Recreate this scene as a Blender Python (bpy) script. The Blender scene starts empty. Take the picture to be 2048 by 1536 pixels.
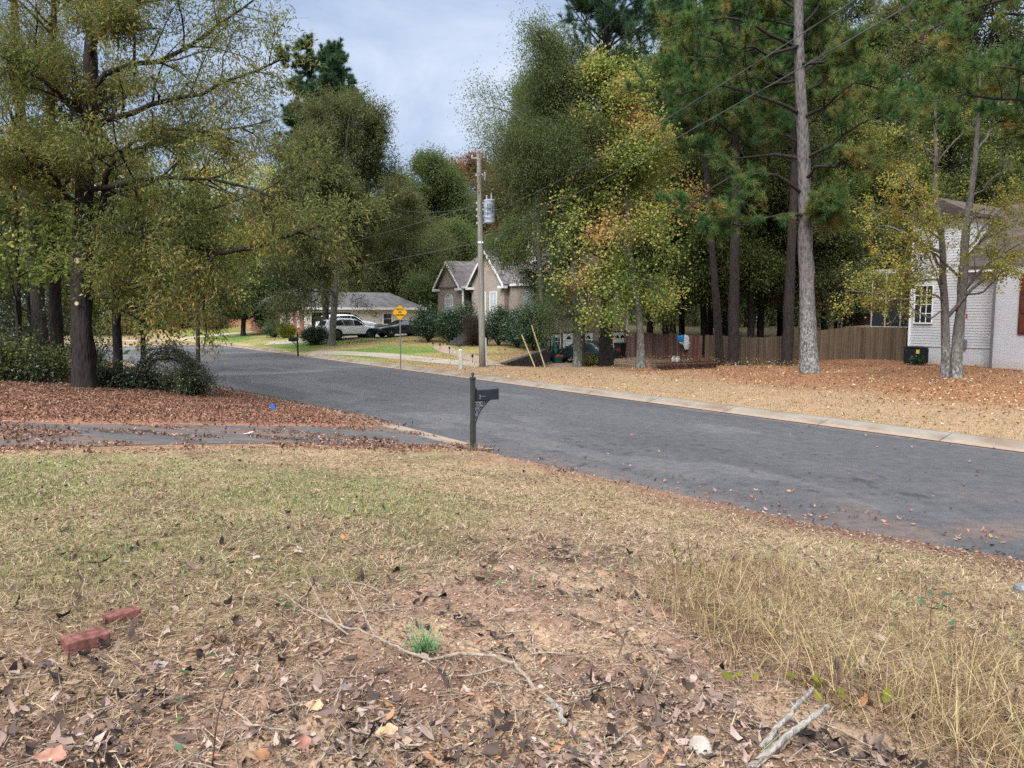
import bpy, math, random
import numpy as np
from mathutils import Vector, Matrix
RNG = np.random.default_rng(11)
random.seed(5)
SC = bpy.context.scene
COL = SC.collection
PI = math.pi
# ------------------------------------------------------------------ camera frame (used to read distances off the photograph)
CAMZ, FPX, PITCH = 2.9, 1538.0, math.radians(5.35)
CA, SA = math.cos(PITCH), math.sin(PITCH)
NS, NT = (0.8181, 0.5751), (-0.5751, 0.8181)      # road frame: s away from us across the road, t along it
def st(x, y): return x*NS[0]+y*NS[1], x*NT[0]+y*NT[1]
def xy(s, t): return s*NS[0]+t*NT[0], s*NS[1]+t*NT[1]
RZ = math.atan2(NS[1], NS[0])                     # z-rotation whose local x is s and local y is t
def ray(px, py):
    dx, dz = (px-1024)/FPX, (768-py)/FPX
    return np.array([dx, CA+dz*SA, -SA+dz*CA])
def P(px, py, Y):
    d = ray(px, py); return np.array([0, 0, CAMZ]) + d*(Y/d[1])
# ------------------------------------------------------------------ numpy value noise
def _h(ix, iy, seed):
    n = (ix.astype(np.int64)*374761393 + iy.astype(np.int64)*668265263 + seed*144665) & 0x7fffffff
    n = (n ^ (n >> 13)) * 1274126177 & 0x7fffffff
    return ((n ^ (n >> 16)) & 0xffff)/65535.0
def vnoise(x, y, sc, seed=0):
    x = np.asarray(x, float)*sc; y = np.asarray(y, float)*sc
    ix, iy = np.floor(x), np.floor(y); fx, fy = x-ix, y-iy
    fx = fx*fx*(3-2*fx); fy = fy*fy*(3-2*fy)
    a, b = _h(ix, iy, seed), _h(ix+1, iy, seed); c, d = _h(ix, iy+1, seed), _h(ix+1, iy+1, seed)
    return (a*(1-fx)+b*fx)*(1-fy)+(c*(1-fx)+d*fx)*fy
def fbm(x, y, sc, seed=0, o=4):
    v = 0; a = .5; tot = 0
    for k in range(o):
        v = v+a*vnoise(x, y, sc*2**k, seed+k*17); tot += a; a *= .5
    return v/tot
def sm(x, a=0., b=1.):
    x = np.clip((np.asarray(x, float)-a)/(b-a), 0, 1); return x*x*(3-2*x)
# ------------------------------------------------------------------ terrain
TN = [-40, 3.9, 6, 9.2, 14, 20, 30, 40, 60, 120]
SN = [11.2, 10.05, 9.5, 9.2, 8.75, 8.65, 7.7, 7.2, 7.0, 7.0]
SFAR = 17.85
def s_near(t): return np.interp(t, TN, SN)
WA, WB = np.array([-.55, 40.]), np.array([2.9, 52.])      # garden retaining wall, near and far end
def wall_d(x, y):
    d = WB-WA; L = np.hypot(*d); return ((x-WA[0])*d[1]-(y-WA[1])*d[0])/L
def H(x, y, fine=True):
    x = np.asarray(x, float); y = np.asarray(y, float)
    s, t = st(x, y)
    u = s_near(t)-s
    k = .10+.082*sm(t, 13, 3)
    ue = np.where(u < 8, u, 8+(u-8)*.25); ue = np.where(ue > 14, 14, ue)
    zn = -.03+.06*sm(u, 0, .35)+k*np.maximum(ue-.25, 0)
    zn = zn*1.0
    side = sm(t, 52, 55)*(1-sm(t, 66, 69))*sm(s, 12, 4)
    zn = zn*(1-side)-.06*side
    zn = np.where(t > 69, zn*.6, zn)
    v = s-18.4
    kf = np.interp(t, [0, 20, 30, 41, 63, 90, 140], [.004, .008, .013, .03, .072, .075, .05])
    vv = 14*np.tanh(np.maximum(v, 0)/14*1.15)/np.tanh(1.15)*.9
    zf = .10+kf*vv
    dip = .80*sm(y, 37.5, 44)*(1-sm(x, 15, 21))*sm(wall_d(x, y), .02, .30)*(1-sm(y, 62, 74))*sm(v, 3, 6)
    zf = zf-dip
    zf = zf+1.3*np.exp(-(((x+36)/9)**2+((y-97)/7)**2))
    z = np.where(u > -.05, zn, np.where(v > -.06, zf, -.06))
    z = np.where((u <= -.05) & (v <= -.06), -.07, z)
    if fine:
        r = np.hypot(x, y)
        w = sm(u, .3, 2.5)*sm(r, 60, 5)
        z = z+w*(.16*(fbm(x, y, .5, 3)-.5)+.06*(fbm(x, y, 2.2, 5)-.5)*sm(r, 25, 3))
        dirt = dirt_mask(x, y)
        z = z+sm(r, 9, 3)*dirt*(.085*(fbm(x, y, 8, 8, 3)-.5)+.030*(fbm(x, y, 30, 9, 2)-.5))*sm(u, .3, 1)
        z = z+sm(v, .5, 3)*(.10*(fbm(x, y, .35, 21, 3)-.5))*(1-sm(y, 38, 42)*0)
    return z
def dirt_mask(x, y):
    # bare earth: a broad patch before the camera running up the middle of the yard
    a = sm(2.80+.30*sm(x, -.6, -1.8)+.45*np.sin(x*.9+.5)-y+.35*(x > 0)*np.minimum(x, 1.2)+2.3*np.exp(-((x-.30)/1.0)**2)+1.2*np.exp(-((x+2.4)/.6)**2)*.5, -.5, .9)
    b = .55*np.exp(-((x-.3-.12*(y-5))/1.0)**2)*sm(y, 9, 5)
    n = fbm(x, y, 1.6, 31)
    return np.clip(a+b*1.3*n*1.6+(n-.5)*.5*sm(a, .02, .3), 0, 1)
def G(px, py):
    d = ray(px, py); lo = 1.0; o = np.array([0, 0, CAMZ])
    ts = np.geomspace(1.2, 260, 3000)
    pts = o+d*ts[:, None]
    below = np.nonzero(pts[:, 2] < np.maximum(H(pts[:, 0], pts[:, 1], False), -.0))[0]
    i = below[0] if len(below) else len(ts)-1
    p = pts[i]; p[2] = max(H(p[0], p[1]), 0.0 if abs(st(p[0], p[1])[0]-13) < 4.5 else -9)
    return p
def gz(x, y): return float(H(x, y))
# ------------------------------------------------------------------ objects
def tag(o, label=None, cat=None, group=None, kind=None):
    if label: o['label'] = label
    if cat: o['category'] = cat
    if group: o['group'] = group
    if kind: o['kind'] = kind
    return o
def link(o, parent=None):
    COL.objects.link(o)
    if parent is not None: o.parent = parent
    return o
def thing(name, label, cat, loc=(0, 0, 0), rz=0., group=None):
    o = bpy.data.objects.new(name, None); link(o)
    o.empty_display_size = .2
    o.location = [float(c) for c in loc]; o.rotation_euler = (0, 0, rz)
    return tag(o, label, cat, group)
def mesh_np(name, V, F, mat, parent=None, smooth=False, colors=None, matidx=None):
    V = np.ascontiguousarray(V, np.float32).reshape(-1, 3); F = np.ascontiguousarray(F, np.int32)
    m = bpy.data.meshes.new(name); k = F.shape[1]
    m.vertices.add(len(V)); m.vertices.foreach_set('co', V.ravel())
    m.loops.add(F.size); m.loops.foreach_set('vertex_index', F.ravel())
    m.polygons.add(len(F)); m.polygons.foreach_set('loop_start', np.arange(0, F.size, k, dtype=np.int32))
    m.polygons.foreach_set('loop_total', np.full(len(F), k, np.int32))
    if smooth: m.polygons.foreach_set('use_smooth', np.ones(len(F), bool))
    mats = mat if isinstance(mat, (list, tuple)) else [mat]
    for a in mats: m.materials.append(a)
    if matidx is not None: m.polygons.foreach_set('material_index', np.ascontiguousarray(matidx, np.int32))
    m.update(calc_edges=True)
    if colors is not None:
        ca = m.color_attributes.new('Col', 'FLOAT_COLOR', 'POINT')
        c4 = np.ones((len(V), 4), np.float32); c4[:, :colors.shape[1]] = colors
        ca.data.foreach_set('color', c4.ravel())
    o = bpy.data.objects.new(name, m)
    return link(o, parent)
class MB:
    """collects simple shapes into one mesh"""
    def __init__(s): s.v = []; s.f = []
    def add(s, vs, fs):
        b = len(s.v); s.v += [tuple(float(c) for c in v) for v in vs]; s.f += [tuple(i+b for i in f) for f in fs]; return s
    def box(s, x0, x1, y0, y1, z0, z1):
        return s.add([(x0,y0,z0),(x1,y0,z0),(x1,y1,z0),(x0,y1,z0),(x0,y0,z1),(x1,y0,z1),(x1,y1,z1),(x0,y1,z1)],
                     [(0,3,2,1),(4,5,6,7),(0,1,5,4),(1,2,6,5),(2,3,7,6),(3,0,4,7)])
    def bar(s, a, b, w, h=None, up=(0, 0, 1)):
        a, b = Vector(a), Vector(b); h = h or w; d = (b-a).normalized(); u = Vector(up)
        if abs(d.dot(u)) > .99: u = Vector((1, 0, 0))
        x = d.cross(u).normalized(); z = x.cross(d).normalized(); vs = []
        for p in (a, b):
            for i, j in ((-1,-1),(1,-1),(1,1),(-1,1)): vs.append(p+x*(w/2*i)+z*(h/2*j))
        return s.add(vs, [(0,1,2,3),(7,6,5,4),(0,4,5,1),(1,5,6,2),(2,6,7,3),(3,7,4,0)])
    def tube(s, pts, rad, n=8, cap=True):
        pts = [Vector(p) for p in pts]; m = len(pts)
        rad = rad if hasattr(rad, '__len__') else [rad]*m
        vs = []; ref = None
        for i, p in enumerate(pts):
            d = (pts[min(i+1, m-1)]-pts[max(i-1, 0)]).normalized()
            if ref is None:
                ref = d.orthogonal().normalized()
            x = (ref-d*ref.dot(d)).normalized(); ref = x; y = d.cross(x)
            for k in range(n):
                a = 2*PI*k/n; vs.append(p+(x*math.cos(a)+y*math.sin(a))*rad[i])
        fs = [(i*n+k, i*n+(k+1) % n, (i+1)*n+(k+1) % n, (i+1)*n+k) for i in range(m-1) for k in range(n)]
        if cap: fs += [tuple(range(n-1, -1, -1)), tuple((m-1)*n+k for k in range(n))]
        return s.add(vs, fs)
    def lathe(s, prof, c=(0, 0, 0), n=16):
        vs = []; 
        for r, z in prof:
            for k in range(n): vs.append((c[0]+r*math.cos(2*PI*k/n), c[1]+r*math.sin(2*PI*k/n), c[2]+z))
        m = len(prof)
        fs = [(i*n+k, i*n+(k+1) % n, (i+1)*n+(k+1) % n, (i+1)*n+k) for i in range(m-1) for k in range(n)]
        fs += [tuple(range(n-1, -1, -1)), tuple((m-1)*n+k for k in range(n))]
        return s.add(vs, fs)
    def prism(s, poly, axis, a, b):
        """poly 2-D in the other two axes, extruded from a to b along axis"""
        def mk(p, c): return {'x': (c, p[0], p[1]), 'y': (p[0], c, p[1]), 'z': (p[0], p[1], c)}[axis]
        n = len(poly); vs = [mk(p, a) for p in poly]+[mk(p, b) for p in poly]
        return s.add(vs, [tuple(range(n-1, -1, -1)), tuple(range(n, 2*n))]+[(i, (i+1) % n, n+(i+1) % n, n+i) for i in range(n)])
    def ball(s, c, r, sz=(1, 1, 1), n=12, m=8):
        vs = []; 
        for i in range(m+1):
            a = PI*i/m
            for k in range(n): vs.append((c[0]+r*sz[0]*math.sin(a)*math.cos(2*PI*k/n), c[1]+r*sz[1]*math.sin(a)*math.sin(2*PI*k/n), c[2]+r*sz[2]*math.cos(a)))
        return s.add(vs, [(i*n+k, (i+1)*n+k, (i+1)*n+(k+1) % n, i*n+(k+1) % n) for i in range(m) for k in range(n)])
    def build(s, name, mat, parent=None, smooth=False, bevel=0):
        m = bpy.data.meshes.new(name); m.from_pydata(s.v, [], s.f); m.materials.append(mat); m.update()
        if smooth:
            for p in m.polygons: p.use_smooth = True
        o = bpy.data.objects.new(name, m); link(o, parent)
        if bevel:
            b = o.modifiers.new('bevel', 'BEVEL'); b.width = bevel; b.segments = 2; b.limit_method = 'ANGLE'
        return o
def copy_thing(o, parent=None):
    c = o.copy(); COL.objects.link(c)
    if parent is not None: c.parent = parent
    for ch in list(o.children): copy_thing(ch, c)
    return c
# ------------------------------------------------------------------ materials
def _mat(name):
    m = bpy.data.materials.new(name); m.use_nodes = True; nt = m.node_tree
    for n in list(nt.nodes): nt.nodes.remove(n)
    out = nt.nodes.new('ShaderNodeOutputMaterial'); return m, nt, out
def N(nt, t, **k):
    n = nt.nodes.new(t)
    for a, b in k.items():
        if a.startswith('i_'): n.inputs[a[2:].replace('_', ' ')].default_value = b
        else: setattr(n, a, b)
    return n
def ramp(nt, fac, stops):
    r = nt.nodes.new('ShaderNodeValToRGB'); e = r.color_ramp.elements
    while len(e) < len(stops): e.new(.5)
    for i, (p, c) in enumerate(stops): e[i].position = p; e[i].color = (*c, 1)
    nt.links.new(fac, r.inputs[0]); return r.outputs[0]
def math_n(nt, op, a, b=None, c=None):
    n = nt.nodes.new('ShaderNodeMath'); n.operation = op
    for i, v in enumerate((a, b, c)):
        if v is None: continue
        if isinstance(v, (int, float)): n.inputs[i].default_value = v
        else: nt.links.new(v, n.inputs[i])
    return n.outputs[0]
def noise_n(nt, scale, detail=4, rough=.55, vec=None, dist=0.):
    n = N(nt, 'ShaderNodeTexNoise'); n.inputs['Scale'].default_value = scale; n.inputs['Detail'].default_value = detail
    n.inputs['Roughness'].default_value = rough; n.inputs['Distortion'].default_value = dist
    if vec is not None: nt.links.new(vec, n.inputs['Vector'])
    return n.outputs['Fac']
def coords(nt, kind='Object', scale=(1, 1, 1)):
    tc = N(nt, 'ShaderNodeTexCoord'); mp = N(nt, 'ShaderNodeMapping'); mp.inputs['Scale'].default_value = scale
    nt.links.new(tc.outputs[kind], mp.inputs['Vector']); return mp.outputs[0]
def mixc(nt, fac, a, b, mode='MIX'):
    n = nt.nodes.new('ShaderNodeMix'); n.data_type = 'RGBA'; n.blend_type = mode
    for s, v in ((0, fac), (6, a), (7, b)):
        if isinstance(v, (int, float)): n.inputs[s].default_value = v
        elif isinstance(v, tuple): n.inputs[s].default_value = (*v, 1)
        else: nt.links.new(v, n.inputs[s])
    return n.outputs[2]
def bump(nt, h, strength=.3, dist=.02):
    b = N(nt, 'ShaderNodeBump'); b.inputs['Strength'].default_value = strength; b.inputs['Distance'].default_value = dist
    nt.links.new(h, b.inputs['Height']); return b.outputs[0]
def princ(nt, out, col, rough=.6, spec=.3, metal=0., normal=None):
    p = N(nt, 'ShaderNodeBsdfPrincipled')
    if isinstance(col, tuple): p.inputs['Base Color'].default_value = (*col, 1)
    else: nt.links.new(col, p.inputs['Base Color'])
    if isinstance(rough, (int, float)): p.inputs['Roughness'].default_value = rough
    else: nt.links.new(rough, p.inputs['Roughness'])
    p.inputs['Specular IOR Level'].default_value = spec; p.inputs['Metallic'].default_value = metal
    if normal is not None: nt.links.new(normal, p.inputs['Normal'])
    nt.links.new(p.outputs[0], out.inputs[0]); return p
def paint(name, col, rough=.5, var=.12, scale=6., metal=0., spec=.3, b=0.):
    m, nt, out = _mat(name); v = coords(nt); n = noise_n(nt, scale, 5, .6, v)
    lo = tuple(c*(1-var) for c in col); hi = tuple(min(1, c*(1+var)) for c in col)
    c = ramp(nt, n, [(.3, lo), (.7, hi)])
    princ(nt, out, c, rough, spec, metal, bump(nt, noise_n(nt, scale*8, 3, .6, v), b, .01) if b else None); return m
def leafmat(name, stops, nscale=.35, namp=.9, iamp=.7, transl=.35, gloss=.0):
    """per-leaf colour: a random per leaf plus broad patches through the crown"""
    m, nt, out = _mat(name)
    g = N(nt, 'ShaderNodeNewGeometry'); v = coords(nt)
    n = noise_n(nt, nscale, 2, .5, v)
    f = math_n(nt, 'MULTIPLY_ADD', g.outputs['Random Per Island'], iamp, .5-iamp/2)
    f = math_n(nt, 'ADD', f, math_n(nt, 'MULTIPLY_ADD', n, namp, -namp/2))
    stops = [(q, tuple(0.92*v+0.08*(.3*k[0]+.6*k[1]+.1*k[2]) for v in k)) for q, k in stops]
    c = ramp(nt, f, stops)
    d = N(nt, 'ShaderNodeBsdfDiffuse'); t = N(nt, 'ShaderNodeBsdfTranslucent'); mx = N(nt, 'ShaderNodeMixShader')
    nt.links.new(c, d.inputs[0]); nt.links.new(mixc(nt, .12, c, (.35, .32, .06), 'MIX') if transl > .3 else c, t.inputs[0])
    mx.inputs[0].default_value = transl
    nt.links.new(d.outputs[0], mx.inputs[1]); nt.links.new(t.outputs[0], mx.inputs[2])
    last = mx.outputs[0]
    if gloss:
        gl = N(nt, 'ShaderNodeBsdfGlossy'); gl.inputs['Roughness'].default_value = .42; gl.inputs[0].default_value = (.9, .95, 1, 1)
        m2 = N(nt, 'ShaderNodeMixShader'); m2.inputs[0].default_value = gloss
        nt.links.new(last, m2.inputs[1]); nt.links.new(gl.outputs[0], m2.inputs[2]); last = m2.outputs[0]
    nt.links.new(last, out.inputs[0]); return m
def barkmat(name, dark, light, zsc=.22, scale=7., spots=None):
    m, nt, out = _mat(name); v = coords(nt, 'Object', (1, 1, zsc))
    vo = N(nt, 'ShaderNodeTexVoronoi'); vo.inputs['Scale'].default_value = scale*1.6; nt.links.new(v, vo.inputs['Vector'])
    n = noise_n(nt, scale, 6, .65, v, .6)
    h = math_n(nt, 'MULTIPLY_ADD', vo.outputs['Distance'], .6, math_n(nt, 'MULTIPLY', n, .7))
    c = ramp(nt, h, [(.25, dark), (.5, tuple((a+b)/2 for a, b in zip(dark, light))), (.75, light)])
    if spots:
        v2 = coords(nt, 'Object', (1, 1, .6)); k = noise_n(nt, spots[1], 3, .7, v2)
        z = N(nt, 'ShaderNodeSeparateXYZ'); nt.links.new(coords(nt), z.inputs[0])
        fade = N(nt, 'ShaderNodeMapRange'); fade.inputs[1].default_value = spots[2]; fade.inputs[2].default_value = 0
        fade.inputs[3].default_value = 0.; fade.inputs[4].default_value = 1.; nt.links.new(z.outputs[2], fade.inputs[0])
        kk = N(nt, 'ShaderNodeMapRange'); kk.inputs[1].default_value = .47; kk.inputs[2].default_value = .62; nt.links.new(k, kk.inputs[0])
        c = mixc(nt, math_n(nt, 'MULTIPLY', kk.outputs[0], fade.outputs[0]), c, spots[0])
    princ(nt, out, c, .9, .15, 0, bump(nt, h, .9, .05)); return m
def brickmat(name, c1, c2, mortar, scale=1., bw=.22, bh=.075, var=.5, stain=None, axis='x'):
    """bricks in the local vertical plane: u = x+y, v = z"""
    m, nt, out = _mat(name); tc = N(nt, 'ShaderNodeTexCoord'); sx = N(nt, 'ShaderNodeSeparateXYZ'); nt.links.new(tc.outputs['Object'], sx.inputs[0])
    u = math_n(nt, 'ADD', sx.outputs[0], sx.outputs[1]); cb = N(nt, 'ShaderNodeCombineXYZ')
    nt.links.new(u, cb.inputs[0]); nt.links.new(sx.outputs[2], cb.inputs[1])
    b = N(nt, 'ShaderNodeTexBrick'); nt.links.new(cb.outputs[0], b.inputs['Vector'])
    b.inputs['Scale'].default_value = 1.; b.inputs['Brick Width'].default_value = bw; b.inputs['Row Height'].default_value = bh
    b.inputs['Mortar Size'].default_value = .008; b.inputs['Color1'].default_value = (*c1, 1); b.inputs['Color2'].default_value = (*c2, 1); b.inputs['Mortar'].default_value = (*mortar, 1)
    n = noise_n(nt, 1.1, 4, .6, tc.outputs['Object']); n2 = noise_n(nt, 9, 3, .6, tc.outputs['Object'])
    c = mixc(nt, 1., b.outputs[0], ramp(nt, math_n(nt, 'MULTIPLY_ADD', n2, .5, math_n(nt, 'MULTIPLY', n, .5)), [(.35, (1-var*.4,)*3), (.65, (1+var*.1,)*3)]), 'MULTIPLY')
    if stain:
        mr = N(nt, 'ShaderNodeMapRange'); mr.inputs[1].default_value = stain[1]; mr.inputs[2].default_value = stain[2]; mr.inputs[3].default_value = 0; mr.inputs[4].default_value = 1
        nt.links.new(math_n(nt, 'MULTIPLY_ADD', n, .8, math_n(nt, 'ADD', sx.outputs[2], -.4)), mr.inputs[0])
        c = mixc(nt, math_n(nt, 'MULTIPLY', mr.outputs[0], .75), c, stain[0])
    princ(nt, out, c, .85, .2, 0, bump(nt, b.outputs['Fac'], -.5, .01)); return m
def groundmat(name, bscale=30., bs=.6, rough=.95, contrast=.5, spk=None, fine=90.):
    m, nt, out = _mat(name); at = N(nt, 'ShaderNodeAttribute'); at.attribute_name = 'Col'
    v = coords(nt); n1 = noise_n(nt, 4.5, 6, .7, v); n2 = noise_n(nt, fine, 4, .7, v)
    f = math_n(nt, 'MULTIPLY_ADD', n1, .45, math_n(nt, 'MULTIPLY', n2, .55))
    k = ramp(nt, f, [(.34, (1-contrast,)*3), (.5, (1., 1., 1.)), (.68, (1+contrast,)*3)])
    c = mixc(nt, 1., at.outputs[0], k, 'MULTIPLY')
    princ(nt, out, c, rough, .15, 0, bump(nt, noise_n(nt, bscale, 6, .7, v), bs, .03)); return m
def shingle(name, col):
    m, nt, out = _mat(name); v = coords(nt, 'Object')
    b = N(nt, 'ShaderNodeTexBrick'); tc = N(nt, 'ShaderNodeTexCoord'); sx = N(nt, 'ShaderNodeSeparateXYZ'); nt.links.new(tc.outputs['Object'], sx.inputs[0])
    cb = N(nt, 'ShaderNodeCombineXYZ'); nt.links.new(math_n(nt, 'ADD', sx.outputs[0], sx.outputs[1]), cb.inputs[0]); nt.links.new(sx.outputs[2], cb.inputs[1]); nt.links.new(cb.outputs[0], b.inputs['Vector'])
    b.inputs['Scale'].default_value = 1; b.inputs['Brick Width'].default_value = .34; b.inputs['Row Height'].default_value = .13; b.inputs['Mortar Size'].default_value = .008
    b.inputs['Color1'].default_value = (*[c*.75 for c in col], 1); b.inputs['Color2'].default_value = (*[c*1.25 for c in col], 1); b.inputs['Mortar'].default_value = (*[c*.45 for c in col], 1)
    c = mixc(nt, 1., b.outputs[0], ramp(nt, noise_n(nt, 1.3, 4, .6, v), [(.3, (.75,)*3), (.7, (1.15,)*3)]), 'MULTIPLY')
    princ(nt, out, c, .9, .2); return m
def boards(name, cols, width=.14, knots=.3):
    """vertical boards: each board of width w its own tone"""
    m, nt, out = _mat(name); tc = N(nt, 'ShaderNodeTexCoord')
    g = N(nt, 'ShaderNodeNewGeometry'); c = ramp(nt, g.outputs['Random Per Island'], [(i/(len(cols)-1), q) for i, q in enumerate(cols)])
    v = coords(nt, 'Object', (12, 12, .8)); n = noise_n(nt, 1.2, 5, .65, v)
    c = mixc(nt, 1., c, ramp(nt, n, [(.3, (.65,)*3), (.7, (1.2,)*3)]), 'MULTIPLY')
    princ(nt, out, c, .85, .2); return m
M = {}
# foliage (linear albedo)
M['oak_leaf'] = leafmat('oak_leaf', [(.05, (.055, .088, .030)), (.36, (.110, .145, .045)), (.62, (.19, .20, .055)), (.80, (.33, .26, .07)), (.96, (.44, .20, .055))], .28, .8, .66, .42)
M['oak_green'] = leafmat('oak_green', [(.05, (.045, .080, .025)), (.4, (.085, .130, .035)), (.7, (.15, .175, .05)), (.97, (.30, .24, .06))], .3, .6, .55)
M['maple_yellow'] = leafmat('maple_yellow', [(.06, (.11, .175, .035)), (.36, (.22, .30, .06)), (.56, (.38, .42, .10)), (.74, (.52, .40, .12)), (.87, (.54, .22, .10)), (.97, (.48, .12, .08))], .30, 1.7, .5, .42)
M['yellow_leaf'] = leafmat('yellow_leaf', [(.08, (.10, .14, .03)), (.42, (.21, .24, .05)), (.72, (.46, .40, .07)), (.95, (.46, .25, .04))], .5, .8, .7)
M['under_leaf'] = leafmat('under_leaf', [(.05, (.050, .085, .028)), (.4, (.10, .145, .042)), (.68, (.18, .195, .05)), (.88, (.33, .28, .06)), (.99, (.38, .19, .05))], .5, .8, .6, .42)
M['dull_green'] = leafmat('dull_green', [(.05, (.048, .085, .034)), (.45, (.090, .138, .050)), (.8, (.155, .185, .06)), (.98, (.27, .235, .075))], .3, .7, .5, .4)
M['brown_green'] = leafmat('brown_green', [(.05, (.055, .080, .036)), (.45, (.105, .130, .052)), (.75, (.17, .16, .066)), (.98, (.27, .175, .08))], .22, .8, .5)
M['russet'] = leafmat('russet', [(.05, (0.117, 0.065, 0.039)), (.5, (0.234, 0.117, 0.065)), (.97, (0.351, 0.169, 0.078))], .3, .6, .6)
M['deep_green'] = leafmat('deep_green', [(.05, (0.015, 0.039, 0.018)), (.5, (0.036, 0.075, 0.030)), (.97, (0.083, 0.143, 0.045))], .8, .6, .7, .2, .05)
M['magnolia'] = leafmat('magnolia', [(.05, (0.017, 0.048, 0.017)), (.5, (0.038, 0.090, 0.026)), (.97, (0.096, 0.168, 0.042))], .6, .6, .7, .25, .04)
M['lime_shrub'] = leafmat('lime_shrub', [(.05, (.10, .12, .012)), (.5, (.19, .20, .02)), (.97, (.30, .28, .03))], .8, .6, .6)
M['purple_twig'] = leafmat('purple_twig', [(.05, (.05, .032, .034)), (.5, (.085, .052, .05)), (.97, (.12, .075, .06))], .8, .5, .6)
M['maroon'] = leafmat('maroon', [(.05, (.06, .03, .025)), (.5, (.12, .055, .05)), (.97, (.18, .09, .06))], .8, .7, .6)
M['needle'] = leafmat('needle', [(.04, (0.028, 0.080, 0.032)), (.35, (0.060, 0.139, 0.045)), (.56, (0.108, 0.179, 0.049)), (.74, (0.263, 0.214, 0.060)), (.9, (0.420, 0.196, 0.052))], .75, 1.15, .25, .25)
M['needle_far'] = leafmat('needle_far', [(.05, (0.029, 0.072, 0.042)), (.5, (0.054, 0.112, 0.054)), (.85, (0.096, 0.152, 0.058)), (.99, (0.224, 0.160, 0.064))], .5, .7, .35, .2)
M['holly'] = leafmat('holly', [(.05, (0.022, 0.041, 0.016)), (.5, (0.051, 0.081, 0.030)), (.85, (0.101, 0.135, 0.043)), (.99, (0.189, 0.189, 0.061))], .9, .6, .75, .22, .06)
# bark
M['bark_oak'] = barkmat('bark_oak', (.009, .0075, .007), (.037, .031, .028), .2, 9)
M['bark_dark'] = barkmat('bark_dark', (.011, .009, .008), (.045, .038, .034), .2, 9)
M['bark_grey'] = barkmat('bark_grey', (.05, .045, .04), (.17, .155, .14), .25, 8)
M['bark_pine'] = barkmat('bark_pine', (.030, .027, .026), (.155, .142, .138), .35, 6.5, ((.40, .42, .40), 16., 5.5))
M['bark_pine_far'] = barkmat('bark_pine_far', (.013, .011, .010), (.050, .041, .037), .3, 6)
M['bark_twin'] = barkmat('bark_twin', (.05, .045, .04), (.16, .15, .135), .3, 9, ((.42, .42, .40), 9., 2.2))
M['bark_lichen'] = barkmat('bark_lichen', (.045, .042, .036), (.15, .145, .125), .3, 9, ((.26, .29, .25), 8., 3.5))
# buildings and things
M['brick_tan'] = brickmat('brick_tan', (.30, .235, .195), (.38, .31, .265), (.42, .38, .34))
M['brick_red'] = brickmat('brick_red', (.23, .068, .042), (.29, .10, .065), (.30, .22, .18))
M['brick_white'] = brickmat('brick_white', (.50, .51, .54), (.56, .57, .59), (.42, .43, .45), var=.15, stain=((.42, .30, .17), .55, -.1))
M['white_trim'] = paint('white_trim', (.74, .75, .76), .5, .05)
M['white_siding'] = paint('white_siding', (.47, .48, .49), .55, .06, 1.5)
M['cream_siding'] = paint('cream_siding', (.66, .65, .60), .6, .05, 1.)
M['roof_grey'] = shingle('roof_grey', (.17, .15, .155))
M['roof_brown'] = shingle('roof_brown', (.085, .066, .057))
M['roof_slate'] = shingle('roof_slate', (.13, .125, .125))
M['dark_inside'] = paint('dark_inside', (.018, .018, .02), .9, .2)
M['porch_screen'] = paint('porch_screen', (.022, .023, .026), .6, .3, 2.)
M['glass'] = paint('glass', (.10, .12, .135), .08, .35, 1.2, 0, .6)
M['glass_dark'] = paint('glass_dark', (.018, .021, .024), .06, .3, 1.5, 0, .7)
M['blind'] = paint('blind', (.42, .45, .46), .4, .1, 3.)
M['shutter_red'] = paint('shutter_red', (.10, .030, .020), .55, .2, 3.)
M['concrete'] = paint('concrete', (.33, .30, .26), .9, .22, 2.5, b=.3)
M['retaining'] = paint('retaining', (.055, .048, .045), .95, .5, 3., b=.5)
M['black_metal'] = paint('black_metal', (.012, .013, .014), .45, .25, 9.)
M['box_black'] = paint('box_black', (.016, .022, .026), .34, .2, 5., 0, .5)
M['post_green'] = paint('post_green', (.035, .038, .034), .6, .35, 7.)
M['galv'] = paint('galv', (.20, .21, .22), .5, .15, 8., .5)
M['grey_transformer'] = paint('grey_transformer', (.36, .42, .50), .45, .06, 4.)
M['pole_wood'] = barkmat('pole_wood', (.13, .125, .105), (.27, .26, .225), .03, 16)
M['weathered'] = paint('weathered', (.42, .43, .40), .8, .15, 5.)
M['sign_yellow'] = paint('sign_yellow', (.64, .33, .015), .5, .10, 3.)
M['sign_black'] = paint('sign_black', (.012, .011, .008), .5, .1)
M['guard_yellow'] = paint('guard_yellow', (.48, .43, .24), .6, .15, 6.)
M['wire'] = paint('wire', (.08, .085, .09), .5, .2, 3.)
M['insulator'] = paint('insulator', (.45, .46, .48), .3, .1)
M['car_white'] = paint('car_white', (.78, .80, .82), .16, .03, 2., 0, .5)
M['car_grey'] = paint('car_grey', (.022, .028, .036), .18, .1, 2., .2, .6)
M['car_green'] = paint('car_green', (.012, .026, .028), .2, .15, 2., .1, .6)
M['tyre'] = paint('tyre', (.013, .013, .014), .85, .3, 8.)
M['rim_grey'] = paint('rim_grey', (.10, .10, .105), .35, .1, 4., .7)
M['rim_bright'] = paint('rim_bright', (.62, .63, .65), .3, .08, 4., .6)
M['lamp_red'] = paint('lamp_red', (.30, .018, .02), .25, .1, 4., 0, .5)
M['lamp_clear'] = paint('lamp_clear', (.55, .57, .6), .15, .05, 4., 0, .6)
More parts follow.
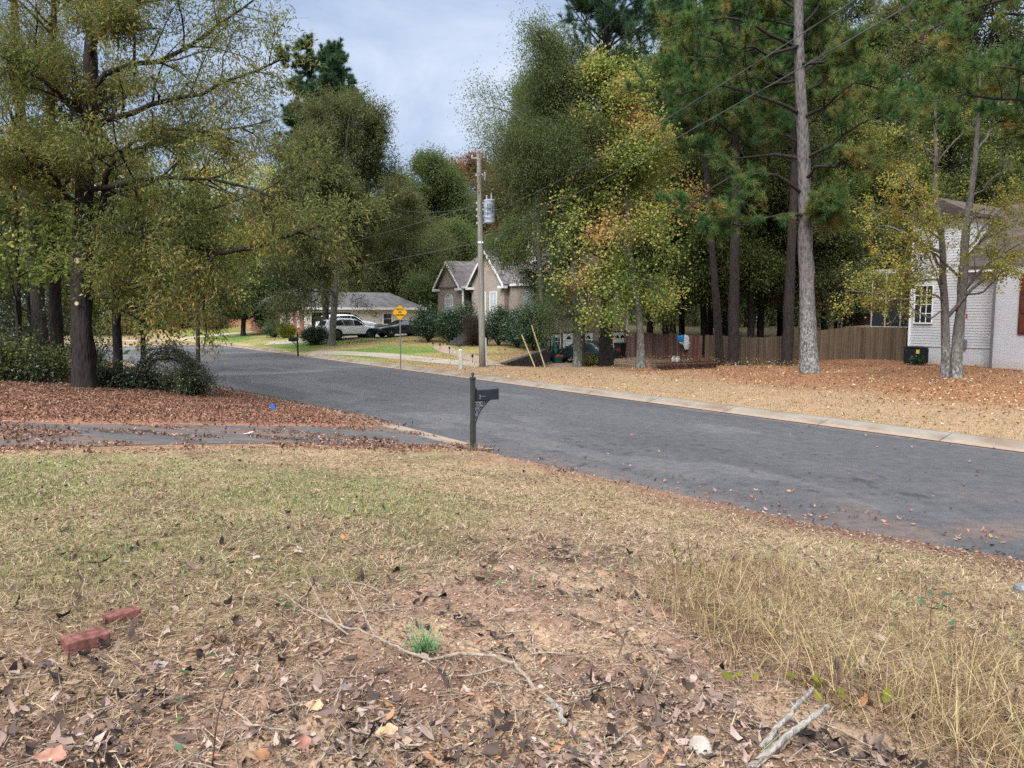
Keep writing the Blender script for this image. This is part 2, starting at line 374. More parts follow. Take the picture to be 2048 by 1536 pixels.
M['fence_tan'] = boards('fence_tan', [(.085, .060, .040), (.125, .092, .062), (.15, .112, .076), (.105, .076, .05)])
M['fence_red'] = boards('fence_red', [(.12, .056, .046), (.18, .085, .068), (.17, .125, .105), (.145, .07, .058), (.21, .17, .145)])
M['fence_grey'] = boards('fence_grey', [(.16, .13, .10), (.22, .18, .14), (.19, .15, .115)])
M['plastic_black'] = paint('plastic_black', (.012, .014, .017), .45, .2, 5.)
M['ac_navy'] = paint('ac_navy', (.018, .026, .036), .5, .2, 5.)
M['tag_yellow'] = paint('tag_yellow', (.65, .52, .06), .5, .05)
M['float_blue'] = paint('float_blue', (.02, .22, .50), .3, .15, 3., 0, .5)
M['float_white'] = paint('float_white', (.62, .66, .66), .35, .08, 3., 0, .5)
M['teal'] = paint('teal', (.02, .20, .15), .5, .15, 4.)
M['tub_green'] = paint('tub_green', (.01, .065, .045), .5, .15, 4.)
M['red_bits'] = paint('red_bits', (.30, .03, .035), .5, .2, 9.)
M['tank_white'] = paint('tank_white', (.70, .71, .70), .35, .06, 3.)
M['marker_blue'] = paint('marker_blue', (.02, .12, .55), .5, .1)
M['stone_pale'] = paint('stone_pale', (.34, .30, .26), .9, .3, 14., b=.6)
M['brick_old'] = paint('brick_old', (.165, .066, .052), .95, .6, 26., b=.7)
M['stick_pale'] = barkmat('stick_pale', (.13, .095, .07), (.38, .31, .24), .2, 26)
M['stick_brown'] = barkmat('stick_brown', (.06, .04, .03), (.19, .13, .095), .2, 30)
M['stick_grey'] = barkmat('stick_grey', (.14, .125, .11), (.36, .33, .29), .2, 30)
M['cut_wood'] = paint('cut_wood', (.50, .40, .26), .8, .12, 14.)
M['pine_straw_bale'] = leafmat('pine_straw_bale', [(.05, (.035, .018, .012)), (.5, (.085, .040, .025)), (.97, (.15, .075, .045))], 1.2, .5, .8, .1)
# ------------------------------------------------------------------ world, sun, camera
w = bpy.data.worlds.new('World'); SC.world = w; w.use_nodes = True; nt = w.node_tree
for n in list(nt.nodes): nt.nodes.remove(n)
wo = nt.nodes.new('ShaderNodeOutputWorld'); bg = nt.nodes.new('ShaderNodeBackground'); nt.links.new(bg.outputs[0], wo.inputs[0])
SUN_EL, SUN_AZ = math.radians(44), math.radians(206)       # azimuth clockwise from +Y: behind the camera, a little to its left
sky = nt.nodes.new('ShaderNodeTexSky'); sky.sky_type = 'NISHITA'; sky.sun_disc = False; sky.sun_elevation = SUN_EL; sky.sun_rotation = SUN_AZ
tc = nt.nodes.new('ShaderNodeTexCoord'); mp = nt.nodes.new('ShaderNodeMapping'); mp.inputs['Scale'].default_value = (1.0, 1.0, 1.9); nt.links.new(tc.outputs['Generated'], mp.inputs[0])
n1 = noise_n(nt, 3.1, 8, .6, mp.outputs[0], .5); n2 = noise_n(nt, 1.1, 2, .5, mp.outputs[0])
cl = ramp(nt, math_n(nt, 'MULTIPLY_ADD', n2, .45, math_n(nt, 'MULTIPLY', n1, .6)), [(.42, (1.4, 1.9, 2.85)), (.54, (1.8, 2.3, 3.2)), (.68, (2.9, 3.3, 4.0))])
cov = ramp(nt, n1, [(.25, (.93,)*3), (.6, (.985,)*3)])
cs = mixc(nt, cov, sky.outputs[0], cl)
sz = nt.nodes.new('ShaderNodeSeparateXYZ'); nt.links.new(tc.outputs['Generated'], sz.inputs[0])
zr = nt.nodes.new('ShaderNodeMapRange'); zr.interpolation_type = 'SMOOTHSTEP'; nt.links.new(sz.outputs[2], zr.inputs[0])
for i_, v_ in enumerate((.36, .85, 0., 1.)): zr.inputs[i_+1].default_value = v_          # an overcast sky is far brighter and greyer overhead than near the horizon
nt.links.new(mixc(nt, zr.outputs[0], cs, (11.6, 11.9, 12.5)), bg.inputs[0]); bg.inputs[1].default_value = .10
sd = bpy.data.lights.new('sun', 'SUN'); sd.energy = 2.0; sd.angle = math.radians(38); sd.color = (1., .975, .95)
so = bpy.data.objects.new('sun', sd); COL.objects.link(so)
dvec = Vector((math.sin(SUN_AZ)*math.cos(SUN_EL), math.cos(SUN_AZ)*math.cos(SUN_EL), math.sin(SUN_EL)))
so.rotation_euler = (-dvec).to_track_quat('-Z', 'Y').to_euler(); so.location = dvec*60
cd = bpy.data.cameras.new('camera'); cam = bpy.data.objects.new('camera', cd); COL.objects.link(cam)
cam.location = (0, 0, CAMZ); cam.rotation_euler = (PI/2-PITCH, 0, 0)
cd.sensor_width = 36; cd.lens = 36*FPX/2048; cd.clip_start = .05; cd.clip_end = 2000
SC.camera = cam
SC.view_settings.view_transform = 'Standard'; SC.view_settings.look = 'None'; SC.view_settings.gamma = 1; SC.view_settings.exposure = 1.32
SC.render.engine = 'CYCLES'; SC.cycles.max_bounces = 8; SC.cycles.diffuse_bounces = 6; SC.cycles.glossy_bounces = 2; SC.cycles.transmission_bounces = 6; SC.cycles.transparent_max_bounces = 4
SC.cycles.use_denoising = False; SC.cycles.caustics_reflective = False; SC.cycles.caustics_refractive = False
# ------------------------------------------------------------------ ground sheet: rings round the yard, finer near it
def lerp(a, b, f):
    f = np.asarray(f)[..., None]; return a*(1-f)+b*f
C_ = lambda *c: np.array(c, float)
STRAW, OLIVE, GREEN = C_(.30, .200, .122), C_(.20, .175, .088), C_(.10, .135, .045)
DIRT, DIRTR, LITTER, NEED, MULCH = C_(.235, .148, .104), C_(.20, .108, .076), C_(.235, .120, .078), C_(.225, .108, .055), C_(.23, .10, .055)
def green_mask(x, y):
    n = fbm(x, y, .55, 41); n2 = fbm(x, y, 2.1, 43)
    left = sm(x, .6, -2.4)*sm(y, 2.9, 4.4)*sm(y, 12.5, 8.5)
    return np.clip(left*(.35+1.0*sm(n, .38, .62))+.30*sm(n2, .52, .7)*sm(y, 3, 5), 0, 1)
def needle_mask(x, y):
    s, t = st(x, y); v = s-18.4; n = fbm(x, y, .5, 61)
    return sm(v+5*(n-.5)-np.interp(t, [-10, 12, 20, 27, 32, 40], [3, 4.6, 5.6, 5.6, 8, 12]), -1, 3.5)*sm(t, 38, 33)
def ground_color(x, y):
    s, t = st(x, y); u = s_near(t)-s; v = s-18.4
    n = fbm(x, y, 1.1, 51); n3 = fbm(x, y, 5.5, 53)
    c = lerp(np.broadcast_to(STRAW, x.shape+(3,)), OLIVE, np.clip(.25+1.2*(n-.4), 0, 1))
    c = lerp(c, GREEN*1.15+OLIVE*.12, green_mask(x, y)*.75)
    c = lerp(c, DIRT*1.0, np.clip(dirt_mask(x, y)*1.15, 0, 1)*.95)
    c = lerp(c, C_(.27, .165, .105), dirt_mask(x, y)*sm(fbm(x, y, 1.3, 57), .52, .68)*.6*sm(y, 4, 2.5))
    c = c*(1-(.5*sm(fbm(x, y, 2.6, 58), .50, .64)*dirt_mask(x, y)+.3*sm(fbm(x, y, .9, 59), .52, .66)))[..., None]
    c = lerp(c, C_(.36, .25, .16), sm(fbm(x, y, 2.1, 60), .60, .70)*dirt_mask(x, y)*.7)
    edge = sm(u+1.2*(n3-.5), 1.9, .3)*sm(u, -1, .0)
    c = lerp(c, DIRTR*.95, edge*sm(n+.15, .3, .6)*np.interp(t, [0, 8, 14], [1, .9, .55]))
    c = lerp(c, DIRTR*.62, sm(u, 2.2, .7)*sm(t, 9.0, 5.5)*.9)
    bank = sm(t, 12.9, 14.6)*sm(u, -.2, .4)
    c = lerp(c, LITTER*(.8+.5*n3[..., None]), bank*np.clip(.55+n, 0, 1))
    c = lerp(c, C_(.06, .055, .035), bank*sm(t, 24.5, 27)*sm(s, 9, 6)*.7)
    # across the road
    f = lerp(np.broadcast_to(STRAW*1.02, x.shape+(3,)), OLIVE, np.clip(.1+.9*(n-.45), 0, .5))
    lawn = sm(t, 33, 41)
    lg = sm(fbm(x, y, .16, 71)+.12*sm(v, 6, 1), .40, .56)
    f = lerp(f, lerp(np.broadcast_to(C_(.26, .21, .085), x.shape+(3,)), C_(.115, .185, .040), np.clip(lg*sm(v, 13, 5), 0, 1)), lawn*.92)
    f = lerp(f, C_(.21, .115, .06), lawn*sm(fbm(x, y, .3, 73), .48, .6)*sm(v, 5.5, 8.5)*.85)
    f = lerp(f, C_(.40, .30, .16), lawn*sm(v, 1.3, .2)*.6)
    f = lerp(f, NEED*(.75+.6*n3[..., None]), needle_mask(x, y))
    dipm = sm(wall_d(x, y), 0, .4)*sm(y, 39, 41.5)*sm(x, 14, 9)*(y < 75)
    f = lerp(f, C_(.235, .165, .125)*(.75+.5*n3[..., None]), dipm)
    f = lerp(f, MULCH, np.exp(-(((x+36)/10)**2+((y-96)/7)**2))*.95)
    f = lerp(f, C_(.10, .085, .045), sm(v, 26, 34)*.9)
    return np.where((v > -.3)[..., None], f, c)
def polar():
    r = np.concatenate([[.25, .6, 1.0], np.geomspace(1.3, 14, 330), np.geomspace(14, 130, 300)[1:], np.geomspace(130, 240, 8)[1:]])
    a = np.concatenate([np.radians(np.linspace(-58, 58, 560)), np.radians(np.linspace(58, 302, 62))[1:-1]])
    R, A = np.meshgrid(r, a, indexing='ij'); X, Y = R*np.sin(A), R*np.cos(A)
    nr, na = X.shape; idx = np.arange(nr*na).reshape(nr, na); j = np.roll(idx, -1, 1)
    F = np.stack([idx[:-1], idx[1:], j[1:], j[:-1]], -1).reshape(-1, 4)[:, ::-1]
    return X.ravel(), Y.ravel(), F
gx, gy, GF = polar()
gzv = H(gx, gy)
GV = np.stack([gx, gy, gzv], 1)
M['ground'] = groundmat('ground', 26., .7)
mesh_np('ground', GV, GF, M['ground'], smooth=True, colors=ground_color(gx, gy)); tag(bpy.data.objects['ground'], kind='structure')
# ------------------------------------------------------------------ road, kerbs, drives
M['asphalt'] = groundmat('asphalt', 60., .8, .82, .6, fine=75.)
M['asphalt'].node_tree.nodes['Principled BSDF'].inputs['Specular IOR Level'].default_value = .42
M['drive'] = groundmat('drive', 40., .5, .9, .3)
M['concrete_sheet'] = groundmat('concrete_sheet', 30., .35, .9, .22)
def grid_sheet(name, S, T, zf, mat, colf):
    SS, TT = np.meshgrid(S, T, indexing='ij'); X, Y = xy(SS, TT); ns, ntt = SS.shape
    idx = np.arange(ns*ntt).reshape(ns, ntt); F = np.stack([idx[:-1, :-1], idx[1:, :-1], idx[1:, 1:], idx[:-1, 1:]], -1).reshape(-1, 4)
    V = np.stack([X, Y, zf(X, Y, SS, TT)], -1).reshape(-1, 3)
    o = mesh_np(name, V, F, mat, smooth=True, colors=colf(X, Y, SS, TT).reshape(-1, 3)); tag(o, kind='structure'); return o
def road_col(X, Y, S, T):
    n = fbm(X, Y, .35, 81); n2 = fbm(S, T*.12, 1.4, 83)
    c = np.broadcast_to(C_(.064, .064, .069), X.shape+(3,))*(.90+.20*n)[..., None]*(.78+.44*n2)[..., None]*(.88+.24*fbm(X, Y, 4.2, 82, 3))[..., None]
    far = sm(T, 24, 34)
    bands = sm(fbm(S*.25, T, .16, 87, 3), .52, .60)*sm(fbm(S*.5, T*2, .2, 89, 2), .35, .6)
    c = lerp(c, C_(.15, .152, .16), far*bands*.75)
    d = sm(fbm(X, Y, .8, 85), .50, .70)*sm(T, 9, 3)*sm(S, 14.5, 11)
    c = lerp(c, C_(.17, .105, .075), d*.55)
    c = lerp(c, C_(.19, .13, .10), sm(S, 9.9, 9.0)*sm(T, 16, 11)*.6*n)
    c = lerp(c, C_(.20, .14, .10), sm(S, 17.3, 17.75)*.5*n)
    crk = np.abs(fbm(X, Y, .55, 86, 4)-.5); c = c*(1-.55*sm(crk, .010, .002)*sm(fbm(X, Y, .2, 88, 2), .45, .6))[..., None]
    c = lerp(c, C_(.15, .145, .14), sm(fbm(S*.6, T*.25, 1.3, 84, 3), .60, .72)*.30)
    return c
def road_z(X, Y, S, T): return .004-.0006*(S-13)**2+0*X
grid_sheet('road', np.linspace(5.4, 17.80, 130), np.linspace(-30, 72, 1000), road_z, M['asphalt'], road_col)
grid_sheet('side_road', np.linspace(-60, 5.42, 90), np.linspace(55, 66.5, 26), lambda X, Y, S, T: -.022+0*X, M['asphalt'], lambda X, Y, S, T: np.broadcast_to(C_(.16, .165, .175), X.shape+(3,))*(.8+.4*fbm(X, Y, .4, 91))[..., None])  # paler than the main road: sky reflection put into the asphalt colour
def kerb(name, prof, tt, sfun, low, mat):
    V = []; F = []; joints = []
    k = len(prof)
    seg = 3.05
    for a in np.arange(tt[0], tt[1], seg):
        b = min(a+seg-.014, tt[1]); ts = np.linspace(a, b, 8); base = len(V)
        for t in ts:
            s0 = sfun(t); h = low(t)
            for ds, z in prof:
                X, Y = xy(s0+ds, t); V.append((X, Y, z*h if z > .02 else z))
        n = len(ts)
        for i in range(n-1):
            for j in range(k-1): F.append((base+i*k+j, base+(i+1)*k+j, base+(i+1)*k+j+1, base+i*k+j+1))
        F.append(tuple([base+j for j in range(k)][:4])); F.append(tuple([base+(n-1)*k+j for j in range(k)][:4][::-1]))
    V = np.array(V); n = fbm(V[:, 0], V[:, 1], 1.7, 95)
    c = lerp(np.broadcast_to(C_(.215, .19, .158), (len(V), 3)), C_(.17, .125, .09), sm(n, .45, .7))
    gut = np.tile(np.array([1. if p[1] < .03 and p[1] > -.01 else 0. for p in prof]), len(V)//k)
    c = lerp(c, C_(.30, .215, .16), gut*.7)
    o = mesh_np(name, V, np.array(F), mat, colors=c); tag(o, kind='structure'); return o
kerb('kerb', [(-.12, .006), (.10, .010), (.20, .045), (.34, .105), (.50, .128), (.66, .122), (.68, -.05)], (-22, 73), lambda t: SFAR, lambda t: 1-.8*float(sm(t, 47, 48.5)*sm(t, 55.5, 54)), M['concrete_sheet'])
kerb('gutter', [(.16, .008), (.0, .014), (-.18, .05), (-.40, .06), (-.44, -.06)], (13.4, 50), s_near, lambda t: .7, M['concrete_sheet'])
def ribbon(name, pts, width, mat, colf, dz=.014, na=8, step=.35):
    pts = np.array(pts, float)[:, :2]; seg = np.hypot(*np.diff(pts, axis=0).T); d = np.concatenate([[0], np.cumsum(seg)])
    q = np.linspace(0, d[-1], max(4, int(d[-1]/step))); px = np.interp(q, d, pts[:, 0]); py = np.interp(q, d, pts[:, 1])
    for _ in range(6):
        px[1:-1] = (px[:-2]+2*px[1:-1]+px[2:])/4; py[1:-1] = (py[:-2]+2*py[1:-1]+py[2:])/4
    tx, ty = np.gradient(px), np.gradient(py); L = np.hypot(tx, ty); nx, ny = -ty/L, tx/L
    W = width(q/d[-1]) if callable(width) else np.full(len(q), width)
    o_ = np.linspace(-.5, .5, na)
    X = px[:, None]+nx[:, None]*W[:, None]*o_; Y = py[:, None]+ny[:, None]*W[:, None]*o_
    Z = H(X, Y)+dz
    idx = np.arange(X.size).reshape(X.shape); F = np.stack([idx[:-1, :-1], idx[1:, :-1], idx[1:, 1:], idx[:-1, 1:]], -1).reshape(-1, 4)[:, ::-1]
    o = mesh_np(name, np.stack([X, Y, Z], -1), F, mat, smooth=True, colors=colf(X, Y).reshape(-1, 3)); return tag(o, kind='structure')
def drive_col(X, Y):
    n = fbm(X*1.0, Y*3.0, .6, 97); n2 = fbm(X, Y, 3., 98)
    return lerp(np.broadcast_to(C_(.088, .085, .086), X.shape+(3,))*(.75+.5*n2)[..., None], C_(.185, .115, .08), np.clip(1.7*(n-.42), 0, .9))
d0 = [xy(9.0, 15.6), xy(5, 15.6), xy(-6, 15.6)]
ribbon('driveway', d0, lambda f: 3.15+1.6*np.exp(-f*14), M['drive'], drive_col, .007, 40, .10)
conc_col = lambda X, Y: lerp(np.broadcast_to(C_(.34, .30, .25), X.shape+(3,)), C_(.25, .18, .12), np.clip(1.3*(fbm(X, Y, .9, 99)-.4), 0, 1))
ribbon('far_driveway', [xy(18.5, 51), xy(20.0, 48.5), xy(20.9, 44), xy(21.2, 37.5), xy(21.6, 32.6)], lambda f: 1.9+1.8*np.exp(-f*9), M['concrete_sheet'], conc_col)
walk_col = lambda X, Y: np.broadcast_to(C_(.30, .225, .175), X.shape+(3,))*(.75+.5*fbm(X, Y, 2.5, 94))[..., None]
ribbon('footpath', [G(978, 727)[:2], G(935, 713)[:2], G(893, 701)[:2], G(880, 693)[:2]], 1.25, M['drive'], walk_col)
ribbon('car_park_pad', [(-20.5, 64.5), (-12, 65.5), (-3.5, 69)], 3.6, M['concrete_sheet'], conc_col)
ribbon('far_lane', [(-52, 77), (-40, 79), (-28, 85)], 3.2, M['concrete_sheet'], conc_col)
# ------------------------------------------------------------------ ground cover: blades, straw, fallen leaves, clods (uncountable: stuff)
def inst(Vt, Ft, pos, rot, scale):
    Vt = np.asarray(Vt, float); Ft = np.asarray(Ft); n = len(pos); k = len(Vt)
    sc = scale[:, None, None] if scale.ndim == 1 else scale[:, None, :]
    V = np.einsum('nij,nkj->nki', rot, Vt[None]*sc)+pos[:, None, :]
    F = (Ft[None]+(np.arange(n)*k)[:, None, None]).reshape(-1, Ft.shape[1]); return V.reshape(-1, 3), F
def rots(n, tilt, rng=RNG):
    a = rng.uniform(0, 2*PI, n); tx = rng.normal(0, tilt, n); ty = rng.normal(0, tilt, n)
    ca, sa = np.cos(a), np.sin(a); Z = np.zeros((n, 3, 3)); Z[:, 0, 0] = ca; Z[:, 0, 1] = -sa; Z[:, 1, 0] = sa; Z[:, 1, 1] = ca; Z[:, 2, 2] = 1
    X = np.zeros((n, 3, 3)); X[:, 0, 0] = 1; X[:, 1, 1] = np.cos(tx); X[:, 1, 2] = -np.sin(tx); X[:, 2, 1] = np.sin(tx); X[:, 2, 2] = np.cos(tx)
    Y = np.zeros((n, 3, 3)); Y[:, 1, 1] = 1; Y[:, 0, 0] = np.cos(ty); Y[:, 0, 2] = np.sin(ty); Y[:, 2, 0] = -np.sin(ty); Y[:, 2, 2] = np.cos(ty)
    return Z @ X @ Y
def polar_pts(n, r0, r1, a0=-44, a1=44, p=0.):
    """points whose density falls with distance from the yard's corner"""
    r = r0*(r1/r0)**RNG.random(n) if p == 0 else (r0**p+(r1**p-r0**p)*RNG.random(n))**(1/p)
    a = np.radians(RNG.uniform(a0, a1, n)); return r*np.sin(a), r*np.cos(a)
def keep(x, y, prob):
    k = RNG.random(len(x)) < prob; return x[k], y[k]
def blades(x, y, z, L, W, lean, curl, nseg=3, az=None):
    n = len(x); az = RNG.uniform(0, 2*PI, n) if az is None else az
    h = np.stack([np.cos(az), np.sin(az), np.zeros(n)], 1); side = np.stack([-np.sin(az), np.cos(az), np.zeros(n)], 1)
    th = lean; p = np.stack([x, y, z], 1); ring = []
    for i in range(nseg+1):
        ww = W*(1-i/nseg)**.7*(.5 if i else .45)+.0003
        ring.append(np.stack([p-side*ww[:, None], p+side*ww[:, None]], 1))
        p = p+(h*np.sin(th)[:, None]+np.array([0, 0, 1])*np.cos(th)[:, None])*(L/nseg)[:, None]; th = th+curl/nseg
    V = np.stack(ring, 1).reshape(n, -1, 3); k = 2*(nseg+1)
    F = np.array([(2*i, 2*i+1, 2*i+3, 2*i+2) for i in range(nseg)]); F = (F[None]+(np.arange(n)*k)[:, None, None]).reshape(-1, 4)
    return V.reshape(-1, 3), F
def stuff(name, V, F, mat, label, cat):
    o = mesh_np(name, V, F, mat); return tag(o, label, cat, None, 'stuff')
M['blade_green'] = leafmat('blade_green', [(.05, (.075, .075, .03)), (.4, (.115, .165, .045)), (.6, (.20, .205, .06)), (.8, (.32, .27, .12)), (.98, (.46, .36, .19))], .8, .7, .9, .25)
M['blade_dry'] = leafmat('blade_dry', [(.03, (.07, .045, .032)), (.28, (.16, .105, .068)), (.55, (.28, .195, .122)), (.8, (.41, .295, .185)), (.95, (.56, .44, .30)), (.99, (.24, .26, .09))], .9, .8, 1., .2)
M['blade_tall'] = leafmat('blade_tall', [(.03, (.07, .04, .024)), (.33, (.20, .115, .062)), (.58, (.36, .255, .125)), (.8, (.50, .40, .20)), (.92, (.25, .27, .08)), (.99, (.12, .19, .05))], 1.0, .7, .8, .25)
M['blade_lawn'] = leafmat('blade_lawn', [(.05, (.09, .15, .03)), (.5, (.15, .22, .045)), (.85, (.27, .26, .09)), (.98, (.36, .28, .13))], .15, .9, .5, .3)
M['chip'] = leafmat('chip', [(.03, (.07, .045, .036)), (.25, (.17, .105, .075)), (.55, (.27, .175, .125)), (.85, (.37, .25, .175)), (.99, (.50, .38, .28))], 1., .5, .95, .1)  # fragment browns; the darkest end also stands in for small shadow specks
M['fallen'] = leafmat('fallen', [(.02, (.035, .028, .026)), (.25, (.10, .072, .062)), (.5, (.20, .14, .115)), (.78, (.31, .22, .18)), (.94, (.42, .32, .27)), (.99, (.38, .19, .09))], 1.1, .4, 1., .12)
M['fallen_red'] = leafmat('fallen_red', [(.03, (.055, .032, .026)), (.35, (.155, .078, .052)), (.65, (.26, .14, .092)), (.88, (.40, .26, .18)), (.99, (.40, .14, .08))], .9, .5, .95, .12)
M['fallen_pale'] = leafmat('fallen_pale', [(.05, (.30, .18, .09)), (.5, (.50, .38, .21)), (.95, (.56, .48, .26))], .9, .4, .95, .12)
M['clod'] = leafmat('clod', [(.05, (.12, .072, .05)), (.5, (.23, .145, .10)), (.85, (.34, .235, .16)), (.99, (.44, .36, .28))], 1.2, .5, .9, 0.)
# short grass in the yard
x, y = polar_pts(330000, 2.3, 17)
s, t = st(x, y); gm = green_mask(x, y); dm = dirt_mask(x, y)
x, y = keep(x, y, np.clip(.10+1.1*gm-.8*dm, .0, 1)*sm(s_near(t)-s, .4, 1.8)*((t < 13.3) | (t > 17.6))*(t < 19))
r = np.hypot(x, y); n = len(x)
V, F = blades(x, y, H(x, y)-.004, RNG.uniform(.018, .055, n), RNG.uniform(.0022, .004, n)*np.clip(r/4, 1, 3), RNG.uniform(.1, 1.1, n), RNG.uniform(.1, 1.2, n), 2)
stuff('lawn_grass', V, F, M['blade_green'], 'short thin olive grass on the near yard, greenest beside the driveway', 'grass')
# dry clippings and straw lying flat
x, y = polar_pts(300000, 2.3, 17)
s, t = st(x, y); dm = dirt_mask(x, y); gm2 = green_mask(x, y)
x, y = keep(x, y, np.clip(.62-.60*dm*sm(y, 9, 3.5)-.3*gm2, .045, 1)*np.clip(.12+1.0*sm(s_near(t)-s, .5, 1.9), 0, 1)*(s_near(t)-s > .05)*((t < 14.0) | (t > 17.4)))
r = np.hypot(x, y); n = len(x)
V, F = blades(x, y, H(x, y)+.003, RNG.uniform(.03, .12, n), RNG.uniform(.0022, .0048, n)*np.clip(r/4, 1, 3.2), RNG.uniform(1.25, 1.62, n), RNG.normal(0, .28, n), 2)
stuff('dry_grass', V, F, M['blade_dry'], 'flat dry straw and mown clippings over the near yard', 'grass')
# tall dry grass down the right-hand side
def tall_mask(x, y):
    b = x-np.interp(y, [1.5, 2.6, 3.3, 4.2, 5.5, 6.6, 7.2], [1.30, 1.22, .62, .42, .95, 1.6, 3.2])
    return sm(b+.75*(fbm(x, y, 1.3, 101)-.5), -.05, .45)*sm(y+.4*fbm(x, y, 1., 102), 7.4, 5.2)
cx, cy = polar_pts(5200, 1.9, 8.5, 2, 50); cx, cy = keep(cx, cy, tall_mask(cx, cy)*np.clip(.06+3.2*(fbm(cx, cy, 1.5, 105)-.40), .03, 1))
m = 9; n = len(cx)*m
x = np.repeat(cx, m)+RNG.normal(0, .045, n); y = np.repeat(cy, m)+RNG.normal(0, .045, n); az = np.repeat(4.4+5*(fbm(cx, cy, .7, 107)-.5), m)+RNG.normal(0, 1.3, n)
hh = np.repeat(np.clip(.35+.75*fbm(cx, cy, .9, 103), .3, 1)*np.interp(cy, [2, 4, 6, 7], [.29, .28, .21, .13]), m)
V, F = blades(x, y, H(x, y)-.005, hh*RNG.uniform(.3, 1.3, n), RNG.uniform(.0020, .0042, n), np.abs(RNG.normal(.45, .45, n)), RNG.normal(.8, 1.0, n), 4, az)
thn = 11000; tx_, ty_ = polar_pts(thn, 1.9, 8.2, 2, 50); tx_, ty_ = keep(tx_, ty_, tall_mask(tx_, ty_)); nn = len(tx_)
V2, F2 = blades(tx_, ty_, H(tx_, ty_)+RNG.uniform(.0, .12, nn)*sm(ty_, 7, 4), RNG.uniform(.08, .26, nn), RNG.uniform(.0018, .0034, nn), RNG.uniform(.7, 1.5, nn), RNG.normal(.3, .6, nn), 4)
F = np.concatenate([F, F2+len(V)]); V = np.concatenate([V, V2])
stuff('tall_grass', V, F, M['blade_tall'], 'tall tangled straw-coloured grass with a few green blades, right side of the yard', 'grass')
# leaf fragments
x, y = polar_pts(230000, 2.1, 18); s, t = st(x, y); u = s_near(t)-s
x, y = keep(x, y, np.clip(.30+.45*dirt_mask(x, y), 0, 1)*(u > -.3)*((t < 13.9) | (t > 17.3) | (RNG.random(len(x)) < .10)))
n = len(x); r = np.hypot(x, y)
chipV = [(-.5, -.22, 0), (.45, -.3, .1), (.55, .28, 0), (-.35, .3, .16)]
V, F = inst(chipV, [(0, 1, 2, 3)], np.stack([x, y, H(x, y)+.005], 1), rots(n, .35), (.0035+.013*RNG.random(n)**2.2)*np.clip(r/4, 1, 2.4))
stuff('leaf_fragments', V, F, M['chip'], 'crumbled leaf fragments strewn over bare earth', 'leaf litter')
# narrow oak leaves, tan and brown, over lawn and soil alike
x, y = polar_pts(60000, 2.2, 17); s, t = st(x, y); u = s_near(t)-s
x, y = keep(x, y, np.clip(.12+.75*sm(fbm(x, y, 1.2, 113), .42, .64), 0, 1)*(u > -.2)*((t < 13.9) | (t > 17.3) | (RNG.random(len(x)) < .12))); n = len(x); r = np.hypot(x, y)
narV = [(0, -.5, 0), (.11, -.1, .05), (0, .5, .02), (-.11, -.05, .06)]
V, F = inst(narV, [(0, 1, 2, 3)], np.stack([x, y, H(x, y)+.010], 1), rots(n, .38), (.020+.034*RNG.random(n))*np.clip(r/7, 1, 1.8))
M['narrow'] = leafmat('narrow', [(.03, (.055, .036, .028)), (.3, (.145, .09, .062)), (.6, (.26, .165, .105)), (.9, (.42, .29, .19)), (.99, (.34, .15, .07))], .9, .5, 1., .12)
stuff('narrow_leaves', V, F, M['narrow'], 'slender tan and brown oak leaves scattered over the near yard', 'leaf litter')
# whole fallen leaves
LV = np.array([(0, -.5, 0), (-.20, -.22, .05), (0, -.2, 0), (.20, -.22, .05), (-.30, .12, .09), (0, .12, .01), (.30, .12, .09), (-.15, .38, .06), (0, .4, .03), (.15, .38, .06), (0, .62, .05)])
LF = np.array([(0, 2, 1), (0, 3, 2), (1, 2, 5), (1, 5, 4), (2, 3, 6), (2, 6, 5), (4, 5, 8), (4, 8, 7), (5, 6, 9), (5, 9, 8), (7, 8, 10), (8, 9, 10)])
def curled(V, c): V = V.copy(); V[:, 2] += c*(V[:, 1]+.1)**2; V[:, 2] += .15*c*np.sin(V[:, 0]*9); return V
def fallen(name, x, y, size, mat, label, dz=.008, tilt=.32, narrow=0.):
    Vs, Fs, off = [], [], 0; k = np.array_split(RNG.permutation(len(x)), 4)
    for i, c in zip(k, (-.5, .3, .8, 1.3)):
        n = len(i); sc = size(n)[:, None]*np.stack([RNG.uniform(.55, 1.15, n)*(1-narrow), np.ones(n), RNG.uniform(.5, 1.4, n)], 1)
        V, F = inst(curled(LV, c), LF, np.stack([x[i], y[i], np.maximum(H(x[i], y[i]), .0)+dz+RNG.uniform(0, .012, n)], 1), rots(n, tilt), sc); V = V+RNG.normal(0, .055, V.shape)*np.repeat(sc[:, 1], len(LV))[:, None]*np.array([1, 1, .8])
        Vs.append(V); Fs.append(F+off); off += len(V)
    return stuff(name, np.concatenate(Vs), np.concatenate(Fs), mat, label, 'leaf litter')
x, y = polar_pts(17000, 2.2, 15); s, t = st(x, y)
x, y = keep(x, y, np.clip(.08+(.18+.55*dirt_mask(x, y)*sm(y, 5.5, 3.2))*sm(fbm(x, y, 1.9, 111), .42, .62)*1.5, 0, 1)*(s_near(t)-s > 0)*((t < 13.7) | (t > 17.4)))
fallen('fallen_leaves', x, y, lambda n: .018+.05*RNG.random(n)**1.8, M['fallen'], 'curled brown and grey fallen leaves on the near yard', .010, .36, .15)
x, y = polar_pts(12000, 2.2, 10); x, y = keep(x, y, sm(fbm(x, y, 2.4, 141), .63, .73)*np.clip(.35+dirt_mask(x, y), 0, 1)*(y < 6.5))
M['fallen_dark'] = leafmat('fallen_dark', [(.05, (.022, .018, .018)), (.5, (.065, .050, .046)), (.95, (.15, .11, .095))], 1.5, .4, .9, .08)
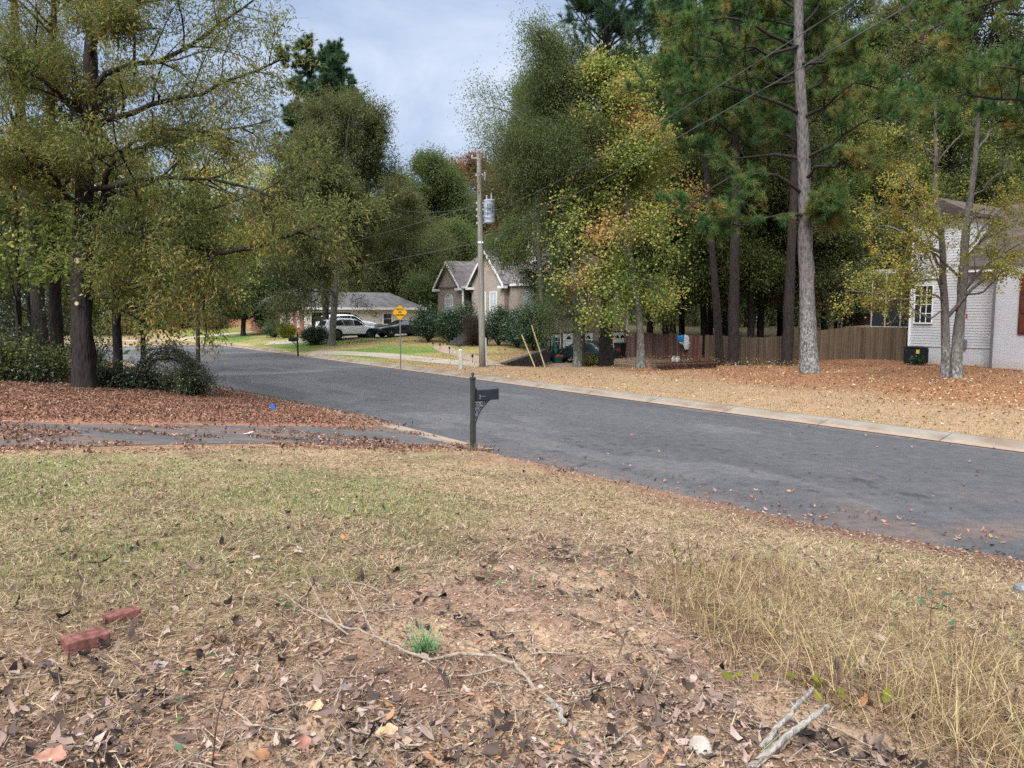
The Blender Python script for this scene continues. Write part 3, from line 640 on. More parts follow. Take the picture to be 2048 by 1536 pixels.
fallen('dark_leaves', x, y, lambda n: .02+.05*RNG.random(n)**1.5, M['fallen_dark'], 'dark wet leaf clumps in hollows of the bare soil', .006, .4, .1)
x, y = polar_pts(9000, 2.6, 13); x, y = keep(x, y, np.clip(sm(fbm(x, y, 1.1, 143), .54, .68)*(y > 4)*sm(x, 3, -1), 0, 1)); n = len(x)
M['clipping'] = leafmat('clipping', [(.05, (.06, .13, .05)), (.5, (.12, .22, .08)), (.95, (.24, .32, .16))], 1.5, .4, .9, .2)
V, F = inst(narV, [(0, 1, 2, 3)], np.stack([x, y, H(x, y)+.012], 1), rots(n, .5), RNG.uniform(.02, .06, n)); stuff('green_clippings', V, F, M['clipping'], 'small green weed leaves dotted through the near lawn', 'weeds')
# red-brown litter: bank below the oaks, drive edges, kerb line
x, y = polar_pts(170000, 13, 34, -46, 6, .6); s, t = st(x, y); u = s_near(t)-s
bankp = sm(t, 17.2, 18.2)*(u > -.25)*np.interp(s, [-20, 8.8], [1, .9])*sm(t, 34, 28)
nearp = sm(t, 12.9, 13.9)*(t < 14.2)*(u > -.1)*.6*sm(fbm(x, y, 1.1, 116), .35, .6)
drv = (t > 14)*(t < 17.3)*(u > 0)*.55*sm(fbm(x, y*2.4, .7, 115), .45, .62)
x, y = keep(x, y, np.clip(bankp+nearp+drv, 0, 1))
fallen('leaf_litter', x, y, lambda n: .028+.05*RNG.random(n)**1.5, M['fallen_red'], 'deep red-brown leaf litter on the bank under the oaks', .02, .5)
x, y = polar_pts(9000, 7, 24, -20, 46, .5); s, t = st(x, y); u = s_near(t)-s
x, y = keep(x, y, np.clip((np.abs(u+.15) < .85)*.75*(t < 15)*sm(fbm(x, y, 1.2, 117), .36, .56)+(u < 0)*(u > -8.5)*.05*np.interp(-u, [0, 2, 8], [3, 1, .5]), 0, 1))
fallen('gutter_leaves', x, y, lambda n: RNG.uniform(.03, .075, n), M['fallen_red'], 'loose leaves drifted along the near road edge', .014, .35)
# far verge: dead turf, pale leaves, pine straw
x, y = polar_pts(320000, 15, 50, -26, 46, .5); s, t = st(x, y); v = s-18.45
x, y = keep(x, y, (v > .02)*(v < 16)*(t < 41)*(1-.75*needle_mask(x, y))*(1-sm(wall_d(x, y), -.2, .3)*sm(y, 39, 41)))
n = len(x); r = np.hypot(x, y)
V, F = blades(x, y, H(x, y)-.004, RNG.uniform(.03, .075, n), RNG.uniform(.010, .018, n)*np.clip(r/25, .7, 2), RNG.uniform(.3, 1.35, n), RNG.uniform(0, .7, n), 1)
M['blade_verge'] = leafmat('blade_verge', [(.03, (.10, .06, .03)), (.25, (.22, .135, .065)), (.55, (.34, .22, .11)), (.85, (.45, .32, .175)), (.99, (.28, .24, .09))], .5, .8, .9, .2)
stuff('verge_turf', V, F, M['blade_verge'], 'dead golden turf on the verge across the road', 'grass')
x, y = polar_pts(260000, 38, 95, -34, 4, .3); s, t = st(x, y); v = s-18.5
x, y = keep(x, y, (v > .05)*(v < 14)*(t > 38)*(1-sm(wall_d(x, y), -.6, -.1)*(y < 62))); s, t = st(x, y); v = s-18.5
n = len(x); r = np.hypot(x, y)
lg = sm(fbm(x, y, .16, 71)+.12*sm(v, 6, 1), .40, .56)*sm(v, 13, 5)
x, y = keep(x, y, .12+.7*lg); n = len(x); r = np.hypot(x, y)
V, F = blades(x, y, H(x, y)-.004, RNG.uniform(.03, .06, n), RNG.uniform(.018, .03, n)*np.clip(r/50, .8, 2), RNG.uniform(.3, 1.2, n), RNG.uniform(0, .6, n), 1)
stuff('lawn_turf', V, F, M['blade_lawn'], 'green lawn in front of the houses beyond the bend', 'grass')
x, y = polar_pts(60000, 17, 55, -14, 46, .5); s, t = st(x, y); v = s-18.45
x, y = keep(x, y, (v > .1)*(v < 24)*(t < 40)*np.clip(.06+.5*needle_mask(x, y)+.25*sm(y, 44, 37)*sm(fbm(x, y, .5, 121), .45, .6)*(v > 4), 0, 1)*(1-sm(wall_d(x, y), -.6, -.1)*sm(y, 39, 40)*(x < 3)))
k = RNG.random(len(x)) < .8
M['fallen_tan'] = leafmat('fallen_tan', [(.03, (.13, .075, .045)), (.4, (.24, .135, .075)), (.75, (.33, .195, .11)), (.98, (.44, .31, .18))], .9, .5, .9, .12)
fallen('pine_straw_leaves', x[k], y[k], lambda n: RNG.uniform(.05, .10, n), M['fallen_tan'], 'rust pine straw and leaves below the tall pines', .02, .5)
fallen('pale_leaves', x[~k], y[~k], lambda n: RNG.uniform(.06, .11, n), M['fallen_pale'], 'scattered pale yellow leaves on the far verge', .03, .5)
x, y = polar_pts(7000, 50, 72, -24, 0, .5); s, t = st(x, y); v = s-18.45
x, y = keep(x, y, (v > 5)*(v < 11)*sm(fbm(x, y, .3, 73), .45, .58))
fallen('lawn_leaves', x, y, lambda n: RNG.uniform(.08, .16, n), M['fallen_red'], 'brown leaves under the tree on the far lawn', .03, .5)
# clods and grit on the bare earth
ICO = MB().ball((0, 0, 0), 1, (1, .8, .6), 6, 4)
iv = np.array(ICO.v)*(1+.25*np.sin(np.array(ICO.v)@np.array([[3.1, 5.2, 1.7]]).T)); iF = np.array(ICO.f)
x, y = polar_pts(16000, 2.1, 9); x, y = keep(x, y, np.clip(dirt_mask(x, y)**1.5*(.3+1.1*sm(fbm(x, y, 1.6, 131), .4, .62)), 0, 1)); n = len(x)
V, F = inst(iv, iF, np.stack([x, y, H(x, y)+.001], 1), rots(n, .8), .0035+.012*RNG.random(n)**3.5)
stuff('soil_clods', V, F, M['clod'], 'loose clods and grit on the bare red-brown soil', 'soil')
# thin twigs
x, y = polar_pts(2600, 2.1, 9); x, y = keep(x, y, np.clip(.2+dirt_mask(x, y), 0, 1)); n = len(x)
tw = MB()
for i in range(n):
    a = RNG.uniform(0, 2*PI); L = RNG.uniform(.05, .30)*RNG.uniform(.5, 1); b = RNG.normal(0, .35); p = np.array([x[i], y[i]]); pts = []
    for k in range(4):
        z = gz(*p); pts.append((p[0], p[1], z+.006+RNG.uniform(0, .012)*(k > 0))); p = p+L/3*np.array([math.cos(a), math.sin(a)]); a += b*.6+RNG.normal(0, .15)
    rr = RNG.uniform(.0012, .0028); tw.tube(pts, [rr, rr, rr*.8, rr*.5], 4, False)
x, y = polar_pts(260, 2.2, 6); x, y = keep(x, y, np.clip(dirt_mask(x, y)*1.2, 0, 1))
for i in range(len(x)):
    a = RNG.uniform(0, 2*PI); L = RNG.uniform(.12, .55); p = np.array([x[i], y[i]]); pts = []; rr = RNG.uniform(.0016, .0048)
    for k in range(7):
        pts.append((p[0], p[1], gz(*p)+.006+RNG.uniform(0, .02)*(0 < k < 6))); p = p+L/6*np.array([math.cos(a), math.sin(a)]); a += RNG.normal(0, .45)
    tw.tube(pts, [rr*(1-.09*k) for k in range(7)], 5, False)
tag(tw.build('loose_twigs', M['stick_pale'], smooth=True), 'fine dead twigs littered over the bare earth', 'twigs', None, 'stuff')
# ------------------------------------------------------------------ trees
LEAFK = 1.9
def unit(v): return v/np.maximum(np.linalg.norm(v, axis=-1, keepdims=True), 1e-9)
def batch_tubes(Pp, R, sides):
    m, n, _ = Pp.shape
    T = unit(np.gradient(Pp, axis=1)); ref = np.where(np.abs(T[:, :1, 2:3]) > .9, np.array([1., 0, 0]), np.array([0, 0, 1.]))
    X = unit(np.cross(T, np.broadcast_to(ref, T.shape))); Y = np.cross(T, X)
    a = np.arange(sides)*2*PI/sides
    V = Pp[:, :, None, :]+R[:, :, None, None]*(X[:, :, None, :]*np.cos(a)[:, None]+Y[:, :, None, :]*np.sin(a)[:, None])
    i, k = np.meshgrid(np.arange(n-1), np.arange(sides), indexing='ij'); k2 = (k+1) % sides
    f = np.stack([i*sides+k, i*sides+k2, (i+1)*sides+k2, (i+1)*sides+k], -1).reshape(-1, 4)
    F = (f[None]+(np.arange(m)*n*sides)[:, None, None]).reshape(-1, 4); return V.reshape(-1, 3), F
def resample(pts, n):
    pts = np.asarray(pts, float); d = np.concatenate([[0], np.cumsum(np.linalg.norm(np.diff(pts, axis=0), axis=1))]); q = np.linspace(0, d[-1], n*4)
    out = np.stack([np.interp(q, d, pts[:, k]) for k in range(3)], 1)
    for _ in range(n//2+2): out[1:-1] = (out[:-2]+2*out[1:-1]+out[2:])/4
    return out[np.linspace(0, len(out)-1, n).round().astype(int)]
def along(Pp, idx, f):
    n = Pp.shape[1]; q = np.clip(f, 0, .9999)*(n-1); i = q.astype(int); w_ = (q-i)[:, None]
    a, b = Pp[idx, i], Pp[idx, i+1]; return a*(1-w_)+b*w_, unit(b-a), i, w_[:, 0]
def offshoots(Pp, R, idx, f, L, ang, up, n, wig, rfrac=.6, flat=0., rng=RNG, taper=.25, grav=0.):
    p, T, i, w_ = along(Pp, idx, f); k = len(idx)
    rv = unit(rng.normal(size=(k, 3))*np.array([1, 1, 1-flat])); perp = unit(np.cross(T, rv)); 
    if flat: perp = unit(perp*np.array([1, 1, 1-flat]))
    d = unit(T*np.cos(ang)[:, None]+perp*np.sin(ang)[:, None]+np.array([0, 0, 1.])*up); out = [p]; st_ = (L/(n-1))[:, None]
    for _ in range(n-1):
        out.append(out[-1]+d*st_); d = unit(d+rng.normal(0, wig, (k, 3))+np.array([0, 0, grav]))
    r0 = (R[idx, i]*(1-w_)+R[idx, i+1]*w_)*rfrac
    return np.stack(out, 1), r0[:, None]*np.linspace(1, taper, n)[None]
def leaf_quads(tw, nl, size, width, spread, droop=.2, rng=RNG, fold=.12, aim=.6, u0=.1):
    k = len(tw); idx = np.repeat(np.arange(k), nl); f = rng.uniform(u0, 1, k*nl); p, T, _, _ = along(tw, idx, f); m = len(idx)
    p = p+rng.normal(0, spread, (m, 3)); d = unit(T*aim+rng.normal(0, .6, (m, 3))-np.array([0, 0, droop])); 
    s = unit(np.cross(d, rng.normal(0, .55, (m, 3))+np.array([0, 0, 1.]))); nn = np.cross(s, d)
    L = (size*rng.uniform(.65, 1.3, m))[:, None]; W = (width*rng.uniform(.7, 1.25, m))[:, None]
    a = p; b = p+d*L*.45-s*W*.5+nn*L*fold; c = p+d*L; e = p+d*L*.5+s*W*.5+nn*L*fold
    return np.stack([a, b, c, e], 1).reshape(-1, 3), np.arange(m*4).reshape(-1, 4)
def needle_tufts(tw, per, nn_, L, W, rng=RNG, u0=.35, up=.25):
    k = len(tw); idx = np.repeat(np.arange(k), per); f = rng.uniform(u0, 1, k*per); f[::per] = 1; p, T, _, _ = along(tw, idx, f)
    c = np.repeat(p, nn_, 0); T = np.repeat(T, nn_, 0); m = len(c)
    d = unit(T*.75+unit(rng.normal(size=(m, 3)))*.85+np.array([0, 0, up])); s = unit(np.cross(d, rng.normal(size=(m, 3))))
    ll = (L*rng.uniform(.6, 1.15, m))[:, None]; st0 = c+rng.normal(0, .02, (m, 3))-T*rng.uniform(0, .16, m)[:, None]
    V = np.stack([st0-s*W*.5, st0+s*W*.5, st0+d*ll-np.array([0, 0, .12])*ll], 1); return V.reshape(-1, 3), np.arange(m*3).reshape(-1, 3)
def trunk_tube(pts, rad, n=26, sides=14, flare=1.35, seed=0):
    pts = np.asarray(pts, float); h = resample(pts, n); d = np.concatenate([[0], np.cumsum(np.linalg.norm(np.diff(pts, axis=0), axis=1))])
    dh = np.concatenate([[0], np.cumsum(np.linalg.norm(np.diff(h, axis=0), axis=1))]); r = np.interp(dh/dh[-1]*d[-1], d, rad)
    r = r*(1+(flare-1)*np.exp(-dh/.35)); rng = np.random.default_rng(seed)
    h[1:, :2] += np.cumsum(rng.normal(0, .012, (n-1, 2))*r[1:, None]*2, 0)
    V, F = batch_tubes(h[None], r[None], sides)
    V = V.reshape(n, sides, 3); c = h[:, None, :]; wob = 1+.07*rng.normal(size=(n, sides))[:, :, None]; V = c+(V-c)*wob
    return V.reshape(-1, 3), F, h, r
class Tree:
    """trunk + limbs in the frame of the tree's base; crown is a child mesh, limbs belong to the trunk mesh"""
    def __init__(s, name, label, base, group=None, cat='tree', seed=1):
        s.rng = np.random.default_rng(seed); s.seed = seed
        s.o = thing(name, label, cat, base, 0, group); s.base = np.array(base, float)
        s.V = []; s.F = []; s.k = 0; s.tV = None; s.tw = []; s.lev = []
    def put(s, V, F): s.V.append(V); s.F.append(F+s.k); s.k += len(V)
    def loc(s, pts): return np.asarray(pts, float)-s.base
    def trunk(s, pts, rad, sides=14, flare=1.35):
        V, F, h, r = trunk_tube(pts, rad, 30, sides, flare, s.seed); s.tV = (V, F); s.h, s.r = h, r; return s
    def limb(s, pts, r0, r1=None, n=9, sides=7):
        p = resample(pts, n); p[1:-1] += s.rng.normal(0, .05, (n-2, 3)); R = np.linspace(r0, r1 or r0*.25, n)
        V, F = batch_tubes(p[None], R[None], sides); s.put(V, F); s.lev.append((p[None], R[None])); return s
    def limbs(s, n, f0, f1, lf, ang=(55, 85), up=.25, wig=.12, grav=.02, rfrac=.45, minr=.03, back=False):
        f = np.sort(s.rng.uniform(f0, f1, n)); idx = np.zeros(n, int); L = lf(f)*s.rng.uniform(.75, 1.2, n)
        Pp, R = offshoots(s.h[None], s.r[None], idx, f, L, np.radians(s.rng.uniform(*ang, n)), up, 9, wig, rfrac, 0., s.rng, .22, grav)
        if back: dy = Pp[:, :, 1]-Pp[:, :1, 1]; Pp[:, :, 1] = Pp[:, :1, 1]+np.where(dy < 0, -dy*.8, dy)
        R = np.maximum(R, minr*np.linspace(1, .3, 9)); V, F = batch_tubes(Pp, R, 6); s.put(V, F); s.lev.append((Pp, R)); return s
    def grow(s, m2, m3, l2=.45, l3=.8, f2=(.2, 1), ang2=(35, 65), ang3=(25, 60), up2=.1, up3=.0, flat=.3, wig=.16, minr=.012, twr=.005, grav2=0., grav3=-.03):
        for Pp, R in s.lev:
            k = len(Pp); Lp = np.linalg.norm(np.diff(Pp, axis=1), axis=2).sum(1); idx = np.repeat(np.arange(k), m2); f = s.rng.uniform(*f2, k*m2)
            L = Lp[idx]*l2*(1.15-.75*f)*s.rng.uniform(.6, 1.25, len(idx)); L = np.maximum(L, .5)
            P2, R2 = offshoots(Pp, R, idx, f, L, np.radians(s.rng.uniform(*ang2, len(idx))), up2, 6, wig, .55, flat, s.rng, .25, grav2)
            R2 = np.maximum(R2, minr*np.linspace(1, .35, 6)); V, F = batch_tubes(P2, R2, 4); s.put(V, F)
            P2a = np.concatenate([P2, Pp[:, -6:]]); R2a = np.concatenate([R2, np.full((k, 6), minr)])
            k2 = len(P2a); i3 = np.repeat(np.arange(k2), m3); f3 = s.rng.uniform(.15, 1, k2*m3); 
            P3, R3 = offshoots(P2a, R2a, i3, f3, l3*s.rng.uniform(.5, 1.3, len(i3)), np.radians(s.rng.uniform(*ang3, len(i3))), up3, 4, wig, .5, flat, s.rng, .4, grav3)
            R3 = np.clip(R3, twr, .02); s.tw.append(P3); V, F = batch_tubes(P3, np.full(R3.shape, twr)*np.linspace(1, .5, 4), 3); s.put(V, F)
        return s
    def finish(s, bark, leaf=None, nl=30, size=.1, width=.03, spread=.12, droop=.2, tufts=None, aim=.6, keep=None, crown='crown', fold=.12, limb=None):
        mesh_np('trunk', *s.tV, M[bark], s.o, True)
        mesh_np('branches', np.concatenate(s.V), np.concatenate(s.F), M[limb or bark], s.o, True)
        tw = np.concatenate(s.tw)
        if keep is not None: tw = tw[keep(tw[:, -1]+s.base, s.rng)]
        if tufts: V, F = needle_tufts(tw, *tufts, rng=s.rng)
        else: V, F = leaf_quads(tw, int(nl*LEAFK), size, width, spread, droop, s.rng, fold, aim)
        mesh_np(crown, V, F, M[leaf], s.o); s.nleaf = len(F)
        return s.o
def PX(px, py, Y, dy=0.): return P(px, py, Y+dy)
def base_at(px, Y): 
    x = (px-1024)/FPX*Y; return np.array([x, Y, gz(x, Y)-.05])
def pxline(Y, pts, b): return np.array([P(a[0], a[1], Y+(a[2] if len(a) > 2 else 0)) for a in pts])-b
OAKS = 'willow oaks in the grove by the near bank'
# big oak beside the driveway
b = base_at(166, 24); Y = 24
T = Tree('oak_tree', 'big oak on the leafy bank with the thickest trunk and pale pruning scars', b, OAKS, seed=3)
T.trunk(np.vstack([[0, 0, 0], pxline(Y, [(163, 650), (164, 540), (166, 440), (172, 330), (182, 220), (180, 120), (186, 20), (196, -120), (205, -240)], b)]), [.33, .30, .285, .27, .235, .21, .18, .15, .11, .04], 18, 1.25)
T.limb(pxline(Y, [(166, 490), (188, 456), (239, 455, -.6), (290, 467, -1), (342, 478, -1.4), (400, 500, -1.8), (480, 505, -2.2), (575, 470, -2.6), (660, 445, -2.8)], b), .15)
T.limb(pxline(Y, [(186, 456), (203, 403), (210, 350, -.5), (250, 300, -1), (300, 262, -1.3), (380, 250, -1.2), (480, 285, -1)], b), .11)
T.limb(pxline(Y, [(182, 180), (215, 145), (250, 128, .4), (330, 122, .8), (400, 82, 1.2), (450, 45, 1.4), (520, -10, 1.8)], b), .10)
T.limb(pxline(Y, [(180, 260), (230, 228, -.4), (290, 208, -.9), (400, 190, -1.5), (470, 165, -2), (560, 120, -2.2)], b), .10)
T.limb(pxline(Y, [(176, 320), (240, 300, .8), (330, 285, 1.8), (440, 262, 2.4), (540, 240, 2.8)], b), .09)
T.limb(pxline(Y, [(168, 545), (215, 535, -.4), (250, 522, -.7), (315, 521, -1), (335, 498, -1.2), (420, 455, -1.5)], b), .055)
T.limb(pxline(Y, [(166, 600), (210, 600, -.4), (260, 570, -.9), (330, 545, -1.2), (430, 560, -1.5)], b), .045)
T.limb(pxline(Y, [(172, 380), (240, 370, -1), (330, 350, -2), (430, 360, -3), (560, 400, -3.2)], b), .09)
T.limb(pxline(Y, [(175, 100), (230, 40, -.6), (300, -20, -1), (380, -60, -1.4), (480, -60, -2)], b), .10)
T.limb(pxline(Y, [(166, 430), (130, 380, -.6), (80, 330, -1.4), (20, 290, -2)], b), .10)
T.limb(pxline(Y, [(178, 240), (130, 190, -.8), (70, 150, -1.6), (0, 110, -2)], b), .10)
T.limbs(9, .45, .97, lambda f: 3.6*(1.25-f*.8), (50, 85), .15)
T.grow(13, 8, .45, .9, (.10, 1), up2=.02, flat=.45, grav2=-.015)
T.finish('bark_oak', 'oak_leaf', 34, .155, .038, .17, .25, keep=lambda p, g: g.random(len(p)) < np.interp(p[:, 2], [4, 7, 9, 14], [1., .9, .62, .5]))
for px, py, r in ((154, 521, .085), (153, 607, .06)):
    sc = MB(); c = P(px, py, 24-.40)-b; sc.lathe([(r, -.02), (r, .02)], (0, 0, 0), 14); sc.v = [(c[0]+v[0], c[1]-v[2]+.02, c[2]+v[1]) for v in sc.v]; sc.build('pruning_scar', M['cut_wood'], T.o)
def simple_oak(name, label, px, Y, pts, rad, bark, leaf, nl, size, wd, nlimb, lf, seed, group, f0=.4, extra=(), m2=8, m3=5, spread=.15, ang=(45, 80), cat='tree', l3=.8, keep=None, up=.2, droop=.2, flat=.35, sides=12):
    b = base_at(px, Y); T = Tree(name, label, b, group, cat, seed)
    T.trunk(np.vstack([[0, 0, 0], pxline(Y, pts, b)]), rad, sides)
    for e in extra: T.limb(pxline(Y, e[0], b), e[1])
    if nlimb: T.limbs(nlimb, f0, .98, lf, ang, up)
    T.grow(m2, m3, .45, l3, flat=flat); T.finish(bark, leaf, nl, size, wd, spread, droop, keep=keep); return T
simple_oak('oak_tree', 'second oak trunk, straight and brown, just behind the thickest one on its left side', 114, 27, [(112, 640), (108, 500), (104, 380), (100, 240), (104, 100), (110, -60), (112, -200)], [.24, .21, .19, .17, .14, .11, .08, .04], 'bark_oak', 'oak_leaf', 22, .13, .028, 16, lambda f: 4.6*(1.2-f*.8), 21, OAKS, .35, ang=(50, 85), up=.1)
simple_oak('oak_tree', 'dark leaning oak trunk with ivy, leftmost of the thick trunks in the grove', 88, 29, [(80, 640), (66, 500), (50, 360), (38, 200), (30, 60), (20, -100)], [.27, .25, .23, .21, .17, .13, .06], 'bark_dark', 'oak_leaf', 20, .13, .028, 14, lambda f: 4.6*(1.2-f*.8), 22, OAKS, .35, up=.1)
simple_oak('young_maple', 'young maple with yellowing low branches beside the arching bush', 234, 26, [(233, 650), (232, 560), (226, 470), (222, 380), (230, 300)], [.16, .14, .125, .10, .06, .02], 'bark_oak', 'maple_yellow', 11, .15, .11, 12, lambda f: 2.6*(1.2-f*.5), 23, 'small trees of the grove', .22, [([(234, 600), (270, 610, -.4), (320, 650, -.8), (350, 690, -1)], .04), ([(233, 560), (280, 540, -.6), (340, 560, -1), (400, 600, -1.3)], .045), ([(232, 520), (290, 480, .4), (350, 470, .8), (420, 500, 1.)], .045)], spread=.2, m2=6, m3=4)
simple_oak('young_maple', 'thin sapling trunk at the far left end of the grove', 38, 26, [(36, 620), (34, 500), (30, 380), (20, 260)], [.10, .09, .08, .06, .02], 'bark_dark', 'under_leaf', 14, .13, .08, 12, lambda f: 2.4*(1.2-f*.5), 24, 'small trees of the grove', .15, spread=.2, m2=6, m3=4)
simple_oak('young_maple', 'thin dark sapling between the two leftmost trunks', 60, 31, [(58, 620), (60, 480), (66, 340)], [.08, .07, .06, .02], 'bark_dark', 'under_leaf', 14, .14, .09, 12, lambda f: 2.4*(1.2-f*.4), 25, 'small trees of the grove', .2, spread=.2, m2=6, m3=4)
simple_oak('young_maple', 'understory tree with yellow-green leaves behind the big oak', 285, 34, [(285, 640), (290, 560), (286, 470), (290, 380)], [.11, .10, .08, .06, .02], 'bark_dark', 'under_leaf', 16, .16, .11, 16, lambda f: 4.*(1.2-f*.5), 26, 'small trees of the grove', .15, spread=.25, m2=7, m3=4)
simple_oak('young_maple', 'understory tree with orange-tinted leaves farther along the bank', 395, 44, [(395, 640), (398, 540), (402, 450), (405, 370)], [.12, .11, .09, .07, .02], 'bark_dark', 'maple_yellow', 15, .17, .12, 16, lambda f: 4.4*(1.2-f*.5), 27, 'small trees of the grove', .25, spread=.25, m2=7, m3=4)
# shrubs: many thin stems from one foot, leaves on their upper parts
def shrub(name, label, base, stems, leaf, nl, size, wd, seed, group=None, bark='bark_dark', tips=None, h=1.5, r=1., m3=9, l3=.4, cat='shrub', spread=.06, droop=.1, f0=.1, arch=0.):
    rng = np.random.default_rng(seed); o = thing(name, label, cat, base, 0, group); b = np.array(base, float)
    paths = []
    if tips is None:
        for i in range(stems):
            a = rng.uniform(0, 2*PI); q = r*math.sqrt(rng.random()); hh = h*math.sqrt(max(.05, 1-(q/r)**2*.85))*rng.uniform(.8, 1.06)
            e = np.array([q*math.cos(a), q*math.sin(a), hh]); m = e*np.array([.35, .35, .55]); paths.append(resample([[0, 0, 0], m, e], 7))
    else:
        for i in range(stems):
            q = tips[rng.integers(len(tips))]; paths.append(resample([np.array(p)+rng.normal(0, .22, 3)*k/len(q) for k, p in enumerate(q)], 7))
    Pp = np.stack(paths); Pp[:, 1:-1] += rng.normal(0, .03*r, Pp[:, 1:-1].shape); R = np.full((len(Pp), 7), .016*max(1, r*.7))*np.linspace(1, .35, 7)
    V, F = batch_tubes(Pp, R, 4); idx = np.repeat(np.arange(len(Pp)), m3)
    P3, R3 = offshoots(Pp, R, idx, rng.uniform(f0, 1, len(idx)), l3*rng.uniform(.5, 1.3, len(idx)), np.radians(rng.uniform(25, 75, len(idx))), .08, 4, .2, .6, 0., rng)
    V3, F3 = batch_tubes(P3, np.full((len(P3), 4), .004)*np.linspace(1, .5, 4), 3)
    mesh_np('stems', np.concatenate([V, V3]), np.concatenate([F, F3+len(V)]), M[bark], o, True)
    V, F = leaf_quads(P3, nl, size, wd, spread, droop, rng); mesh_np('foliage', V, F, M[leaf], o); return o
def bl(pts, b): return [[np.array(P(*q))-b for q in s] for s in pts]
b = base_at(268, 24.6)
arches = bl([[(268, 760, 24.6), (285, 700, 24.5), (330, 688, 24.6), (375, 715, 24.6), (410, 770, 24.4)], [(268, 765, 24.6), (300, 705, 24.2), (350, 700, 24), (395, 735, 24), (425, 785, 23.8)],
             [(275, 770, 25), (310, 715, 25.4), (350, 720, 25.6), (385, 765, 25.5)], [(360, 790, 24.5), (372, 760, 24.5), (390, 735, 24.4)], [(390, 795, 24.4), (396, 775, 24.4), (405, 760, 24.4)], [(330, 785, 24.6), (340, 765, 24.6), (350, 745, 24.6)], [(375, 795, 24), (380, 770, 24), (370, 740, 24)]], b)
shrub('arching_bush', 'dark privet bush arching over to the ground at the road edge', b, 80, 'holly', 15, .062, .032, 31, 'bushes under the grove', tips=arches, m3=10, l3=.38, spread=.07)
for i, (px, Y, h_, r_, lf, lb, st_) in enumerate([(8, 24.5, 1.7, 1.1, 'under_leaf', 'leafy bush at the extreme left edge of the bank', 40), (66, 25, .8, .9, 'holly', 'low sparse bush in front of the two leaning trunks', 30), (120, 25.6, 1.3, .8, 'under_leaf', 'yellow-green bush at the foot of the second oak trunk', 26),
        (205, 25.2, .7, .7, 'holly', 'low dark bush between the thickest oak and the young maple', 36), (258, 25.4, .6, .8, 'holly', 'low bush at the foot of the arching bush', 36), (310, 25.8, .45, .7, 'holly', 'low bush under the hollow of the arching bush', 36),
        (30, 28.5, 3.4, 1.9, 'deep_green', 'tall dark bush filling the gap behind the leftmost trunks', 46), (100, 30.5, 2.6, 1.6, 'holly', 'tall dark bush between the second trunk and the leaning one', 46), (185, 31, 2.0, 1.5, 'dull_green', 'tall bush behind the thickest oak trunk', 34), (-30, 26, 2.6, 1.6, 'deep_green', 'dark bush half outside the frame on the bank', 46)]):
    shrub('undergrowth_bush', lb, base_at(px, Y), st_, lf, 6, .10, .055, 40+i, 'bushes under the grove', h=h_, r=r_, m3=8, l3=.5, spread=.13)
# ---- across the road, left part
FAR = 'trees on the far lawns'
def far_tree(name, label, px, Y, ybase, top, half, leaf, bark, nl, size, wd, seed, nlimb=22, f0=.3, r=.26, group=FAR, shape=1., m2=8, m3=5, lean=0, cat='tree', spread=.25, up=.15, ang=(55, 90), base=None):
    b = base_at(px, Y) if base is None else base
    tp = P(px+lean, top, Y)-b; hgt = tp[2]; T = Tree(name, label, b, group, cat, seed); rng = T.rng
    pts = [[tp[0]*f+rng.normal(0, .012)*hgt*f*(1-f)*2, rng.normal(0, .012)*hgt*f*(1-f)*2, hgt*f] for f in (0, .2, .4, .6, .8, 1)]
    T.trunk(pts, [r, r*.86, r*.72, r*.55, r*.35, .03], 10)
    T.limbs(nlimb, f0, .98, (lambda f: half*(1.12-.85*((f-f0)/(1-f0))**abs(shape))) if shape < 0 else lambda f: half*(np.sin(np.clip((f-f0)/(1-f0)*.86+.14, 0, 1)**shape*PI)*.85+.18), ang, up, rfrac=.4)
    T.grow(m2, m3, .56, 1.2*max(1, half/5), up2=.06, wig=.24); T.finish(bark, leaf, nl, size, wd, spread); return T
def far_pine(name, label, px, Y, top, half, seed, f0=.4, r=.3, nl=34, leaf='needle_far', bark='bark_pine_far', tuft=(4, 20, .34, .035), lean=0, m2=6, m3=4, l2=.5, group=FAR, base=None, ang=(60, 88), reuse=None, shape=1.):
    b = base_at(px, Y) if base is None else base
    tp = P(px+lean, top, Y)-b; hgt = tp[2]; T = Tree(name, label, b, group, 'tree', seed)
    rng = T.rng; pts = [[tp[0]*f+rng.normal(0, .01)*hgt*f*(1-f), 0, hgt*f] for f in (0, .2, .4, .6, .8, 1)]
    T.trunk(pts, [r, r*.88, r*.75, r*.58, r*.36, .04], 10, 1.2)
    T.limbs(nl, f0, .985, lambda f: half*(1.15-((f-f0)/(1-f0))**1.4*.85*shape), ang, .22, .10, .03, .32, .035)
    T.grow(m2, m3, l2, .55, (.3, 1), up2=.18, up3=.2, flat=.2, grav2=.03, grav3=.06); T.finish(bark, leaf, tufts=tuft, limb='bark_dark'); return T
far_pine('pine_tree', 'tall dark pine rising above the brown-green oak on the far lawn', 652, 66, 128, 4.1, 51, .34, .30, 60, tuft=(5, 30, .40, .034), shape=.42, m2=9, m3=5)
far_tree('oak_tree', 'broad brown-green oak with a grey trunk before the open garage', 663, 58, 0, 232, 6.7, 'brown_green', 'bark_grey', 62, .20, .065, 52, 38, .17, .27, shape=-1.2, m2=8, m3=5, spread=.26, up=.02, lean=35, ang=(60, 92))
far_tree('magnolia_tree', 'rounded glossy dark green magnolia before the red brick house', 487, 78, 0, 470, 3.3, 'magnolia', 'bark_dark', 50, .24, .12, 53, 26, .14, .24, shape=.7, m2=7, m3=5, spread=.3)
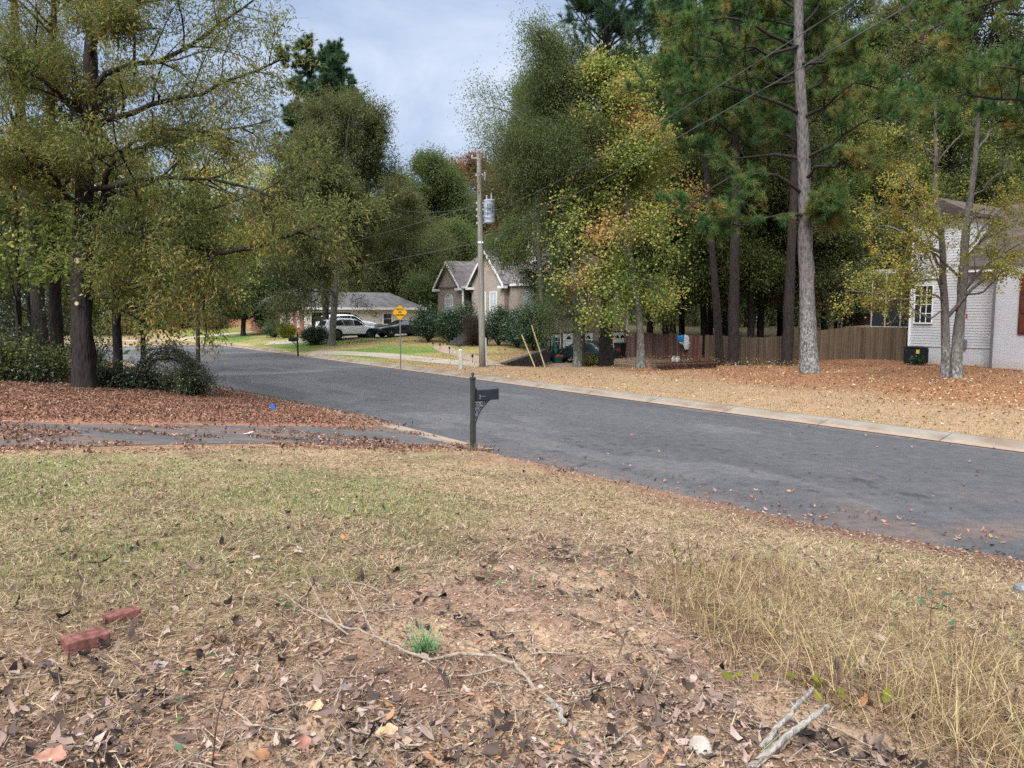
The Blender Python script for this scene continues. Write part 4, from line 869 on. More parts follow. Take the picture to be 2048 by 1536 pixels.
far_tree('oak_tree', 'dense dull green tree rising behind the gabled brick house', 862, 92, 0, 335, 6.2, 'dull_green', 'bark_dark', 46, .26, .10, 54, 34, .08, .3, shape=.8, m2=9, m3=5, spread=.5)
far_tree('maple_tree', 'rust-coloured tree top behind the utility pole', 930, 104, 0, 325, 5.4, 'russet', 'bark_dark', 40, .28, .13, 55, 26, .3, .3, m2=8, m3=5, spread=.5)
far_tree('maple_tree', 'rust and amber tree top to the other side of the utility pole', 1015, 108, 0, 340, 5.0, 'russet', 'bark_dark', 34, .28, .13, 56, 24, .3, .3, m2=8, m3=5, spread=.5)
far_tree('oak_tree', 'dark green tree between the garage house and the gabled house', 905, 84, 0, 470, 4.6, 'dull_green', 'bark_dark', 40, .24, .09, 57, 26, .06, .24, shape=.8, m2=8, m3=5, spread=.45)
far_tree('oak_tree', 'grey-green tree leaning over the garage house roof', 790, 88, 0, 420, 5.4, 'brown_green', 'bark_dark', 40, .24, .09, 58, 28, .2, .26, m2=8, m3=5, spread=.45)
# ---- across the road, group to the right of the pole
KERB = 'trees standing along the far verge'
b = base_at(1157, 38.5); Y = 38.5
T = Tree('oak_tree', 'tall grey-green willow oak next to the utility pole, overhanging the hollies', b, KERB, seed=61)
T.trunk(np.vstack([[0, 0, 0], pxline(Y, [(1154, 660), (1150, 560), (1140, 440), (1128, 320), (1115, 210), (1105, 130)], b)]), [.24, .20, .18, .15, .12, .08, .03], 12)
for e in ([(1150, 560), (1110, 480, .5), (1060, 400, .8), (1010, 360, 1)], [(1140, 450), (1090, 400, -.5), (1030, 340, -1), (985, 300, -1.2)], [(1145, 500), (1180, 440, 1), (1200, 380, 1.5)], [(1130, 330), (1080, 270, .4), (1020, 220, .8), (975, 215, 1)], [(1152, 640), (1130, 610, -.6), (1110, 600, -1.2)]): T.limb(pxline(Y, e, b), .075)
T.limbs(22, .42, .98, lambda f: 3.6*(1.2-f*.7), (45, 80), .12)
T.grow(12, 8, .68, 1.25, (.12, 1), flat=.2, wig=.24); T.finish('bark_lichen', 'dull_green', 27, .135, .038, .32, .3)
far_tree('oak_tree', 'dense grey-green oak hiding the near corner of the gabled house, rooted behind the largest holly', 1088, 51.6, 0, 190, 2.5, 'dull_green', 'bark_lichen', 30, .17, .055, 66, 36, .24, .22, KERB, -1.2, 9, 6, -20, spread=.24, up=.08)
simple_oak('young_oak', 'slim dark sapling touching the willow oak trunk', 1168, 38.2, [(1168, 660), (1170, 580), (1176, 500), (1180, 420)], [.075, .065, .055, .04, .015], 'bark_dark', 'dull_green', 14, .12, .05, 10, lambda f: 1.6*(1.2-f*.5), 62, KERB, .3, spread=.14, m2=5, m3=4)
far_pine('pine_tree', 'tall pine with a wide dark trunk right beside the parked green sedan', 1211, 39.3, -190, 3.8, 63, .52, .36, 34, 'needle_far', 'bark_dark', (4, 24, .30, .016), m2=8, m3=4, group=KERB, ang=(35, 65))
b = base_at(1282, 37.3); Y = 37.3
T = Tree('sweetgum_tree', 'slender sweetgum turning yellow and red, with a bent grey trunk', b, KERB, seed=64)
T.trunk(np.vstack([[0, 0, 0], pxline(Y, [(1282, 680), (1276, 610), (1264, 550), (1258, 470), (1252, 380), (1240, 280), (1228, 190), (1222, 140)], b)]), [.20, .175, .16, .14, .115, .09, .06, .04, .015], 12, 1.25)
for e in ([(1268, 560), (1230, 530, -.5), (1180, 540, -.9), (1130, 580, -1.2)], [(1262, 510), (1210, 460, -.5), (1160, 430, -.8), (1115, 440, -1)], [(1258, 480), (1300, 430, -.4), (1340, 400, -.6), (1375, 390, -.8)], [(1255, 420), (1200, 370, .4), (1150, 350, .6)], [(1250, 370), (1300, 320, .3), (1340, 300, .5)], [(1245, 320), (1200, 270, -.3), (1165, 250, -.6)], [(1268, 560), (1300, 560, -.6), (1330, 590, -1)], [(1275, 600), (1230, 600, -.8), (1190, 620, -1.2)]): T.limb(pxline(Y, e, b), .05)
T.limbs(26, .25, .98, lambda f: 3.5*(1.2-f*.95), (45, 80), .15)
T.grow(10, 6, .6, .9, (.15, 1), flat=.25, wig=.22); T.finish('bark_lichen', 'maple_yellow', 12, .12, .11, .24, .25)
# the big pine
PINE = 'pines of the right-hand yard'
def pine_limbs(T, Y, L, r): 
    for e in L: T.limb(pxline(Y, e, T.base), r, .02)
b = base_at(1622, 34.6); Y = 34.6
T = Tree('pine_tree', 'big pine with pale flaking bark standing alone in rust pine straw', b, PINE, seed=71)
T.trunk(np.vstack([[0, 0, 0], pxline(Y, [(1617, 690), (1613, 600), (1611, 500), (1609, 400), (1607, 300), (1602, 200), (1598, 100), (1597, 0), (1596, -140), (1594, -300)], b)]), [.43, .355, .325, .305, .28, .255, .23, .21, .19, .15, .07], 18, 1.12)
pine_limbs(T, Y, ([(1608, 390), (1560, 350, -.6), (1480, 345, -1.4), (1400, 390, -2), (1370, 430, -2.2)], [(1607, 320), (1540, 310, .5), (1460, 320, .8), (1385, 290, 1)], [(1604, 230), (1530, 190, -.6), (1430, 170, -1), (1340, 190, -1.4), (1280, 205, -1.6)], [(1603, 160), (1540, 170, .6), (1450, 120, 1), (1370, 110, 1.5)],
    [(1600, 100), (1530, 60, -.8), (1450, 30, -1.6), (1340, 50, -2.2)], [(1599, 60), (1640, 10, -.3), (1655, -50, -.6)], [(1605, 240), (1660, 200, -1), (1720, 160, -1.8), (1780, 190, -2.4)], [(1607, 320), (1660, 290, -.6), (1730, 240, -1.4), (1800, 230, -2), (1830, 245, -2.2)], [(1608, 360), (1640, 330, -1), (1690, 330, -1.8), (1750, 340, -2.2)],
    [(1609, 420), (1640, 400, -1), (1660, 400, -1.5)], [(1610, 430), (1560, 430, -.8), (1480, 450, -1.6), (1420, 440, -2.2)], [(1602, 150), (1650, 110, .5), (1690, 40, .8), (1720, -30, 1)], [(1609, 440), (1640, 430, -.6), (1660, 440, -1.)], [(1600, 90), (1540, 110, -1), (1470, 90, -2), (1400, 70, -2.8)], [(1598, 20), (1530, -20, .6), (1440, -40, 1)], [(1600, 130), (1670, 120, -1.2), (1720, 90, -2)]), .085)
T.limbs(12, .45, .97, lambda f: 3.6-1.5*f, (60, 88), .15, rfrac=.3, back=True)
T.grow(11, 6, .42, .5, (.22, 1), up2=.18, up3=.25, flat=.3, grav2=.03, grav3=.08); T.finish('bark_pine', 'needle', tufts=(4, 30, .30, .016), limb='bark_oak')
def tall_pine(label, px, Y, lean, top, half, seed, r, f0=.5, bark='bark_pine_far', n=26, group=PINE, base=None): return far_pine('pine_tree', label, px, Y, top, half, seed, f0, r, n, 'needle', bark, (5, 28, .32, .018), lean, 8, 5, group=group, base=base)
tall_pine('straight dark pine trunk rising from the tan fence, behind the flat low hedge', 1467, 46, 12, -160, 3.6, 72, .34)
tall_pine('leaning grey pine trunk where the red fence meets the tan fence', 1442, 47.5, -60, -120, 3.2, 73, .25, .5)
tall_pine('dark forked pine trunk at the tan fence, just left of the big pale pine', 1574, 45.5, 30, -100, 3.4, 74, .32, .45)
# pine at the right edge whose boughs hang into the picture
b = np.array([22.6, 27.5, gz(22.6, 27.5)-.05]); Y = 27.5
T = Tree('pine_tree', 'pine rooted outside the frame whose boughs hang in at the top right corner', b, PINE, seed=75)
T.trunk([[0, 0, 0], [0, 0, 5], [-.2, 0, 10], [-.3, 0, 15], [-.3, 0, 20]], [.4, .35, .3, .24, .1], 12)
pine_limbs(T, Y, ([(2270, 160), (2180, 190, -.5), (2090, 210, -1), (2000, 200, -1.5), (1940, 180, -1.8), (1880, 200, -2)], [(2270, 100), (2150, 40, .5), (2050, 30, 1), (1950, 20, 1.4), (1840, 60, 1.8)], [(2270, 20), (2150, -20, -.5), (2030, -10, -1), (1900, 30, -1.6), (1820, 90, -1.8)], [(2270, 220), (2180, 230, -.8), (2080, 160, -1.8), (1990, 130, -2.5), (1930, 120, -2.8)], [(2270, -40), (2140, -60, .8), (2000, -60, 1.4), (1880, -40, 2)], [(2270, 270), (2160, 290, .4), (2060, 250, .8), (1990, 240, 1)]), .09)
T.grow(14, 7, .5, .55, (.1, 1), up2=.15, up3=.25, flat=.2, grav2=.03, grav3=.08); T.finish('bark_pine_far', 'needle', tufts=(5, 28, .27, .016), limb='bark_oak')
# the two-stemmed tree with sparse yellow leaves
b = base_at(1904, 32); Y = 32
T = Tree('yellow_tree', 'two-stemmed tree with sparse bright yellow leaves before the white house', b, KERB, seed=81)
T.trunk(np.vstack([[.25, 0, 0], pxline(Y, [(1913, 690), (1922, 620), (1927, 540), (1930, 470), (1940, 400), (1950, 320), (1956, 240), (1960, 150)], b)]), [.25, .20, .185, .17, .15, .125, .10, .07, .03], 12, 1.2)
h1 = np.vstack([[-.22, .05, 0], pxline(Y, [(1893, 690), (1889, 620), (1884, 560), (1882, 480), (1876, 400), (1868, 300), (1872, 200)], b)]); T.limb(h1, .19, .05, 12, 10)
for e, r in (([(1926, 560), (1890, 520, -.4), (1840, 495, -.8), (1790, 500, -1), (1740, 520, -1.2)], .06), ([(1886, 600), (1850, 575, -.8), (1800, 575, -1.4), (1740, 590, -1.8), (1690, 580, -2)], .05), ([(1884, 560), (1840, 560, .5), (1780, 570, .9), (1720, 545, 1.2)], .05), ([(1930, 580), (1965, 540, -.6), (2010, 500, -1.2), (2060, 480, -1.8)], .07), ([(1928, 590), (1960, 590, -1), (2000, 545, -1.8), (2050, 530, -2.4)], .05),
        ([(1930, 500), (1980, 440, .4), (2030, 400, .8), (2080, 370, 1)], .06), ([(1940, 400), (1990, 350, -.6), (2040, 300, -1)], .05), ([(1884, 480), (1830, 430, -.4), (1780, 420, -.8), (1730, 450, -1.2)], .05), ([(1878, 420), (1830, 360, .4), (1770, 320, .8), (1700, 330, 1.2)], .05), ([(1872, 330), (1830, 270, -.3), (1790, 240, -.6)], .04), ([(1955, 300), (1990, 240, .5), (2040, 200, .8)], .05), ([(1884, 620), (1860, 640, -.5), (1800, 600, -.9), (1760, 610, -1.2)], .035), ([(1884, 540), (1862, 490, -.6), (1845, 440, -1), (1820, 400, -1.3)], .04), ([(1880, 450), (1858, 420, -.8), (1830, 370, -1.4), (1790, 350, -1.8)], .04), ([(1888, 570), (1872, 520, -.8), (1862, 480, -1.2), (1868, 440, -1.5)], .035), ([(1884, 520), (1858, 500, -.9), (1836, 520, -1.4), (1822, 560, -1.7)], .035), ([(1932, 520), (1965, 480, -.8), (1995, 450, -1.2), (2035, 440, -1.5)], .04), ([(1934, 470), (1960, 420, -.7), (2000, 400, -1.1), (2040, 410, -1.4)], .04), ([(1886, 590), (1868, 540, -1), (1850, 510, -1.6), (1815, 470, -2)], .035)): T.limb(pxline(Y, e, b), r)
T.grow(8, 5, .45, .65, (.2, 1), flat=.35, minr=.010, twr=.0045)
T.finish('bark_twin', 'yellow_leaf', 19, .085, .07, .10, .3, keep=lambda p, g: g.random(len(p)) < np.where(p[:, 0]/p[:, 1]*FPX+1024 < 1880, np.interp(p[:, 2], [3, 7, 9.5, 11], [.85, .75, .5, .1]), np.interp(p[:, 2], [3, 5., 6.5, 10], [.9, .8, .5, .2])))
# ---- woods behind the fences
WOOD = 'woodland trees behind the board fences'
wood = [(1300, 58, 'dull_green', 150, 5.0, 'leafy tree directly behind the red fence beside the garage'), (1365, 62, 'under_leaf', 60, 5.2, 'tree with yellowing leaves above the draped pool float'), (1410, 56, 'brown_green', 120, 4.6, 'brown-green tree behind the corner of the red and tan fences'), (1520, 55, 'dull_green', 40, 5.2, 'tree behind the tan fence between the two dark pine trunks'),
        (1650, 54, 'under_leaf', 110, 5.0, 'leafy tree right behind the big pale pine'), (1712, 60, 'oak_green', 60, 5.6, 'green tree above the leaf-strewn shed roof'), (1790, 64, 'brown_green', 40, 5.8, 'brown-green tree over the screened porch'), (1560, 66, 'oak_green', -60, 6.2, 'tall tree deep in the wood behind the forked pine'), (1345, 74, 'brown_green', -40, 6.2, 'tall tree deep in the wood behind the pool float'), (1450, 72, 'dull_green', -60, 6.4, 'tall tree deep in the wood behind the leaning pine'), (1690, 76, 'oak_green', -80, 6.6, 'tall tree deep in the wood beyond the shed'), (1860, 66, 'dull_green', -40, 6.4, 'tall tree rising behind the white house roof'), (1990, 62, 'brown_green', -60, 6.4, 'tall tree behind the white house at the frame edge'), (1250, 70, 'dull_green', 120, 5.6, 'tree rising behind the garage end of the brick house')]
wood += [(1332, 54.5, 'under_leaf', 330, 4.0, 'low leafy tree just over the middle of the red fence'), (1500, 52, 'oak_green', 300, 4.0, 'low leafy tree just over the tan fence near the straight pine'), (1605, 53, 'brown_green', 260, 4.2, 'low brown-green tree just over the tan fence by the forked pine'), (1680, 58, 'oak_green', 240, 4.6, 'low green tree over the shed, beyond its roof'), (1760, 56, 'under_leaf', 200, 4.6, 'yellowing tree between the shed and the screened porch'), (1420, 64, 'oak_green', 120, 5.4, 'green tree deep behind the fence corner'), (1900, 58, 'oak_green', 120, 5.0, 'green tree close behind the white house chimney')]
for i, (px, Y, lf, top, half, lb) in enumerate(wood):
    far_tree('woodland_tree', lb, px, Y, 0, top, half, lf, 'bark_dark', 25, .20 if Y < 60 else .26, .085 if Y < 60 else .11, 90+i, 30, .16, .26, WOOD, .6, 8, 5, spread=.36)
# ---- the mass of far woods
def far_woods():
    rng = np.random.default_rng(5); LVs = []; idx = []; TV = []; TF = []; k = 0; fo = 0
    spots = []
    for px in np.arange(-250, 2350, 34):
        if 690 < px < 1010: tops = rng.uniform(430, 520)
        elif px < 690: tops = np.interp(px, [-250, 300, 690], [300, 400, 440])+rng.normal(0, 35)
        else: tops = np.interp(px, [1010, 1300, 2300], [380, 200, 160])+rng.normal(0, 45)
        for Yb in (98, 112, 128): spots.append((px+rng.normal(0, 14), Yb+rng.normal(0, 5), tops+rng.normal(0, 25)))
    for px, Y, top in spots:
        p = P(px, top, Y); b = base_at(px, Y); hgt = p[2]-b[2]
        c = np.array([b[0], b[1], b[2]]); nclump = 46
        u = rng.random(nclump)**.8; rad = 4.4*np.sin(np.clip(u*.9+.1, 0, 1)*PI*.95)**.6*np.sqrt(rng.random(nclump)); a = rng.uniform(0, 2*PI, nclump)
        u[:9] = rng.uniform(-.03, .10, 9); rad[:9] = rng.uniform(0, 4, 9); cc = c+np.stack([rad*np.cos(a), rad*np.sin(a), hgt*(.04+.94*u)], 1)
        q = np.repeat(cc, 64, 0)+rng.normal(0, 1., (nclump*64, 3))*np.array([.75, .75, .55])
        LVs.append(q)
        V, F = batch_tubes(np.stack([c+np.array([0, 0, hgt*f]) for f in (0, .35, .7, .95)])[None], np.array([[.28, .22, .14, .04]]), 6); TV.append(V); TF.append(F+fo); fo += len(V)
    q = np.concatenate(LVs); m = len(q); d = unit(rng.normal(size=(m, 3))-np.array([0, 0, .4])); s_ = unit(np.cross(d, rng.normal(size=(m, 3)))); L = rng.uniform(.26, .52, m)[:, None]
    V = np.stack([q, q+d*L*.5-s_*L*.26, q+d*L, q+d*L*.5+s_*L*.26], 1).reshape(-1, 3); F = np.arange(m*4).reshape(-1, 4)
    TVa = np.concatenate(TV); TFa = np.concatenate(TF)
    o = mesh_np('far_woods', np.concatenate([V, TVa]), np.concatenate([F, TFa+len(V)]), [M['woods_leaf'], M['bark_dark']], matidx=np.concatenate([np.zeros(m), np.ones(len(TFa))]))
    tag(o, 'far autumn woods closing the view behind all the houses', 'woods', None, 'stuff')
M['woods_leaf'] = leafmat('woods_leaf', [(.05, (.065, .10, .045)), (.4, (.115, .15, .06)), (.65, (.19, .19, .075)), (.85, (.27, .19, .08)), (.98, (.34, .19, .09))], .09, 1.0, .5, .42)
far_woods()
# ------------------------------------------------------------------ houses (local x = away from the road, local y = along it)
def window(parent, face, u0, u1, z0, z1, at, nx=2, nz=2, pane='glass', arch=False, fr=.07, label=None, mat='white_trim', out=.05, mun=.03):
    """face 'x': wall plane x=at seen from -x, u along y; face 'y': wall plane y=at seen from -y, u along x"""
    def bx(mb, a, b, c, d, o0, o1):
        if face == 'x': mb.box(at-o1, at-o0, a, b, c, d)
        else: mb.box(a, b, at-o1, at-o0, c, d)
    f = MB(); bx(f, u0-fr, u0, z0-fr, z1+fr, 0, out); bx(f, u1, u1+fr, z0-fr, z1+fr, 0, out); bx(f, u0, u1, z1, z1+fr, 0, out-.002); bx(f, u0-.03, u1+.03, z0-fr, z0, 0, out+.04)
    for i in range(1, nx): c = u0+(u1-u0)*i/nx; bx(f, c-mun/2, c+mun/2, z0, z1, .012, out-.012)
    for i in range(1, nz): c = z0+(z1-z0)*i/nz; bx(f, u0, u1, c-mun/2, c+mun/2, .012, out-.016)
    if arch:
        r = (u1-u0)/2; c = (u0+u1)/2; pts = [(c+math.cos(a)*(r+fr), z1+math.sin(a)*(r*.6+fr)) for a in np.linspace(0, PI, 13)]; inn = [(c+math.cos(a)*r, z1+fr*.4+math.sin(a)*r*.6) for a in np.linspace(0, PI, 13)]
        for i in range(12):
            q = [pts[i], pts[i+1], inn[i+1], inn[i]]
            if face == 'x': f.prism(q, 'x', at-out+.001, at-.001)
        pm = MB(); pm.prism(inn, 'x', at-.018, at-.010)
    o = f.build('window', M[mat], parent)
    if label: o['label'] = label
    p = MB(); bx(p, u0, u1, z0, z1, .008, .014)
    if arch: p.add(pm.v, pm.f)
    p.build('pane', M[pane], o); return o
def gable_x(mb, x0, x1, y0, y1, ze, zr, ov=.3, th=.16):
    """roof slabs with ridge along x"""
    yc = (y0+y1)/2; dz = (zr-ze)*ov/((y1-y0)/2)
    mb.prism([(y0-ov, ze-dz), (yc, zr), (yc, zr+th), (y0-ov, ze-dz+th)], 'x', x0-ov, x1)
    mb.prism([(yc, zr+.001), (y1+ov, ze-dz), (y1+ov, ze-dz+th), (yc, zr+th+.001)], 'x', x0-ov, x1)
def rakes_x(mb, x, y0, y1, ze, zr, ov=.3, w_=.2):
    yc = (y0+y1)/2; dz = (zr-ze)*ov/((y1-y0)/2)
    for a in (y0-ov, y1+ov): mb.prism([(a, ze-dz-.12), (yc, zr-.12), (yc, zr+.10), (a, ze-dz+.10)], 'x', x-ov-.05, x-ov-.004)
    for a, b in ((y0-ov-.02, y0+.35), (y1-.35, y1+ov+.02)): mb.box(x-ov-.08, x+.06, a, b, ze-dz-.16, ze-dz+.02)
# the gabled brick house
H1 = thing('brick_house', 'pale brick house with steep grey gables and basement garage doors beyond the retaining wall', 'house', (2.6, 53, 0), RZ)
wl = MB()
wl.box(.8, 7.4, 0, 15.4, -1.0, 5.0)
wl.prism([(11.75, -.2), (15.45, -.2), (15.45, 5.1), (13.6, 6.95), (11.75, 5.1)], 'x', 0, .83)
wl.prism([(5.0, -.2), (9.5, -.2), (9.5, 5.1), (7.25, 7.45), (5.0, 5.1)], 'x', -.35, .84)
wl.box(.05, .82, .02, 5.0, -.9, 5.0)
wl.build('wall', M['brick_tan'], H1)
rf = MB()
a, b, c, d = (-.1, -.4, 4.9), (7.8, -.4, 4.9), (7.8, 15.8, 4.9), (-.1, 15.8, 4.9); r1, r2 = (3.85, 3.6, 8.75), (3.85, 12.2, 8.75)
rf.add([a, b, c, d, r1, r2], [(0, 1, 4), (1, 2, 5, 4), (2, 3, 5), (3, 0, 4, 5), (3, 2, 1, 0)])
gable_x(rf, 0, 3.6, 11.75, 15.45, 5.1, 6.95); gable_x(rf, -.35, 3.4, 5.0, 9.5, 5.1, 7.45)
gable_x(rf, 1.9, 3.6, 8.3, 9.9, 7.5, 8.7, .15, .1); gable_x(rf, 1.5, 3.6, 3.6, 6.2, 6.9, 8.9, .15, .1)
roof = rf.build('roof', M['roof_grey'], H1)
tr = MB()
rakes_x(tr, 0, 11.75, 15.45, 5.1, 6.95); rakes_x(tr, -.35, 5.0, 9.5, 5.1, 7.45); rakes_x(tr, 1.9, 8.3, 9.9, 7.5, 8.7, .15); rakes_x(tr, 1.5, 3.6, 6.2, 6.9, 8.9, .15)
tr.box(-.16, -.102, 9.85, 11.4, 4.78, 4.96); tr.box(-.16, -.102, -.4, 4.6, 4.78, 4.96); tr.box(-.10, 7.8, -.46, -.402, 4.78, 4.96)
tr.build('roof_trim', M['white_trim'], H1)
dm = MB(); dm.prism([(8.35, 7.3), (9.85, 7.3), (9.85, 7.5), (9.1, 8.62), (8.35, 7.5)], 'x', 1.95, 3); dm.prism([(3.65, 6.6), (6.15, 6.6), (6.15, 6.9), (4.9, 8.82), (3.65, 6.9)], 'x', 1.55, 3); dm.build('dormer', M['brick_tan'], H1)
pd = MB(); pd.box(.76, .798, 9.6, 11.7, 1.6, 4.4); pd.build('porch_shade_panel', M['dark_inside'], H1)  # flat near-black panel on the wall, standing in for the porch shade
cm = MB(); cm.lathe([(.14, 1.5), (.14, 1.6), (.10, 1.62), (.10, 4.6), (.14, 4.62), (.14, 4.78)], (.05, 11.45, 0), 12); cm.build('porch_column', M['white_trim'], H1)
pf = MB(); pf.box(-.1, .79, 9.52, 11.73, -.2, 1.55); pf.build('porch_floor', M['brick_tan'], H1)
window(H1, 'x', 13.0, 14.2, 2.75, 3.95, 0, 4, 2, 'blind', True)
window(H1, 'x', 7.55, 8.4, 2.3, 4.35, -.35, 2, 4, 'blind'); window(H1, 'x', 6.0, 6.85, 2.3, 4.35, -.35, 2, 4, 'blind'); window(H1, 'x', 2.0, 3.0, 2.3, 4.3, .05, 2, 4, 'blind')
for i, (u0, u1) in enumerate(((1.35, 3.75), (4.95, 7.0))):
    g = MB(); zb = -.72; g.box(u0, u1, -.03, .02, zb, zb+2.15)
    for k in range(1, 4): g.box(u0+.02, u1-.02, -.037, -.029, zb+k*.54-.012, zb+k*.54+.012)
    gd = g.build('garage_door', M['white_trim'], H1)
    for a, b, c, d in ((u0-.14, u0-.005, zb, zb+2.15), (u1+.005, u1+.14, zb, zb+2.15)): f = MB(); f.box(a, b, -.05, .0, c, d); f.build('door_jamb', M['white_trim'], gd)
    n = 4; wid = (u1-u0)/n
    for k in range(n):
        q = MB(); c = u0+wid*(k+.5); q.prism([(c-.20, zb+1.72), (c+.20, zb+1.72), (c+.16, zb+1.86), (c, zb+1.97), (c-.16, zb+1.86)], 'y', -.046, -.034); q.build('pane', M['glass_dark'], gd)
    l = MB(); l.box(u0-.16, u1+.16, -.06, -.004, zb+2.17, zb+2.25); l.build('lintel', M['dark_inside'], H1)
sd_ = MB(); sd_.box(.15, .98, -.03, .02, -.7, 1.33); dr = sd_.build('side_door', M['white_trim'], H1)
q = MB()
for i in range(3):
    for k in range(3): q.box(.24+i*.22, .42+i*.22, -.042, -.031, .25+k*.32, .52+k*.32)
q.build('pane', M['glass_dark'], dr); q = MB(); q.box(.02, .13, -.02, .012, -.7, 1.38); q.box(1.0, 1.1, -.02, .012, -.7, 1.38); q.box(.02, 1.1, -.02, .012, 1.385, 1.48); q.build('door_frame', M['dark_inside'], dr)
bl_ = MB(); bl_.box(.82, 7.38, -.02, .0, 1.98, 2.06); bl_.build('brick_ledge', M['concrete'], H1)
window(H1, 'y', 2.0, 2.9, 2.9, 4.3, 0, 2, 4, 'blind'); window(H1, 'y', 5.3, 6.2, 2.9, 4.3, 0, 2, 4, 'blind')
ds = MB(); ds.box(7.18, 7.28, -.11, -.012, -.6, 4.8); ds.build('downspout', M['white_trim'], H1)
# ranch house with the cream garage wing
H2 = thing('ranch_house', 'low red brick house with a cream garage wing and open garage', 'house', (-19.3, 72, 0), RZ)
wl = MB(); wl.box(0, .62, 0, .2, .2, 3.3); wl.box(4.6, 12.2, 0, .2, .2, 3.3); wl.box(.62, 4.6, .001, .199, 2.85, 3.3); wl.box(12.0, 12.2, .2, 7, .2, 3.3); wl.box(0, 12.0, 6.8, 7, .2, 3.3)
wl.build('garage_wall', M['cream_siding'], H2)
tr = MB(); tr.box(.5, .61, -.04, -.002, .5, 2.85); tr.box(4.61, 4.75, -.04, -.002, .5, 2.85); tr.box(.5, 4.75, -.04, -.002, 2.855, 3.0); tr.box(-.4, 12.6, -.52, -.44, 3.12, 3.34); tr.build('fascia', M['white_trim'], H2)
bw = MB(); bw.box(.02, 6, 7.0, 17, .2, 3.2); bw.box(-.05, .15, .22, 4.6, .2, 3.25); bw.box(.9, 1.1, 4.6, 7.0, .2, 3.25); bw.build('brick_wall', M['brick_red'], H2)
rf = MB(); rf.add([(-.5, -.5, 3.28), (12.7, -.5, 3.28), (12.7, 7.5, 3.28), (-.5, 7.5, 3.28), (-.5, 3.5, 4.9), (10.4, 3.5, 4.9)], [(0, 1, 5, 4), (1, 2, 5), (2, 3, 4, 5), (3, 0, 4), (3, 2, 1, 0)])
rf.add([(-.6, -.3, 3.35), (7, -.3, 3.35), (7, 17.5, 3.35), (-.6, 17.5, 3.35), (3.2, 2.5, 5.3), (3.2, 15, 5.3)], [(0, 1, 4), (1, 2, 5, 4), (2, 3, 5), (3, 0, 4, 5), (3, 2, 1, 0)]); rf.build('roof', M['roof_slate'], H2)
window(H2, 'y', 8.0, 8.85, 1.72, 2.72, 0, 1, 2, 'glass_dark', fr=.14)
window(H2, 'x', 3.4, 3.75, 1.5, 2.9, -.05, 1, 2, 'glass'); window(H2, 'x', 1.5, 1.85, 1.5, 2.9, -.05, 1, 2, 'glass'); window(H2, 'x', 11.5, 12.6, 1.2, 2.6, .02, 2, 3, 'glass'); window(H2, 'x', 8.6, 9.2, 1.2, 2.6, .02, 1, 3, 'glass')
# far white cottage
b = G(434, 655); H3 = thing('white_cottage', 'small far white house with a steep front gable beyond the magnolia', 'house', (P(416, 640, 112)[0], 112, gz(P(416, 640, 112)[0], 112)-.2), math.radians(12))
wl = MB(); wl.box(-6.5, -1.6, .3, 7, 0, 3.6); wl.prism([(-1.6, 0), (1.6, 0), (1.6, 4.0), (0, 6.2), (-1.6, 4.0)], 'y', -.6, 7); wl.build('wall', M['white_siding'], H3)
rf = MB(); rf.prism([(-1.9, 3.7), (0, 6.3), (0, 6.45), (-1.9, 3.85)], 'y', -.9, 7.2); rf.prism([(0, 6.301), (1.9, 3.7), (1.9, 3.85), (0, 6.451)], 'y', -.9, 7.2); rf.prism([(.0, 3.5), (7.3, 3.5), (3.6, 6.0)], 'x', -6.9, -1.61); rf.build('roof', M['roof_slate'], H3)
window(H3, 'y', -.6, .6, 1.5, 3.3, -.6, 2, 2, 'glass_dark', fr=.12)
# white house at the frame edge
H4 = thing('white_house', 'white lap-sided house with a painted brick base beside the pine straw yard', 'house', (21.1, 41.0, .1), RZ)
wl = MB(); wl.box(.06, 8, -2.6, 0, -.4, 7.7); wl.box(.061, 8, -12, -2.601, -.4, 5.0)
wl.build('wall', M['white_trim'], H4)
sdg = MB()
for k in range(47):
    z0 = 1.02+k*.14
    ya, yb = (-4.25, -.10) if z0 < 4.7 else (-2.58, -.10)
    sdg.prism([(.035, z0), (.058, z0), (.058, z0+.14), (.052, z0+.14)], 'y', ya, yb)
sdg.build('siding', M['white_siding'], H4)
bb = MB(); bb.box(.0, .06, -4.25, -.02, -.4, .99); bb.box(-.55, .06, -9.5, -4.32, -.4, 5.0); bb.build('painted_brick', M['brick_white'], H4)
lg_ = MB(); lg_.box(-.03, .059, -4.25, -.02, .995, 1.016); lg_.build('ledge', M['concrete'], H4)
tr = MB(); tr.box(.0, .059, -.10, .02, 1.02, 7.68); tr.build('corner_board', M['white_trim'], H4)
tr = MB(); tr.box(-.5, -.42, -12.2, -2.62, 4.75, 4.96); tr.build('fascia', M['white_trim'], H4)
rf = MB(); rf.add([(-.55, -12.4, 4.9), (-.55, -2.61, 4.9), (4.5, -2.61, 8.3), (4.5, -12.4, 8.3), (-.55, -12.4, 5.04), (-.55, -2.61, 5.04), (4.5, -2.61, 8.46), (4.5, -12.4, 8.46)], [(0, 1, 2, 3), (7, 6, 5, 4), (0, 4, 5, 1), (1, 5, 6, 2), (2, 6, 7, 3), (3, 7, 4, 0)]); rf.prism([(-2.95, 7.55), (.35, 7.55), (.35, 7.7), (-1.3, 8.6), (-2.95, 7.7)], 'x', -.35, 8.3); rf.build('roof', M['roof_brown'], H4)
ds = MB(); ds.bar((-.60, -4.36, -.02), (-.60, -4.36, 4.85), .09, .13); ds.bar((-.60, -4.36, .03), (-1.0, -4.2, -.05), .09, .11); ds.build('downspout', M['galv'], H4)
window(H4, 'x', -1.15, -.28, 2.25, 4.15, .03, 3, 4, 'glass_dark', fr=.06, mun=.035)
